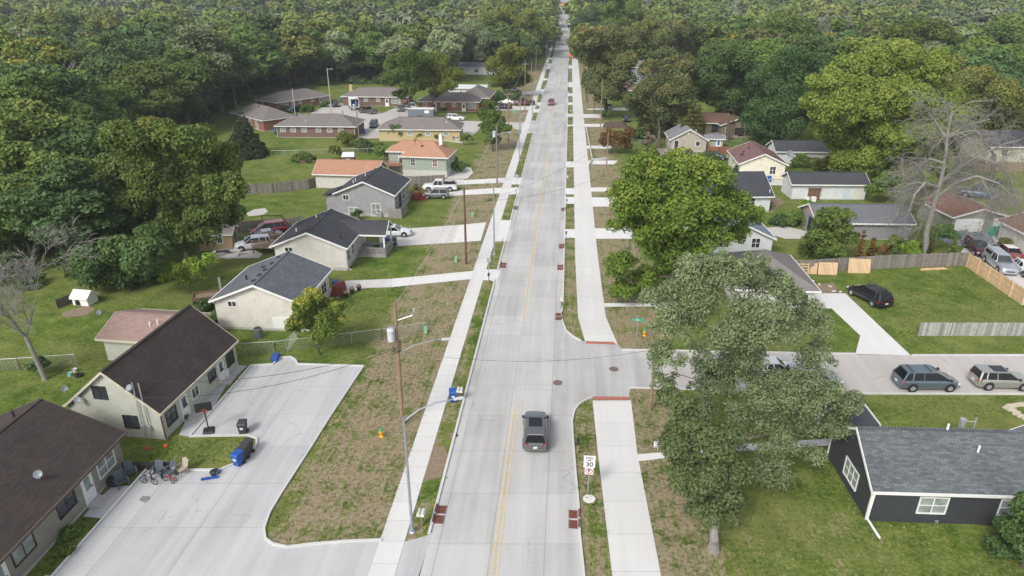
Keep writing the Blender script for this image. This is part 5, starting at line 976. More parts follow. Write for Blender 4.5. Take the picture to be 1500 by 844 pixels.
for u, v, lab in ((116, 551, 'old tyre lying on the lawn behind the sage house'), (378, 470, 'no')):
    if lab == 'no': continue
    b = MB(); b.lathe([(.2, 0), (.34, .02), (.36, .1), (.34, .2), (.2, .21), (.18, .1), (.2, .01)], 18); o = b.build('tyre', RUBBER); o.location = G(u, v); tag(o, lab, 'tyre')
r = thing('air_conditioner', 'round grey air conditioner at the foot of the cream gable', 'air conditioner', G(379, 494)); b = MB(); b.lathe([(.42, 0), (.42, .95), (.36, 1.0)], 20); b.build('casing', mat('grey condenser', (.14, .16, .17), .6), r, smooth=True); b = MB(); b.lathe([(.3, 1.0), (.3, 1.04)], 16); b.build('fan_grille', BLACK, r)
r = thing('air_conditioner', 'small grey condenser behind the blue grey house screen wall', 'air conditioner', G(556, 318)); b = MB(); b.box(-.4, -.4, 0, .4, .4, .8); b.build('casing', METAL, r, bevel=.04); b = MB(); b.lathe([(.3, .8), (.3, .84)], 16); b.build('fan_grille', BLACK, r)
r = thing('basketball_hoop', 'portable basketball hoop with a black backboard at the lot edge', 'basketball hoop', G(306, 632), R(20))
b = MB(); b.hexa([(-.45, -.5, 0), (.45, -.5, 0), (.45, .5, 0), (-.45, .5, 0)], [(-.3, -.35, .2), (.3, -.35, .2), (.3, .35, .2), (-.3, .35, .2)]); b.build('base', BLACK, r); b = MB(); b.tube([(0, .1, .1), (0, -.1, 2.5)], .05, 8); b.build('pole', BLACK, r); b = MB(); b.box(-.6, -.28, 2.0, .6, -.24, 2.75); b.build('backboard', BLACK, r)
b = MB(); b.tube([(.22 * math.cos(t), -.52 + .22 * math.sin(t), 2.15) for t in [k * math.pi / 6 for k in range(13)]], .012, 5); b.build('rim', ORG, r)
def adirondack(label, base, rz, m):
    r = thing('lawn_chair', label, 'chair', G(*base), rz, 'lawn chairs at the corner of the lot')
    T = Matrix.Rotation(R(-8), 4, 'X'); b = MB()
    for k in range(5): b.box(-.28, -.28 + k * .115, .36, .28, -.19 + k * .115, .385, T)
    b.build('seat', m, r); b = MB(); T = Matrix.Translation((0, .28, .32)) @ Matrix.Rotation(R(-24), 4, 'X')
    for k in range(5): b.box(-.28 + k * .115, 0, 0, -.185 + k * .115, .025, .78 - .05 * abs(k - 2), T)
    b.build('backrest', m, r)
    for s in (-1, 1):
        b = MB(); b.box(s * .36 - .07, -.38, .56, s * .36 + .07, .36, .585); b.build('armrest', m, r)
        b = MB(); b.box(s * .33 - .03, -.33, 0, s * .33 + .03, -.23, .56); b.build('leg', m, r); b = MB(); b.box(s * .33 - .03, .2, 0, s * .33 + .03, .3, .56); b.build('leg', m, r)
    return r
SLC = mat('slate chair plastic', (.07, .09, .11), .6); TNC = mat('tan chair', (.4, .34, .26), .7)
adirondack('slate lawn chair at the left end of the kerb row', (232, 698), R(5), SLC); adirondack('slate lawn chair beside the tan one on the kerb', (249, 698), R(-20), SLC); adirondack('tan folding chair at the right end of the kerb row', (266, 694), R(-25), TNC)
adirondack('slate lawn chair nearest the near row house door', (180, 712), R(48), SLC); adirondack('slate lawn chair in the corner under the near house window', (193, 698), R(38), SLC)
def bike(label, base, rz, m, s=1.0, trike=False):
    r = thing('bicycle', label, 'bicycle', G(*base) + Vector((0, 0, .02)), rz); r.scale = (s, s, s)
    def wh(x, y=0, q=.28):
        b = MB(); b.tube([(x + q * math.cos(t), y, q + q * math.sin(t)) for t in [k * math.pi / 8 for k in range(17)]], .03, 6)
        for k in range(4): t = k * math.pi / 4; b.bar((x - q * math.cos(t), y, q - q * math.sin(t)), (x + q * math.cos(t), y, q + q * math.sin(t)), .01)
        b.build('wheel', TYRE, r)
    wh(.5)
    if trike: wh(-.4, .2, .2); wh(-.4, -.2, .2)
    else: wh(-.5)
    b = MB(); b.bar((.5, 0, .28), (.38, 0, .75), .035); b.bar((.4, 0, .65), (-.1, 0, .3), .035); b.bar((.4, 0, .68), (-.2, 0, .62), .035); b.bar((-.1, 0, .3), (-.22, 0, .72), .035); b.bar((-.5, 0, .28), (-.1, 0, .3), .03); b.bar((-.5, 0, .28), (-.2, 0, .62), .03); b.build('frame', m, r)
    b = MB(); b.bar((.36, -.25, .8), (.36, .25, .8), .03); b.build('handlebar', DARKM, r); b = MB(); b.box(-.33, -.07, .72, -.1, .07, .77); b.build('saddle', BLACK, r); return r
bike('small dark bicycle parked on the lot in front of the slate chairs', (219, 709), R(-12), DARKM, .9); bike('red and white tricycle on the lot beside the tan chair', (250, 706), R(170), REDI, .7, True)
b = MB(); b.bar((-.5, 0, .1), (.4, 0, .1), .14); b.bar((.4, 0, .1), (.6, .35, .5), .05); b.tube([(-.5, -.06, .1), (-.5, .06, .1)], .1, 10); b.tube([(.45, -.06, .1), (.45, .06, .1)], .1, 10)
o = b.build('kick_scooter', BLUEC); o.location = G(308, 702); o.rotation_euler = (0, 0, R(15)); tag(o, 'blue kick scooter lying at the kerb below the grass island', 'scooter')
b = MB(); b.lathe([(.05, 0), (.3, .02), (.34, .22), (.2, .3), (.05, .3)], 10); o = b.build('toy_tub', BLACK); o.location = G(315, 694); tag(o, 'black toy tub beside the blue scooter on the kerb', 'toy')
b = MB(); b.lathe([(.05, 0), (.12, .03), (.16, .12), (.12, .21), (.05, .24)], 10); o = b.build('toy_ball', REDI); o.location = G(217, 659); tag(o, 'red ball on the grass left of the island', 'ball')
b = MB(); b.lathe([(.05, 0), (.12, .03), (.16, .12), (.12, .21), (.05, .24)], 10); o = b.build('toy_ball', ORG); o.location = G(243, 655); tag(o, 'orange ball on the grass near the downspout', 'ball')
b = MB(); b.box(-.12, -.03, 0, .12, .03, 1.3, Matrix.Rotation(R(14), 4, 'X')); o = b.build('plank', NEWW); o.location = G(152, 715); o.rotation_euler = (0, 0, R(-90)); tag(o, 'short raw plank leaning by the near row house door', 'plank')
b = MB(); b.box(-.16, -.03, 0, .16, .03, 1.5, Matrix.Rotation(R(20), 4, 'X')); b.box(-.12, -.04, .3, .12, .045, 1.1, Matrix.Rotation(R(20), 4, 'X')); o = b.build('surfboard', mat('patterned board', (.55, .55, .45), .6, .7, 6)); o.location = G(136, 733); o.rotation_euler = (0, 0, R(-90)); tag(o, 'patterned board leaning on the near row house wall left of the door', 'board')
b = MB(); b.box(-.35, -.3, 0, .35, .3, .5); b.box(-.1, -.5, 0, .5, -.25, .35); o = b.build('bag_pile', BLACK, bevel=.12); o.location = G(166, 708); tag(o, 'heap of black bags by the near row house door', 'bags')
b = MB(); b.box(-.22, -.2, 0, .22, .2, .75); o = b.build('cooler', WHITE, bevel=.04); o.location = G(332, 552); tag(o, 'white crate with a red top by the sage house door', 'crate')
b = MB(); b.box(-.45, -.3, 0, .45, .3, .03); o = b.build('door_mat', BLACK); o.location = G(340, 558) + Vector((0, 0, .03)); tag(o, 'dark door mat on the patio of the sage house', 'mat')
b = MB(); b.lathe([(.05, 0), (.2, .02), (.22, .2), (.15, .3), (.02, .3)], 10); o = b.build('planter', mat('yellow pot', (.6, .42, .1))); o.location = G(318, 565); tag(o, 'yellow planter by the wall of the sage house', 'planter')
b = MB(); b.box(-.3, -.5, 0, .3, .5, .5); o = b.build('storage_bin', BLUEC, bevel=.05); o.location = G(404, 527); tag(o, 'blue bin at the curved top kerb of the lot', 'bin')
for k, (u, v, lab) in enumerate(((507, 436, 'left dark flower pot beside the cream house drive'), (516, 430, 'middle dark flower pot beside the cream house drive'), (526, 426, 'right dark flower pot beside the cream house drive'))):
    r = thing('flower_pot', lab, 'flower pot', G(u, v), 0, 'flower pots on the lawn edge'); b = MB(); b.lathe([(.18, 0), (.28, .45), (.3, .5), (.24, .48)], 12); b.build('pot', BLACK, r); b = MB(); b.lathe([(.05, .45), (.25, .5), (.28, .62), (.18, .78), (.03, .82)], 9); b.build('plant', mat('potted plant', (.2, .12, .08), .9, .5, 9), r)
for lab, u, v, s, m in (('dark brown trailer of scrap beside the cream house', 497, 430, (1.3, 2.2, 1.3), RED), ('grey covered grill on the porch deck', 540, 366, (1.1, .8, 1.2), mat('grey tarp', (.25, .27, .28), .8, .3))):
    b = MB(); b.hexa([(-s[0] / 2, -s[1] / 2, .1), (s[0] / 2, -s[1] / 2, .1), (s[0] / 2, s[1] / 2, .1), (-s[0] / 2, s[1] / 2, .1)], [(-s[0] / 2.4, -s[1] / 2.4, s[2]), (s[0] / 2.3, -s[1] / 2.6, s[2] * .85), (s[0] / 2.6, s[1] / 2.3, s[2] * .95), (-s[0] / 2.3, s[1] / 2.4, s[2] * .8)]); o = b.build('covered_pile', m, bevel=.08); o.location = G(u, v); tag(o, lab, 'yard clutter')
r = thing('raised_bed', 'weathered timber planter box behind the cream house', 'planter', G(308, 440), R(20)); BRT = mat('brown timber', (.16, .085, .06), .9, .3)
b = MB(); b.box(-1.7, -.9, 0, 1.7, -.8, .8); b.box(-1.7, .8, 0, 1.7, .9, .8); b.box(-1.7, -.8, 0, -1.6, .8, .8); b.box(1.6, -.8, 0, 1.7, .8, .8); b.build('side_boards', BRT, r); b = MB(); b.box(-1.6, -.8, .5, 1.6, .8, .6); b.build('soil', DIRT, r); b = MB(); b.tube([(1.2, .9, .6), (1.2, .9, 2.2)], .13, 8); b.build('stovepipe', METAL, r)
dkk = thing('deck', 'wooden deck with angled side rails behind the off white house', 'deck', G(398, 366), R(86)); DKW = planks('light brown decking', (.42, .29, .2))
b = MB(); b.box(-1.6, -1.6, .75, 1.7, 1.9, .9); b.build('decking', DKW, dkk)
for x in (-1.55, 1.65):
    b = MB(); b.bar((x, -1.5, 1.75), (x, 1.9, 1.75), .08, .1)
    for i in range(14): b.box(x - .02, -1.5 + i * .25, .9, x + .02, -1.38 + i * .25, 1.72)
    b.build('railing', DKW, dkk)
for x in (-1.5, 1.6):
    for y in (-1.5, 1.8): b = MB(); b.box(x - .06, y - .06, 0, x + .06, y + .06, .75); b.build('post', BRT, dkk)
b = MB(); b.box(-1.5, -.05, 0, -1.4, .05, 1.4); b.box(1.4, -.05, 0, 1.5, .05, 1.4); b.box(-1.5, -.05, 1.4, 1.5, .05, 1.5); o = b.build('swing_frame', DARKM); o.location = G(400, 330); tag(o, 'empty dark metal frame standing on the back lawn', 'frame')
r = thing('boat', 'small white boat hull lying beside the tan shed', 'boat', G(332, 376), R(15)); b = MB(); b.hexa([(-1.4, -.45, 0), (1.3, -.4, 0), (1.3, .4, 0), (-1.4, .45, 0)], [(-1.6, -.7, .7), (1.9, -.15, .8), (1.9, .15, .8), (-1.6, .7, .7)]); b.build('hull', WHITE2, r, bevel=.05); b = MB(); b.box(-1.2, -.45, .66, .8, .45, .76); b.build('deck_cover', BLACK, r)
r = thing('playhouse', 'small dark red garden hut with a metal roof among the vegetable beds', 'hut', G(512, 241), R(3)); b = MB(); b.box(-1.1, -.9, 0, 1.1, .9, 1.7); b.build('wall', BRT, r); b = MB(); b.hexa([(-1.25, -1.1, 1.7), (1.25, -1.1, 1.7), (1.25, 1.1, 1.7), (-1.25, 1.1, 1.7)], [(-1.1, -.2, 2.4), (1.1, -.2, 2.4), (1.1, .3, 2.4), (-1.1, .3, 2.4)]); b.build('roof', mat('pale metal roofing', (.6, .62, .62), .5, .06), r); b = MB(); b.box(-.3, -.93, .1, .3, -.9, 1.3); b.build('doorway', WHITE2, r)
b = MB(); b.box(-3.5, -.1, 0, 3.5, .1, .5); b.box(-3.5, -.1, 0, -3.3, 2, .5); o = b.build('garden_edging', BRT); o.location = G(462, 239); tag(o, 'low dark board edging round the vegetable garden', 'edging')
r = thing('storage_cabinet', 'dark brown upright cabinet against the long white garage', 'cabinet', G(1190, 292), R(-2)); b = MB(); b.box(-.9, -.4, 0, .9, .4, 1.8); b.box(-1, -.5, 1.8, 1, .5, 1.9); b.build('cabinet_body', BRT, r); b = MB(); b.box(-.02, -.42, .05, .02, -.4, 1.75); b.build('door_seam', BLACK, r)
for k, (u, v, lab) in enumerate(((1181, 295, 'left white box before the brown cabinet'), (1191, 295, 'right white box before the brown cabinet'))):
    b = MB(); b.box(-.35, -.3, 0, .35, .3, .75); o = b.build('white_box', WHITE, bevel=.03); o.location = G(u, v); tag(o, lab, 'box')
TARP = mat('grey tarpaulin', (.17, .19, .2), .7, .4, 2); GTARP = mat('green tarpaulin', (.03, .3, .19), .7, .2, 2)
def heap(label, base, sx, sy, sz, m, seed, rz=0, name='tarp_heap'):
    rnd = np.random.RandomState(seed); b = MB(); nx_, ny_ = 12, 9; z = rnd.rand(ny_, nx_) * .5 + .5
    vs = []
    for j in range(ny_):
        for i in range(nx_):
            x = i / (nx_ - 1) * 2 - 1; y = j / (ny_ - 1) * 2 - 1; e = max(0, 1 - max(abs(x), abs(y)) ** 4); vs.append((x * sx * (1 + .1 * rnd.rand()), y * sy * (1 + .1 * rnd.rand()), sz * e * z[j, i] + (.0 if e > 0 else -.02)))
    b.add(vs, [(j * nx_ + i, j * nx_ + i + 1, (j + 1) * nx_ + i + 1, (j + 1) * nx_ + i) for j in range(ny_ - 1) for i in range(nx_ - 1)])
    o = b.build(name, m, smooth=False); o.location = G(*base); o.rotation_euler = (0, 0, rz); tag(o, label, 'heap'); return o
heap('grey tarpaulin covered heap in front of the white garage door', (1405, 352), 2.2, 2.0, 1.5, TARP, 3); heap('smaller grey tarpaulin heap beside the maroon suv', (1437, 352), 1.0, 1.6, 1.2, TARP, 5); heap('bright green tarpaulin heap at the small garage door', (1456, 343), 1.1, .9, 1.5, GTARP, 8)
heap('jumble of grey junk right of the green tarpaulin', (1474, 346), 1.6, 1.2, 1.1, mat('mixed junk', (.22, .19, .16), .8, .8, 5), 11); heap('brown brush pile on the lawn right of the trail', (902, 186), 3.0, 1.6, 1.6, mat('dead brush', (.09, .065, .05), .95, .5, 6), 12, name='brush_pile')
heap('cluttered junk beside the left wall of the warm grey house', (975, 224), 2.6, 2.2, 1.0, mat('mixed junk', (.22, .19, .16), .8, .8, 5), 14, name='junk_pile'); heap('clutter on the patio of the brown house', (1052, 200), 4.5, 1.5, 1.0, mat('mixed junk', (.22, .19, .16), .8, .8, 5), 15, name='junk_pile')
for i, (u, v) in enumerate(((1475, 598), (1482, 602), (1489, 607), (1496, 611), (1503, 614), (1480, 596), (1488, 595), (1497, 594))):
    b = MB(); rnd = random.Random(i); b.hexa([(-.35, -.2, 0), (.33, -.22, 0), (.36, .2, 0), (-.33, .22, 0)], [(-.3, -.17, .22), (.28, -.16, .25), (.3, .15, .22), (-.27, .17, .24)]); o = b.build('edging_stone', mat('pale limestone', (.5, .44, .34), .9, .2), bevel=.04); o.location = G(u, v); o.rotation_euler = (0, 0, rnd.uniform(-.6, .6)); tag(o, 'pale limestone block in the garden edging on the right lawn', 'stone', 'limestone edging blocks')
for i, (u, v) in enumerate(((1190, 412), (1200, 417), (1216, 420), (1221, 427), (1231, 428))):
    b = MB(); b.box(-.2, -.12, 0, .2, .12, .1); o = b.build('paving_stone', WHITE2, bevel=.02); o.location = G(u, v); o.rotation_euler = (0, 0, i); tag(o, 'small white paving stone round the dirt patch by the driveway end', 'stone', 'white stones round the dirt patch')
r = thing('trampoline', 'round dark trampoline with grey sides under the bare tree', 'trampoline', G(1455, 272)); b = MB(); b.lathe([(1.9, .75), (1.9, .8), (1.7, .82)], 24); b.build('jumping_mat', DARKM, r)
for k in range(6): b = MB(); b.cyl(1.8 * math.cos(k), 1.8 * math.sin(k), 0, .75, .04); b.build('leg', METAL, r)

# ---------------------------------------------------------------- trees
BARK = mat('grey brown bark', (.085, .068, .052), .95, .3, 4); PALEB = mat('pale bare bark', (.235, .22, .20), .9, .25, 3)
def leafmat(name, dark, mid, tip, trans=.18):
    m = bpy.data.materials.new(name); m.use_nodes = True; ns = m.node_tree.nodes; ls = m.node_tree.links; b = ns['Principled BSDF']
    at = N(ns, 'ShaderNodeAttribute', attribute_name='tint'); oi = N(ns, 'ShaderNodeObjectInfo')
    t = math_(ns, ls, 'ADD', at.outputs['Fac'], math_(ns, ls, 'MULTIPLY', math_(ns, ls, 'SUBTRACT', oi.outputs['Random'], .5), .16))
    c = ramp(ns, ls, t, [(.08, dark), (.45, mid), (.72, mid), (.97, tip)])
    hsn = N(ns, 'ShaderNodeHueSaturation'); ls.new(c, hsn.inputs['Color'])
    ls.new(math_(ns, ls, 'ADD', .485, math_(ns, ls, 'MULTIPLY', oi.outputs['Random'], .03)), hsn.inputs['Hue'])
    ls.new(math_(ns, ls, 'ADD', .85, math_(ns, ls, 'MULTIPLY', math_(ns, ls, 'FRACT', math_(ns, ls, 'MULTIPLY', oi.outputs['Random'], 7.13)), .35)), hsn.inputs['Value'])
    ls.new(hsn.outputs[0], b.inputs['Base Color']); b.inputs['Roughness'].default_value = .6; b.inputs['Specular IOR Level'].default_value = .3
    tr = N(ns, 'ShaderNodeBsdfTranslucent'); ls.new(hsn.outputs[0], tr.inputs[0]); mx = N(ns, 'ShaderNodeMixShader'); mx.inputs[0].default_value = trans
    ls.new(b.outputs[0], mx.inputs[1]); ls.new(tr.outputs[0], mx.inputs[2]); ls.new(mx.outputs[0], ns['Material Output'].inputs[0]); return m
LM = {
 'dark': leafmat('dark green leaves', (.036, .065, .020), (.074, .130, .036), (.125, .185, .052)),
 'mid': leafmat('mid green leaves', (.05, .085, .018), (.108, .172, .033), (.20, .245, .055)),
 'greyg': leafmat('grey green leaves', (.09, .12, .055), (.185, .23, .108), (.29, .33, .165)),
 'olive': leafmat('olive leaves', (.065, .078, .018), (.135, .155, .035), (.25, .225, .055)),
 'yellow': leafmat('yellow green leaves', (.075, .11, .017), (.165, .225, .036), (.29, .315, .06)),
 'maple': leafmat('yellowing maple leaves', (.045, .075, .012), (.125, .17, .024), (.36, .31, .045)),
 'brown': leafmat('bronze tipped leaves', (.05, .062, .02), (.11, .13, .042), (.26, .205, .08)),
 'fresh': leafmat('fresh yellow green leaves', (.055, .10, .015), (.14, .22, .030), (.31, .345, .055)),
 'ivy': leafmat('ivy green leaves', (.055, .085, .032), (.12, .17, .062), (.20, .255, .10)),
 'shade': leafmat('shade tree leaves', (.042, .07, .016), (.095, .15, .028), (.29, .27, .045)),
 'lime': leafmat('lime leaves', (.08, .14, .015), (.18, .29, .03), (.29, .40, .06)),
 'red': leafmat('reddish shrub leaves', (.07, .045, .015), (.14, .09, .025), (.32, .12, .035)),
 'conif': leafmat('conifer needles', (.022, .036, .017), (.048, .07, .028), (.075, .10, .04)),
 'oconif': leafmat('olive conifer needles', (.03, .035, .008), (.075, .082, .018), (.12, .12, .035)),
 'straw': leafmat('pale grass plumes', (.14, .12, .07), (.26, .23, .15), (.38, .34, .23)),
}
def leaf_arrays(lobes, size, cover, rng, squash=.85, jitter=.35):
    C_ = np.array([l[:3] for l in lobes]); r = np.array([l[3] for l in lobes]); area = 4 * np.pi * r ** 2
    n = (area * cover / (size * size * .55)).astype(int) + 4; idx = np.repeat(np.arange(len(lobes)), n); M = len(idx)
    dr = rng.normal(size=(M, 3)); dr /= np.linalg.norm(dr, axis=1)[:, None]
    low = (dr[:, 2] < -.2) & (rng.random(M) < .55); dr[low, 2] *= -1
    rad = r[idx] * (1 - jitter * rng.random(M) ** 1.5 + .14 * rng.random(M) * (rng.random(M) < .25))
    p = C_[idx] + dr * rad[:, None] * np.array([1, 1, squash])
    nr = dr * .65 + rng.normal(size=(M, 3)) * .5 + np.array([0, 0, .35]); nr /= np.linalg.norm(nr, axis=1)[:, None]
    t = np.cross(nr, rng.normal(size=(M, 3))); t /= np.linalg.norm(t, axis=1)[:, None]; bt = np.cross(nr, t)
    s = size * (.55 + .9 * rng.random(M)); a = t * s[:, None]; b = bt * (s * (.45 + .3 * rng.random(M)))[:, None]
    v = np.stack([p - a * .6, p - b * .6 + a * .1, p + a * .7 + nr * (s * .15)[:, None], p + b * .6], 1).reshape(-1, 3)
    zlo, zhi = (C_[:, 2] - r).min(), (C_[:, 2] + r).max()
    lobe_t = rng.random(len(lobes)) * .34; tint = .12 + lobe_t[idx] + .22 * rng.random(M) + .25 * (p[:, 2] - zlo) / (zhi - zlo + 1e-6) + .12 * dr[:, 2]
    return v, np.clip(tint, 0, 1)
def leaf_mesh(name, v, tint, mats, extra=None):
    n = len(v) // 4; me = bpy.data.meshes.new(name)
    ev = np.array(extra.v if extra else [], dtype=float).reshape(-1, 3); ef = extra.f if extra else []
    V = np.concatenate([v, ev]) if len(ev) else v; me.vertices.add(len(V)); me.vertices.foreach_set('co', V.astype(np.float32).ravel())
    loops = np.concatenate([np.arange(4 * n, dtype=np.int32), np.array([i + 4 * n for f in ef for i in f], dtype=np.int32)])
    tot = np.array([4] * n + [len(f) for f in ef], dtype=np.int32); st = np.concatenate([[0], np.cumsum(tot)[:-1]]).astype(np.int32)
    me.loops.add(len(loops)); me.loops.foreach_set('vertex_index', loops); me.polygons.add(len(tot)); me.polygons.foreach_set('loop_start', st); me.polygons.foreach_set('loop_total', tot)
    for m in mats: me.materials.append(m)
    if ef: me.polygons.foreach_set('material_index', np.array([0] * n + [1] * len(ef), dtype=np.int32))
    at = me.attributes.new('tint', 'FLOAT', 'FACE'); at.data.foreach_set('value', np.concatenate([tint, np.full(len(ef), .5)]).astype(np.float32))
    me.update(calc_edges=True); return me
def sublobes(blobs, rng, k=9, f=.5, drop=0.0):
    out = []
    for x, y, z, r in blobs:
        
        if rng.random() >= drop * .7: out.append((x, y, z, r * .62))
        for i in range(k):
            if rng.random() < drop: continue
            d = rng.normal(size=3); d /= np.linalg.norm(d); d[2] = abs(d[2]) * (1 if rng.random() < .72 else -1); q = r * (f * (.7 + .5 * rng.random())); e = r * (.92 - .4 * f * rng.random()) 
            out.append((x + d[0] * (e - q * .35), y + d[1] * (e - q * .35), z + d[2] * (e - q * .4) * .85, q))
    return out
def limbs(b, base, blobs, r0, rng, fork=.42, minr=.03):
    base = Vector(base); cz = sum(q[2] for q in blobs) / len(blobs); lo = min(q[2] - q[3] for q in blobs)
    cx = sum(q[0] for q in blobs) / len(blobs); cy = sum(q[1] for q in blobs) / len(blobs)
    fz = base.z + max((lo - base.z) * .9, (cz - base.z) * fork); fz = max(fz, base.z + (cz - base.z) * fork); k = (fz - base.z) / max(cz - base.z, .1)
    fk = Vector((base.x + (cx - base.x) * k * .5, base.y + (cy - base.y) * k * .5, fz)); mid = base.lerp(fk, .5) + Vector((rng.normal() * r0 * .5, rng.normal() * r0 * .5, 0))
    b.tube([base - Vector((0, 0, .3)), base + Vector((0, 0, .25)), mid, fk], [r0 * 1.7, r0 * 1.15, r0 * .9, r0 * .75], 8)
    nd = [(mid.lerp(fk, .8), r0 * .6), (fk, r0 * .7)]
    for q in sorted(blobs, key=lambda q: (Vector(q[:3]) - fk).length):
        e = Vector(q[:3]); c = [(((e - p).length + 1.5 * max(0, p.z - e.z)), k) for k, (p, _) in enumerate(nd)]; p, pr = nd[min(c)[1]]
        m = p.lerp(e, .5) + Vector((rng.normal() * .25, rng.normal() * .25, .12 * (e - p).length)); ra = max(pr * .62, minr)
        b.tube([p, m, e], [ra, ra * .8, ra * .55], 5, cap=False); nd += [(m, ra * .8), (e, ra * .6)]
        for j in range(3):
            d = Vector(rng.normal(size=3)); d.z = abs(d.z); d = d.normalized() * q[3] * .8; b.tube([m.lerp(e, .6 + .4 * rng.random()), e + d], [ra * .4, .015], 4, cap=False)
def blob_tree(label, base, blobs, col, leaf=.25, cover=.95, r0=.25, Y=None, seed=1, name='tree', cat='tree', k=9, bark=None, group=None, jitter=.35, squash=.85, world=None, dy=1.0, f=.5, fork=.42, drop=.12):
    rng = np.random.default_rng(seed); B = world or G(*base); Y = Y or B.y; L = []
    for q in blobs:
        u, v, rp = q[:3]; yy = Y + (q[3] if len(q) > 3 else rng.normal() * dy); c = AT(u, v, yy); dep = c.y * math.cos(TH) - (c.z - H) * math.sin(TH); r = 1.15 * rp * dep / FL; L.append((c.x - B.x, c.y - B.y, max(c.z - B.z, r * .6), r))
    root = thing(name, label, cat, B, 0, group)
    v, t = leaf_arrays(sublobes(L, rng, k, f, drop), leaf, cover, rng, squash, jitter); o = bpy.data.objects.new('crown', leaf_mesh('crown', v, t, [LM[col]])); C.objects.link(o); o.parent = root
    b = MB(); limbs(b, (0, 0, 0), L, r0, rng, fork); b.build('trunk', bark or BARK, root, smooth=True); return root
# --- trees one can point to
blob_tree('big spreading grey green tree with sparse feathery foliage beside the side street', (1062, 700), [(1010, 435, 42, 1), (1025, 400, 26, 1), (1065, 392, 28, 1), (1102, 395, 26, 1), (1140, 412, 20, 2), (1072, 408, 38, 1), (1125, 420, 34, 2), (1050, 470, 46, 0), (985, 482, 36, -1), (1115, 480, 48, 0), (1180, 478, 36, 2), (960, 440, 22, 1), (1155, 440, 26, 2), (980, 525, 26, -1), (1190, 555, 44, 0), (1225, 590, 32, 0), (1145, 585, 44, -1), (1085, 560, 30, 1), (1175, 640, 42, -1), (1115, 640, 38, -1), (1222, 630, 26, 0), (1130, 690, 30, -2), (1080, 610, 26, 0), (1045, 560, 28, 2), (1040, 520, 30, 1), (965, 520, 24, 0), (1060, 650, 26, 2), (1200, 520, 24, 2), (1010, 395, 22, 2), (1090, 530, 34, 0), (975, 560, 20, 1), (1035, 600, 22, 3), (1060, 540, 26, 3), (1020, 570, 16, 3)],
          'greyg', leaf=.13, cover=.52, r0=.2, Y=39, drop=.42, seed=4, k=14, bark=mat('warm grey bark', (.17, .15, .12), .95, .3, 3), jitter=.75, f=.40, fork=.25)
blob_tree('dark green ivy clad tree with a flared grey trunk on the shaded lawn', (1045, 806), [(1005, 610, 26, 2), (1000, 655, 34, 1), (1048, 650, 34, 1), (1025, 700, 38, 0), (1065, 700, 34, 0), (1035, 745, 28, 0), (1070, 742, 22, 0), (1000, 700, 22, 0), (985, 590, 22, 2)], 'ivy', leaf=.16, cover=.8, r0=.3, Y=32.5, seed=5, k=9, bark=PALEB, jitter=.45)
b = MB(); q = [AT(1062, 700, 38.5), AT(1030, 640, 38), AT(1019, 600, 38), AT(1021, 560, 38), AT(1016, 520, 38.5), AT(1022, 470, 39)]; q[0].z = 0; B0 = G(1062, 700)
blob_tree('bright yellow green maple overhanging the trail past the side street', (981, 447), [(950, 250, 32), (995, 250, 34), (1040, 262, 30), (915, 290, 32), (960, 310, 42), (1015, 310, 42), (1065, 305, 32), (1098, 320, 20), (925, 345, 34), (912, 390, 24), (945, 415, 26), (985, 400, 24), (985, 372, 38), (1040, 352, 32), (915, 425, 18), (1080, 345, 18)], 'fresh', leaf=.26, cover=.8, r0=.26, seed=7, Y=67, k=14, dy=2, jitter=.6, f=.42, drop=.25)
blob_tree('huge green shade tree with yellowing top beside the tan shed', (282, 392), [(185, 215, 34), (230, 205, 34), (285, 215, 32), (325, 235, 24), (330, 275, 26), (225, 355, 22), (275, 350, 22), (160, 290, 24), (190, 340, 22), (172, 250, 28), (225, 262, 38), (285, 270, 38), (200, 305, 30), (250, 325, 34), (305, 325, 30), (335, 315, 20), (165, 195, 16)], 'shade', leaf=.30, cover=1.05, r0=.42, seed=8, dy=3, k=11)
blob_tree('low dark green spreading tree above the white dog house', (190, 425), [(135, 385, 26), (165, 370, 30), (205, 375, 32), (180, 405, 30), (220, 400, 24), (140, 410, 20), (225, 350, 22)], 'dark', leaf=.3, cover=1.0, r0=.2, seed=9, dy=2)
blob_tree('bright lime green sapling in front of the shade tree trunks', (279, 430), [(258, 400, 14), (285, 388, 13), (308, 378, 10), (272, 412, 10), (242, 408, 9), (300, 400, 8)], 'lime', leaf=.24, cover=.55, r0=.07, seed=10, k=7)
blob_tree('small tree turning yellow in front of the cream gable', (468, 520), [(455, 440, 18), (470, 460, 24), (448, 470, 20), (485, 475, 20), (428, 478, 12), (495, 448, 12), (468, 490, 18), (440, 452, 12)], 'maple', leaf=.19, cover=.7, r0=.11, seed=11, k=9, jitter=.5)
blob_tree('slender young green tree by the road in front of the grey pole', (722, 222), [(714, 155, 10), (718, 172, 15), (728, 186, 14), (710, 188, 10), (722, 205, 10), (740, 190, 8), (706, 168, 8)], 'mid', leaf=.3, cover=.8, r0=.14, seed=12, dy=.6)
blob_tree('tall green shade tree with a long bare trunk in the court', (600, 172), [(580, 92, 16), (602, 85, 18), (590, 110, 18), (572, 118, 12), (612, 108, 18), (604, 128, 12), (585, 138, 9), (622, 92, 14)], 'mid', leaf=.38, cover=1.0, r0=.35, seed=13, dy=2)
blob_tree('green tree with pale yellow patches beside the red brick duplex', (632, 167), [(640, 92, 16), (652, 108, 17), (635, 118, 16), (655, 128, 12), (668, 112, 12), (640, 135, 10), (622, 122, 10)], 'maple', leaf=.38, cover=.95, r0=.3, seed=14, dy=2)
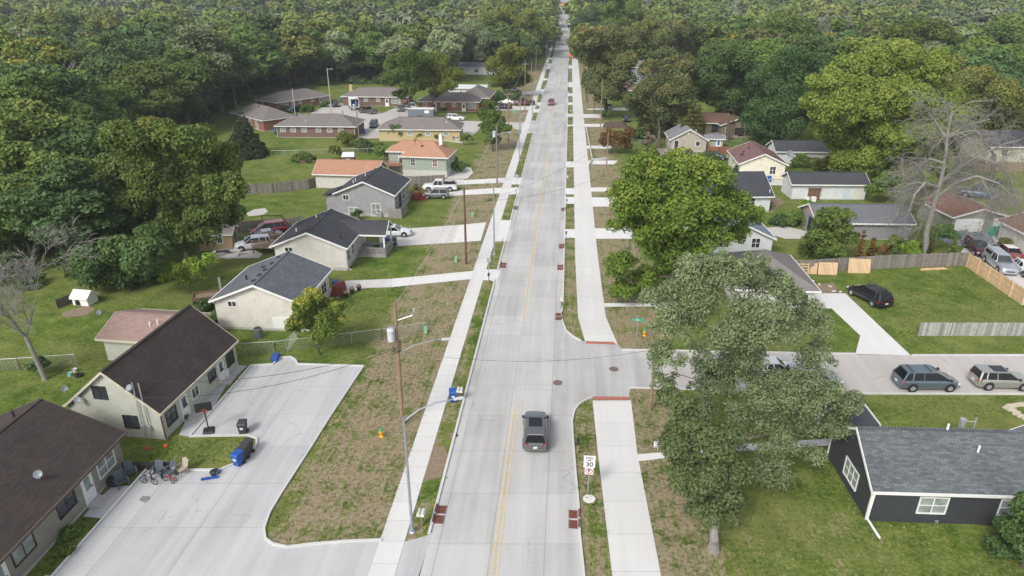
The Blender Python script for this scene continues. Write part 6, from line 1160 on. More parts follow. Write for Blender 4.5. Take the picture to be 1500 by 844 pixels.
blob_tree('leafy tree with a yellow crown behind the hedge by the road', (745, 142), [(740, 78, 16), (758, 82, 14), (732, 100, 18), (755, 105, 18), (742, 122, 14), (765, 118, 12), (727, 122, 9)], 'maple', leaf=.45, cover=1.0, r0=.4, seed=15, dy=3)
blob_tree('massive roadside maple with bronze tips right of the trail', (885, 172), [(858, 58, 18), (885, 56, 20), (915, 62, 20), (862, 84, 20), (890, 88, 24), (918, 95, 18), (875, 112, 20), (902, 118, 22), (885, 138, 15), (908, 142, 12), (845, 68, 10), (870, 128, 12)], 'brown', leaf=.45, cover=1.05, r0=.6, seed=16, dy=3)
blob_tree('small tree clinging to the roadside left of the massive maple', (860, 150), [(838, 66, 9), (850, 72, 9), (845, 78, 7)], 'olive', leaf=.4, cover=1, r0=.2, seed=61, Y=230)
blob_tree('bronze tipped round maple left of the olive conifer', (965, 216), [(965, 108, 24), (992, 104, 24), (944, 138, 16), (968, 138, 28), (1000, 135, 22), (935, 158, 18), (962, 168, 22), (990, 165, 20), (950, 188, 16), (975, 185, 14), (925, 145, 12)], 'brown', leaf=.4, cover=1.05, r0=.4, seed=17, Y=158, dy=3)
blob_tree('tall dark green tree behind the brown skylight house', (1065, 208), [(1045, 88, 24), (1075, 86, 24), (1098, 104, 20), (1040, 118, 24), (1070, 120, 28), (1095, 138, 22), (1058, 148, 22), (1082, 165, 18), (1030, 140, 14), (1060, 175, 14), (1088, 182, 12)], 'dark', leaf=.4, cover=1.05, r0=.45, seed=18, Y=165, dy=3)
blob_tree('wide dark green tree above the maroon roof', (1150, 226), [(1160, 98, 28), (1195, 100, 24), (1125, 125, 28), (1158, 135, 32), (1118, 160, 26), (1145, 172, 30), (1110, 188, 20), (1140, 200, 18), (1172, 165, 26), (1098, 175, 14)], 'dark', leaf=.36, cover=1.1, r0=.45, seed=19, Y=146, dy=3)
blob_tree('enormous yellow green tree filling the upper right', (1325, 300), [(1212, 125, 26), (1245, 105, 26), (1285, 95, 28), (1325, 92, 28), (1365, 100, 26), (1195, 155, 20), (1228, 160, 32), (1275, 145, 34), (1325, 145, 34), (1370, 145, 30), (1210, 195, 24), (1250, 205, 32), (1300, 200, 34), (1350, 200, 32), (1390, 180, 24), (1275, 240, 28), (1330, 245, 28), (1240, 240, 22), (1370, 235, 24), (1300, 275, 24), (1340, 285, 22), (1260, 270, 18)], 'yellow', leaf=.32, cover=1.1, r0=.32, seed=20, Y=118, dy=4, k=14, jitter=.5, fork=.62, f=.42, drop=0)
blob_tree('yellow green tree at the far right behind the bare tree', (1450, 270), [(1405, 130, 24), (1440, 120, 26), (1478, 140, 26), (1510, 150, 26), (1430, 165, 28), (1470, 180, 28), (1400, 175, 20), (1505, 195, 24)], 'olive', leaf=.36, cover=1.0, r0=.5, seed=21, Y=140, dy=4)
blob_tree('broad green tree before the grey garage', (1217, 386), [(1208, 322, 18), (1232, 318, 16), (1195, 348, 20), (1225, 345, 22), (1185, 368, 14), (1215, 368, 18), (1245, 350, 12)], 'mid', leaf=.26, cover=.9, r0=.2, seed=22, Y=80, dy=1)
blob_tree('dark tree with rusty tips cut by the lower right corner', (1500, 830), [(1482, 772, 18), (1508, 742, 20), (1462, 802, 17), (1498, 790, 28), (1472, 828, 20), (1530, 765, 34), (1505, 835, 30)], 'dark', leaf=.17, cover=.8, r0=.18, seed=23, Y=31, k=11, jitter=.45, dy=.6)
blob_tree('small red and yellow leaved tree on the lawn right of the trail', (893, 226), [(893, 198, 11), (908, 203, 12), (922, 198, 10), (900, 212, 8), (918, 212, 8), (885, 208, 7)], 'red', leaf=.28, cover=.8, r0=.1, seed=24)
blob_tree('golden topped tall tree above the left woods', (232, 118), [(205, 38, 15), (228, 32, 16), (195, 60, 17), (222, 58, 19), (250, 55, 14), (205, 84, 17), (235, 84, 17), (262, 78, 13), (240, 100, 14)], 'yellow', leaf=.5, cover=1.0, r0=.5, seed=25, Y=262, dy=4)
blob_tree('rounded yellow green tree right of the golden tree', (318, 118), [(300, 58, 15), (322, 62, 16), (345, 68, 14), (305, 84, 16), (332, 88, 16)], 'olive', leaf=.5, cover=1.0, r0=.5, seed=26, Y=258, dy=3)
blob_tree('yellow green tree on the left of the far road', (775, 66), [(760, 32, 12), (776, 26, 12), (790, 38, 11), (765, 48, 12), (785, 52, 10), (805, 44, 9)], 'maple', leaf=.6, cover=1, r0=.5, seed=27, Y=345, dy=4)
blob_tree('broad yellowish tree behind the hedge tree', (728, 75), [(722, 28, 14), (742, 22, 15), (762, 30, 12), (730, 46, 14), (752, 50, 14)], 'yellow', leaf=.6, cover=1, r0=.5, seed=28, Y=330, dy=4)
blob_tree('dark green tree overhanging the right of the far road', (852, 50), [(855, 26, 13), (872, 20, 13), (845, 36, 8), (865, 38, 11), (885, 30, 12)], 'dark', leaf=.6, cover=1, r0=.5, seed=29, Y=400, dy=4)
blob_tree('pale bronze feathery tree behind the massive maple', (985, 110), [(965, 62, 14), (985, 48, 15), (1005, 42, 14), (1025, 50, 13), (975, 80, 14), (1000, 68, 16)], 'brown', leaf=.5, cover=.9, r0=.4, seed=30, Y=232, dy=3)
blob_tree('yellow tipped tree between the massive maple and the bronze one', (955, 98), [(940, 42, 13), (958, 36, 13), (945, 58, 12), (965, 55, 11)], 'olive', leaf=.5, cover=1, r0=.4, seed=31, Y=270, dy=3)
blob_tree('large fresh green tree beyond the massive maple on the right of the far road', (905, 50), [(888, 14, 13), (908, 8, 14), (930, 14, 14), (895, 32, 13), (920, 34, 14), (945, 30, 12), (905, -6, 13)], 'mid', leaf=.6, cover=1, r0=.5, seed=71, Y=310, dy=4)
blob_tree('dark leaning green tree below the broad yellowish one left of the far road', (752, 80), [(735, 55, 12), (752, 58, 13), (770, 64, 11), (782, 70, 8), (742, 70, 10)], 'dark', leaf=.5, cover=1, r0=.4, seed=72, Y=290, dy=3)
blob_tree('grey green tree in the middle of the woods above the court', (690, 90), [(672, 50, 15), (692, 44, 15), (708, 58, 13), (680, 68, 14), (700, 76, 12)], 'greyg', leaf=.5, cover=.9, r0=.4, seed=73, Y=285, dy=3)
blob_tree('big rounded bright green tree above the wide dark tree', (1150, 120), [(1120, 48, 20), (1150, 40, 22), (1180, 50, 20), (1130, 72, 20), (1165, 74, 22)], 'mid', leaf=.5, cover=1, r0=.5, seed=74, Y=215, dy=3)
blob_tree('tall bright green tree behind the enormous yellow green tree', (1345, 110), [(1320, 50, 18), (1345, 44, 20), (1372, 52, 20), (1335, 72, 18), (1365, 76, 18), (1395, 64, 14)], 'mid', leaf=.5, cover=1, r0=.5, seed=75, Y=200, dy=3)
def conifer(label, base, top, wd, col, seed, n_l=14, leaf=.3):
    B = G(*base); rng = np.random.default_rng(seed); T = AT(top[0], top[1], B.y); h = T.z - B.z; dep = B.y * math.cos(TH) + 10; R_ = wd / 2 * dep / FL; L = []
    for i in range(n_l):
        t = i / (n_l - 1); z = h * (.08 + .86 * t); rr = R_ * (1 - t) ** 1.0 + .1; k = max(3, int(13 * (1 - t)) + 2)
        for j in range(k):
            a = 2 * math.pi * j / k + i * .7 + rng.normal() * .15; q = rr * (.85 + .3 * rng.random()); L.append((math.cos(a) * q * .66, math.sin(a) * q * .66, z - q * .12, max(q * .27, .2)))
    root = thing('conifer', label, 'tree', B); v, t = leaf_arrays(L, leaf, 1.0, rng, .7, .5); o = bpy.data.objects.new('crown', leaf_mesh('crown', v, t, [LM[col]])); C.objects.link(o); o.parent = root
    b = MB(); b.tube([(0, 0, -.2), (0, 0, h * .95)], [.22, .03], 7); b.build('trunk', BARK, root); return root
conifer('dark broad conifer at the left of the brick duplex lawn', (362, 229), (362, 150), 66, 'conif', 3)
conifer('olive conifer behind the warm grey gabled house', (1012, 214), (1012, 124), 56, 'oconif', 4)
conifer('small blue green spruce at the corner of the warm grey house', (988, 246), (988, 211), 22, 'conif', 5, 8)
conifer('dark brown green arborvitae by the back fence', (1255, 388), (1256, 336), 20, 'red', 6, 8, .22); conifer('small bronze arborvitae by the back fence', (1272, 388), (1274, 348), 20, 'red', 16, 8, .22)
conifer('left pointed green arborvitae by the back fence', (1358, 384), (1357, 351), 15, 'oconif', 7, 7, .2); conifer('right bright pointed arborvitae by the back fence', (1391, 382), (1392, 349), 17, 'mid', 8, 7, .2)
conifer('rounded dark arborvitae at the corner of the ivory house', (1083, 254), (1083, 224), 20, 'dark', 9, 6, .22)
def bush(label, u, v, wpx, hpx, col, seed, leaf=.2, name='shrub', cover=1.0, cat='shrub', group=None):
    B = G(u, v); dep = B.y * math.cos(TH) + H * math.sin(TH); r = wpx / 2 * dep / FL; hh = hpx * dep / FL; rng = np.random.default_rng(seed); n = 5; L = []
    for i in range(n):
        a = 6.28 * i / n + rng.random(); L.append((math.cos(a) * r * .55, math.sin(a) * r * .4, hh * (.3 + .3 * rng.random()), r * .42))
    L.append((0, 0, hh * .62, r * .5)); v_, t = leaf_arrays(sublobes(L, rng, 5), leaf, cover, rng, .9, .4)
    o = bpy.data.objects.new(name, leaf_mesh(name, v_, t, [LM[col]])); C.objects.link(o); o.location = B; return tag(o, label, cat, group)
for a_ in [('round dark bush between the blue car and the dark sedan', 1036, 243, 40, 20, 'dark'), ('small round bush in front of the ivory house corner', 1077, 258, 22, 18, 'dark'), ('dark round bush by the pale yellow duplex', 583, 204, 44, 26, 'dark'), ('long green bush under the pale yellow duplex windows', 620, 205, 38, 14, 'mid'), ('green bush at the right of the pale yellow duplex windows', 645, 206, 28, 14, 'mid'),
           ('yellowing shrub at the end of the brown brick duplex', 507, 214, 34, 24, 'maple'), ('dark green bush behind the garden hut', 533, 222, 34, 20, 'dark'), ('green bush left of the raised deck', 562, 236, 34, 26, 'mid'), ('leafy bush beneath the orange roofed wing', 555, 222, 20, 14, 'mid'), ('dark shrub at the right corner of the grey green house', 668, 252, 34, 16, 'dark'), ('small dark shrub by the grey green house entrance', 664, 240, 18, 14, 'dark'),
           ('pale green small tree in the front yard by the fence', 683, 213, 22, 22, 'yellow'), ('low clipped hedge by the angled brick duplex', 418, 163, 22, 7, 'dark'), ('dark hedge at the right end of the angled brick duplex', 476, 157, 18, 8, 'dark'), ('leafy bush before the angled brick duplex', 450, 164, 24, 12, 'mid'), ('trimmed hedge by the red brick duplex door', 650, 163, 14, 5, 'dark'),
           ('tall vegetable plants in the garden behind the lawn', 445, 236, 44, 8, 'mid'), ('straggly yellow shrub left of the garden hut', 492, 234, 26, 26, 'olive'), ('scrubby shrub at the side of the blue grey house', 524, 322, 20, 18, 'dark'), ('clump of pale ornamental grass beside the junk pile', 949, 222, 22, 38, 'straw'), ('leafy shrub below the pale ornamental grass', 945, 240, 46, 26, 'brown'), ('low green bush behind the red leaved tree', 930, 205, 36, 14, 'dark'),
           ('bushy ivy shrub at the foot of the massive maple', 884, 176, 15, 18, 'dark'), ('dark weeds beside the charcoal roofed house garden', 1120, 306, 30, 8, 'dark'), ('spreading vine left of the grey garage', 1165, 330, 50, 20, 'mid'), ('green vine heap before the grey garage gable', 1180, 312, 30, 22, 'lime'), ('dark weeds behind the blue grey roofed house', 1145, 330, 40, 14, 'dark'),
           ('rusty red shrub by the back fence', 1290, 386, 28, 38, 'red'), ('tall green shrub by the corner of the grey garage', 1306, 380, 34, 48, 'mid'), ('bright lime sumac by the back fence', 1330, 385, 36, 42, 'lime'), ('dark ivy shrub around the bare tree trunk', 1376, 372, 44, 62, 'dark'), ('green undergrowth right of the lime sumac', 1345, 375, 26, 28, 'mid'),
           ('leafy green thicket right of the long white garage', 1292, 300, 60, 58, 'mid'), ('tall green thicket behind the grey garage end', 1322, 330, 44, 60, 'mid'), ('olive thicket under the enormous tree', 1270, 262, 70, 34, 'olive'), ('dark thicket at the edge of the grey garage lawn', 1335, 300, 50, 50, 'dark'), ('thicket with rusty leaves under the enormous tree', 1345, 270, 44, 46, 'red'), ('vine arch over the ivory house yard', 1205, 252, 44, 24, 'olive'), ('green bush left of the long white garage', 1172, 245, 34, 20, 'mid'),
           ('bushy shrub under the bare tree beside the pale van', 1395, 262, 50, 30, 'olive'), ('low flower bush beside the garage drive', 1472, 362, 24, 14, 'olive'), ('round shrub left of the garden bed behind the cream house', 300, 455, 36, 16, 'dark'), ('ivy patch behind the sage row house', 330, 470, 40, 14, 'dark'), ('low grass tuft at the corner of the near row house', 96, 812, 30, 10, 'mid'), ('weedy clump along the near row house wall', 100, 785, 40, 8, 'mid'),
           ('green clump along the sage house front wall', 268, 614, 20, 10, 'mid'), ('small clump by the sage house window', 290, 590, 14, 8, 'mid'), ('green bush against the tall grey green trees at left', 60, 548, 34, 34, 'dark'), ('tiny shrub at the porch railing corner', 552, 366, 12, 8, 'dark'), ('clipped dark hedge behind the white coupe', 742, 146, 44, 8, 'dark'), ('dark hedge further left behind the parked cars', 715, 147, 26, 9, 'dark')]:
    bush(*a_, seed=hash(a_[0][:9]) % 1 + len(a_[0]) * 7 + a_[1], leaf=.16 if a_[2] > 500 else (.22 if a_[2] > 300 else .32))
def bare_tree(label, base, h, seed, spread=.55, r0=.3, droop=.0, bark=PALEB, depth=6, world=None, lean=(0, 0), fork=.3, twig=1.0, name='bare_tree'):
    rnd = random.Random(seed); root = thing(name, label, 'tree', world or G(*base)); b = MB(); tw = MB()
    def grow(p, d, L, r, lev):
        pts = [p]; rr = [r]; q = p.copy(); dd = d.copy(); n = 4
        for i in range(n):
            dd = (dd + Vector((rnd.gauss(0, .13), rnd.gauss(0, .13), rnd.gauss(0, .06) - droop * (depth - lev < 3) * .22))).normalized(); q = q + dd * L / n; pts.append(q.copy()); rr.append(r * (1 - .45 * (i + 1) / n))
        (b if lev > 2 else tw).tube(pts, rr, 6 if lev > 3 else 3, cap=False)
        if lev <= 0: return
        k = 3 if lev > 2 else 4
        for j in range(k):
            i = n if j == 0 else rnd.randint(1, n); a = rnd.uniform(0, 2 * math.pi); sp = spread * rnd.uniform(.6, 1.35)
            x = dd.orthogonal().normalized(); y = dd.cross(x); nd = (dd * math.cos(sp) + (x * math.cos(a) + y * math.sin(a)) * math.sin(sp)).normalized()
            grow(pts[i], nd, L * rnd.uniform(.6, .82), max(rr[i] * .62, .012 * twig), lev - 1)
    base_d = Vector((lean[0], lean[1], 1)).normalized(); b.tube([(0, 0, -.3), (0, 0, .2), base_d * h * fork], [r0 * 1.6, r0 * 1.1, r0 * .85], 9)
    for j in range(3): a = rnd.uniform(0, 6.28) if j else .4; grow(base_d * h * fork, Vector((math.cos(a + j * 2.1) * .5 + lean[0], math.sin(a + j * 2.1) * .5, 1)).normalized(), h * .27, r0 * .62, depth - 1)
    b.build('trunk', bark, root, smooth=True); tw.build('twigs', bark, root); return root
def limb_tree(label, base, Y, trunk, limb_px, seed, bark, r0, tl=3.0, droop=.35):
    B = Vector(base); rnd = random.Random(seed); root = thing('bare_tree', label, 'tree', B); b = MB(); tw = MB()
    def twig(p, d, L, r, lev):
        pts = [p]; q = p.copy(); dd = d.copy()
        for i in range(4):
            dd = (dd + Vector((rnd.gauss(0, .2), rnd.gauss(0, .2), rnd.gauss(0, .1) - droop * .35))).normalized(); q = q + dd * L / 4; pts.append(q.copy())
        tw.tube(pts, [r, r * .85, r * .7, r * .55, r * .4], 3, cap=False)
        if lev:
            for _ in range(4):
                k = rnd.randint(1, 4); sp = rnd.uniform(.4, 1.0); x = dd.orthogonal().normalized(); y = dd.cross(x); a = rnd.uniform(0, 6.28)
                twig(pts[k], (dd * math.cos(sp) + (x * math.cos(a) + y * math.sin(a)) * math.sin(sp)).normalized(), L * rnd.uniform(.55, .85), max(r * .55, .014), lev - 1)
    for li, ln in enumerate([trunk] + limb_px):
        pts = [AT(u, v, Y + (y_ if len(ln[0]) > 2 else 0)) - B for u, v, *yy in ln for y_ in [yy[0] if yy else 0]]
        if li == 0: pts[0].z = -.2
        ra = r0 if li == 0 else r0 * .5; b.tube(pts, [ra * (1 - .7 * i / (len(pts) - 1)) for i in range(len(pts))], 7, cap=False)
        for i in range(1, len(pts)):
            if li == 0 and i < 3: continue
            L_ = (pts[i] - pts[i - 1]); n = 4
            for k in range(n):
                p = pts[i - 1].lerp(pts[i], (k + rnd.random()) / n); d = (L_.normalized() * .6 + Vector((rnd.gauss(0, .7), rnd.gauss(0, .7), rnd.gauss(.1, .5)))).normalized(); twig(p, d, tl * rnd.uniform(.6, 1.1), ra * .22, 3)
    b.build('trunk', bark, root, smooth=True); tw.build('twigs', bark, root); return root
limb_tree('big bare grey tree with drooping dead branches by the brown roofed garage', G(1355, 385), 80, [(1355, 385), (1357, 340), (1368, 300), (1379, 262), (1386, 225), (1388, 195), (1394, 165)],
          [[(1379, 265, 0), (1405, 245, 1), (1435, 228, 2), (1468, 212, 3), (1495, 205, 4)], [(1372, 290, 0), (1400, 268, -1), (1430, 258, -2), (1462, 268, -3), (1488, 292, -3)], [(1384, 240, 0), (1362, 232, 1), (1345, 250, 2), (1335, 280, 2)], [(1376, 275, 0), (1355, 268, -1), (1340, 285, -2), (1332, 310, -2)], [(1388, 200, 0), (1420, 182, 1), (1450, 175, 2)], [(1388, 205, 0), (1372, 180, 1), (1360, 165, 1)], [(1430, 228, 2), (1460, 240, 1), (1480, 260, 0), (1490, 300, 0)], [(1435, 258, -2), (1450, 285, -3), (1455, 310, -3)]], 3, PALEB, .36)
bare_tree('bare grey tree on the left lawn below the dark woods', (66, 556), 12.5, 21, .6, .2, .12, depth=7, lean=(-.2, .1), fork=.33, twig=1.3)
bare_tree('small leafless grey tree in front of the left woods', (105, 195), 17, 5, .35, .3, 0, depth=5, twig=4, fork=.3); bare_tree('leafless tree standing in the woods above the upper right maples', (1235, 95), 22, 8, .45, .35, 0, world=Vector((AT(1235, 60, 230).x, 230, 0)), depth=5, twig=4, fork=.5)
# --- generic trees: a handful grown once, then copied with their parts
def grow_variant(i, lod):
    rng = np.random.default_rng(100 + i); L = []; n = 9 if lod < 2 else 6; tall = i % 3 == 2
    for j in range(n):
        a = 2 * math.pi * j / n * 1.7 + rng.random(); t = rng.random(); rr = (3.6 if not tall else 2.6) * (.5 + .6 * rng.random()); L.append((math.cos(a) * rr, math.sin(a) * rr, 6.5 + 6.0 * t * (1 if not tall else 1.2), 2.5 + 1.0 * rng.random()))
    L.append((0, 0, 13.2 if not tall else 15, 2.5)); L.append((.3, -.4, 9.5, 3.6)); L.append((rng.normal(), rng.normal(), 5.5, 2.4))
    leaf, cover, k = ((.40, 1.0, 9), (.6, 1.0, 6), (.8, .85, 4))[lod]
    v, t = leaf_arrays(sublobes(L, rng, k), leaf, cover, rng, .88, .4); b = MB(); limbs(b, (0, 0, 0), L, .34, rng); return v, t, b
VAR = {}
for i in range(7):
    for lod in (0, 1):
        v, t, b = grow_variant(i, lod); root = bpy.data.objects.new('tree', None); o = bpy.data.objects.new('crown', leaf_mesh('crown', v, t, [LM['mid']])); o.parent = root
        tm = bpy.data.meshes.new('trunk'); tm.from_pydata(b.v, [], b.f); tm.materials.append(BARK); q = bpy.data.objects.new('trunk', tm); q.parent = root; VAR[i, lod] = (o.data, tm)
CN = {'dark': 'dark green', 'mid': 'mid green', 'greyg': 'grey green', 'olive': 'olive', 'yellow': 'yellow green', 'maple': 'yellow tipped', 'brown': 'bronze tinted'}
def inside(p, poly):
    x, y = p; c = False; j = len(poly) - 1
    for i in range(len(poly)):
        if (poly[i][1] > y) != (poly[j][1] > y) and x < (poly[j][0] - poly[i][0]) * (y - poly[i][1]) / (poly[j][1] - poly[i][1]) + poly[i][0]: c = not c
        j = i
    return c
def pix(x, y, z):
    Z = z - H; f = y * math.cos(TH) - Z * math.sin(TH); return 750 + FL * x / f, 422 - FL * (y * math.sin(TH) + Z * math.cos(TH)) / f
LEFT = [(-400, 480), (20, 425), (130, 400), (150, 345), (135, 300), (110, 235), (175, 235), (240, 205), (325, 178), (350, 158), (372, 142), (440, 127), (500, 126), (560, 127), (655, 126), (692, 102), (720, 100), (752, 92), (770, 60), (786, 30), (812, 4), (812, -16), (-400, -16)]
RIGHT = [(846, -16), (846, 5), (868, 40), (905, 62), (930, 78), (975, 84), (1010, 140), (1075, 150), (1110, 165), (1190, 185), (1240, 215), (1300, 225), (1400, 195), (1440, 190), (1540, 195), (1900, 260), (1900, -16)]
HOLES = [[(105, 160), (185, 160), (185, 215), (105, 215)], [(905, 84), (975, 84), (975, 135), (905, 135)], [(660, 90), (735, 90), (735, 118), (660, 118)]]
FAST=0; rng = random.Random(42); cand = []
y = 55.0
while y < 330:
    sp = (6.8 if y < 120 else 8.6) + y * .013; x = -y * 1.0 - 20
    while x < y * 1.0 + 20:
        X = x + rng.uniform(-2.6, 2.6); Y_ = y + rng.uniform(-2.6, 2.6); u, v = pix(X, Y_, 0)
        L_ = inside((u, v), LEFT); R__ = inside((u, v), RIGHT)
        if (L_ or R__) and -130 < u < 1640 and not any(inside((u, v), h_) for h_ in HOLES): cand.append((Y_, X, u, 'left' if L_ else 'right'))
        x += sp
    y += sp
cand.sort(); cand = cand[:298]; YMAX = cand[-1][0]; print('forest individuals', len(cand), 'to', YMAX)
ORD = ['first', 'second', 'third', 'fourth', 'fifth', 'sixth', 'seventh', 'eighth', 'ninth', 'tenth', 'eleventh', 'twelfth', 'thirteenth', 'fourteenth', 'fifteenth', 'sixteenth', 'seventeenth', 'eighteenth', 'nineteenth', 'twentieth', 'twenty first', 'twenty second', 'twenty third', 'twenty fourth', 'twenty fifth', 'twenty sixth', 'twenty seventh', 'twenty eighth', 'twenty ninth', 'thirtieth', 'thirty first', 'thirty second', 'thirty third']
mix_l = ['mid'] * 9 + ['olive'] * 2 + ['dark'] * 5 + ['yellow', 'maple', 'greyg', 'greyg', 'brown']; mix_r = ['dark'] * 5 + ['mid'] * 5 + ['olive'] * 3 + ['yellow', 'brown', 'maple', 'greyg']
made = []
for side in ('left', 'right'):
    rows = [c for c in cand if c[3] == side]; k = 0
    nrow = 12; per = math.ceil(len(rows) / nrow)
    for r_i in range(nrow):
        row = sorted(rows[r_i * per:(r_i + 1) * per], key=lambda c: c[2])
        for j, (Y_, X, u, _) in enumerate(row):
            cl = rng.choice(mix_l if side == 'left' else mix_r)
            if 480 < u < 720 and side == 'left' and rng.random() < .55: cl = 'greyg'
            if side == 'left' and u < 330 and Y_ < 160: cl = rng.choice(['mid', 'olive', 'dark', 'mid'])
            lod = 0 if Y_ < 210 else 1; i = rng.randrange(7); cm, tm = VAR[i, lod]; s = rng.uniform(.85, 1.2) * (1.16 if Y_ > 150 else 1) * (.82 if (side == 'left' and Y_ < 85) else 1)
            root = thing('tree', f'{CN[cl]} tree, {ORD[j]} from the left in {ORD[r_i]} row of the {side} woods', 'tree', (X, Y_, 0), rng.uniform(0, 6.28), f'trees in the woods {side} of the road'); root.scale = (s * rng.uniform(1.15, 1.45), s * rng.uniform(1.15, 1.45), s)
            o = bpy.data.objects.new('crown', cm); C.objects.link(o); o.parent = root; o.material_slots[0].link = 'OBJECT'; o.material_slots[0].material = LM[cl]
            if Y_ < 260: q = bpy.data.objects.new('trunk', tm); C.objects.link(q); q.parent = root
# the far woods read as one mass: one object per the rules for what nobody could count
def far_variant(i, sz):
    rng = np.random.default_rng(500 + i); L = [(0, 0, 8.5, 4.4)]
    for j in range(13):
        a = rng.random() * 6.28; t = rng.random(); rr = 5.6 * math.sqrt(1 - .75 * t * t) * (.75 + .3 * rng.random()); L.append((math.cos(a) * rr * .8, math.sin(a) * rr * .8, 6.5 + 7.5 * t, 1.5 + 1.5 * rng.random()))
    v, t = leaf_arrays(L, sz, .8, rng, .85, .3); return v.astype(np.float32), t.astype(np.float32)
LODF = [far_variant(i, 1.0) for i in range(8)]; LODG = [far_variant(i, 1.5) for i in range(8)]
LF, ns, ls, b = nodes('distant mixed leaves'); at = N(ns, 'ShaderNodeAttribute', attribute_name='tint'); ak = N(ns, 'ShaderNodeAttribute', attribute_name='kindness')
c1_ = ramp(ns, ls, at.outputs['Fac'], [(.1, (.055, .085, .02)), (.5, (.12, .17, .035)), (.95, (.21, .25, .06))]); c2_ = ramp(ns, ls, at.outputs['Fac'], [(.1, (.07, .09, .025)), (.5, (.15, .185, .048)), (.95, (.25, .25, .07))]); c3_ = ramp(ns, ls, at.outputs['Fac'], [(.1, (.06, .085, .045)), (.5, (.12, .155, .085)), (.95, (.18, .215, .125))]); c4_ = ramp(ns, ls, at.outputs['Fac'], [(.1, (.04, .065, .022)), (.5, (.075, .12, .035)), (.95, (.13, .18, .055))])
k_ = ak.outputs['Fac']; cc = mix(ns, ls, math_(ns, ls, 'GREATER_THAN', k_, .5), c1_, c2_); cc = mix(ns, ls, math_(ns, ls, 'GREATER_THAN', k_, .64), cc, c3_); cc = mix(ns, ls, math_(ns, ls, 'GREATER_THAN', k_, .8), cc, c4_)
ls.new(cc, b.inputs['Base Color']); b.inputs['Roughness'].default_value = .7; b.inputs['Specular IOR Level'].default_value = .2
y = YMAX - 3; Vs = []; Ts = []; Ks = []; nt_ = 0
while y < 700:
    sp = 13 + max(0, y - 300) * .010; x = -y * .88 - 10
    while x < y * .88 + 10:
        X = x + rng.uniform(-3.5, 3.5); Y_ = y + rng.uniform(-3.5, 3.5); d = X - .0787 * Y_; u, v = pix(X, Y_, zt(Y_))
        clear = -20 < d < 13 if Y_ < 340 else -12.5 < d < 6.5
        if not clear and not (Y_ > 585 and any(abs(u - q) < w_ for q, w_ in ((682, 26), (447, 24), (20, 34), (594, 14), (713, 8))) and Y_ < 670):
            v_, t_ = (LODF if Y_ < 390 else LODG)[rng.randrange(8)]; a = rng.uniform(0, 6.28); s = rng.uniform(1.05, 1.75); ca, sa = math.cos(a) * s, math.sin(a) * s; hz_ = rng.uniform(.8, 1.15) * (s + .6) / 1.7
            if 400 > Y_ and abs(d) < 60: hz_ *= .8
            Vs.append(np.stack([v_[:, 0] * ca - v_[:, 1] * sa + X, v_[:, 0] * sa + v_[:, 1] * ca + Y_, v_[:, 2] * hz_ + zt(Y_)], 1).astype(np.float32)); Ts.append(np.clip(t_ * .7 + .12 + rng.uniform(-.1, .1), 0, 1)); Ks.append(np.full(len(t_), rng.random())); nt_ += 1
        x += sp
    y += sp * .92
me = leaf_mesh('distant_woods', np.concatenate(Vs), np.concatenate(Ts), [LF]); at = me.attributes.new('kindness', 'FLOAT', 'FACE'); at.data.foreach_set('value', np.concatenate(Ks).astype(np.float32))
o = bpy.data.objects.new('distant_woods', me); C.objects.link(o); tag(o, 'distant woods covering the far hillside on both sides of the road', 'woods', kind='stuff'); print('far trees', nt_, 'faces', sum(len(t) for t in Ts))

# low growth under the woods
L = []; rg = np.random.default_rng(77); y = 55.0
while y < 300:
    sp = 3.6 + y * .012; x = -y - 20
    while x < y + 20:
        X = x + rg.normal() * 1.2; Y_ = y + rg.normal() * 1.2; u, v = pix(X, Y_, 0)
        if (inside((u, v), LEFT) or inside((u, v), RIGHT)) and -60 < u < 1560 and not any(inside((u, v), h_) for h_ in HOLES): L.append((X, Y_, rg.random() * 1.2, 1.1 + 1.6 * rg.random()))
        x += sp
    y += sp
v_, t_ = leaf_arrays(L, .5, .75, rg, .8, .6); rg2 = rg.random(len(t_)) * .4
o = bpy.data.objects.new('undergrowth', leaf_mesh('undergrowth', v_, np.clip(rg2 + .1, 0, 1), [LM['dark']])); C.objects.link(o); tag(o, 'dark leafy undergrowth beneath the woods', 'undergrowth', kind='stuff'); print('undergrowth', len(t_))
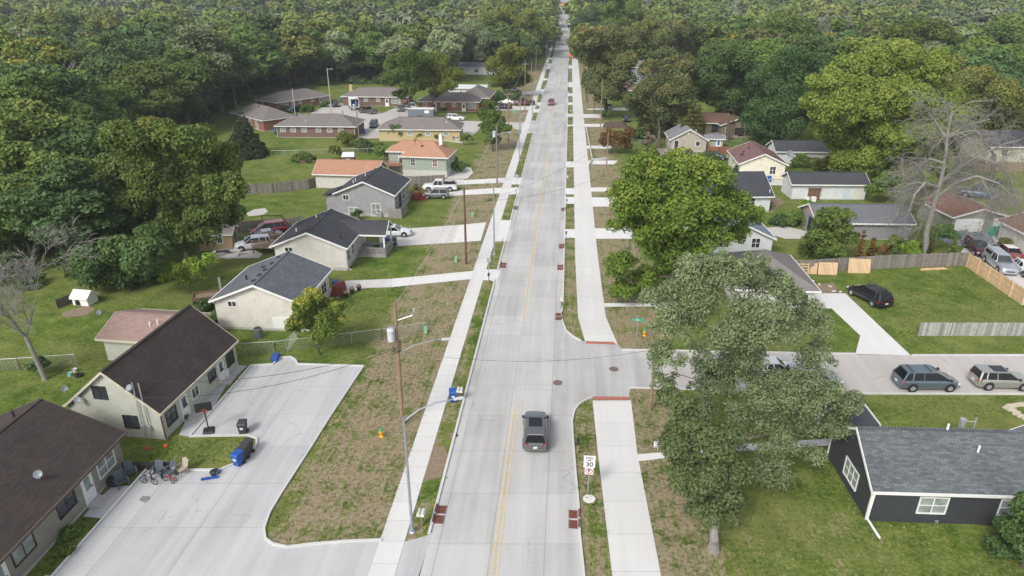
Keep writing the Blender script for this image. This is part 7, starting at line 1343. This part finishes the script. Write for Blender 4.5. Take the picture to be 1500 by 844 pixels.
# tufts standing up out of the nearer lawns
LM['tuft'] = leafmat('grass blades', (.05, .085, .014), (.10, .15, .03), (.36, .30, .18)); rg = np.random.default_rng(5); P_ = []
for poly, dens, dryk in (([(533, 540), (690, 412), (640, 561), (560, 790), (458, 796), (405, 795), (390, 772), (416, 724), (460, 655)], 9, .7), ([(926, 572), (1262, 580), (1262, 640), (1225, 690), (1268, 760), (1450, 765), (1500, 844), (1500, 900), (985, 900), (945, 731), (930, 661)], 8, .3), ([(845, 610), (866, 590), (876, 671), (893, 800), (893, 900), (862, 900), (846, 690)], 12, .4),
                      ([(1300, 430), (1420, 395), (1490, 450), (1500, 485), (1345, 488), (1340, 515), (1300, 480)], 6, .15), ([(1265, 582), (1500, 582), (1500, 612), (1310, 610)], 8, .15), ([(600, 792), (640, 740), (668, 600), (712, 440), (722, 425), (700, 510), (662, 670), (632, 780)], 12, .3), ([(185, 648), (360, 642), (340, 678), (215, 684)], 12, .35), ([(500, 440), (600, 420), (545, 500), (440, 500)], 6, .2)):
    W2 = [tuple(G(*q)[:2]) for q in poly]; xs_ = [q[0] for q in W2]; ys_ = [q[1] for q in W2]; n_ = int((max(xs_) - min(xs_)) * (max(ys_) - min(ys_)) * dens)
    for _ in range(n_):
        X, Y_ = rg.uniform(min(xs_), max(xs_)), rg.uniform(min(ys_), max(ys_))
        if inside((X, Y_), W2) and not inside(pix(X, Y_, 0), [(920, 656), (1250, 636), (1250, 658), (925, 684)]): P_.append((X, Y_, 1.0 if rg.random() < dryk else rg.random() * .6))
P_ = np.array(P_); P_ = np.repeat(P_, 3, 0); M = len(P_); a = rg.random(M) * 6.28; hgt = .04 + .07 * rg.random(M); wd_ = .015 + .025 * rg.random(M); dx_, dy2 = np.cos(a), np.sin(a); ox, oy = rg.normal(size=M) * .05, rg.normal(size=M) * .05
X, Y_ = P_[:, 0] + ox, P_[:, 1] + oy; z0 = np.zeros(M); tx, ty = rg.normal(size=M) * .05, rg.normal(size=M) * .05
V_ = np.stack([np.stack([X - dx_ * wd_, Y_ - dy2 * wd_, z0], 1), np.stack([X + dx_ * wd_, Y_ + dy2 * wd_, z0], 1), np.stack([X + tx + dx_ * wd_ * .3, Y_ + ty + dy2 * wd_ * .3, hgt], 1), np.stack([X + tx - dx_ * wd_ * .3, Y_ + ty - dy2 * wd_ * .3, hgt], 1)], 1).reshape(-1, 3)
o = bpy.data.objects.new('grass_tufts', leaf_mesh('grass_tufts', V_, P_[:, 2], [LM['tuft']])); C.objects.link(o); tag(o, 'rough green and straw coloured grass tufts on the lawns', 'grass', kind='stuff'); print('tufts', M)
# ---------------------------------------------------------------- air
m = bpy.data.materials.new('haze air'); m.use_nodes = True; ns = m.node_tree.nodes; ls = m.node_tree.links
for n_ in list(ns):
    if n_.type == 'BSDF_PRINCIPLED': ns.remove(n_)
pv = ns.new('ShaderNodeVolumePrincipled'); pv.inputs['Color'].default_value = (.88, .94, 1, 1); pv.inputs['Density'].default_value = HAZE
pv.inputs['Anisotropy'].default_value = .2; ls.new(pv.outputs[0], ns['Material Output'].inputs['Volume'])
b = MB(); b.box(-1300, -70, -1.5, 1300, 2550, 75); o = b.build('haze', m); o['kind'] = 'stuff'; o['label'] = 'thin pale haze over the distance'
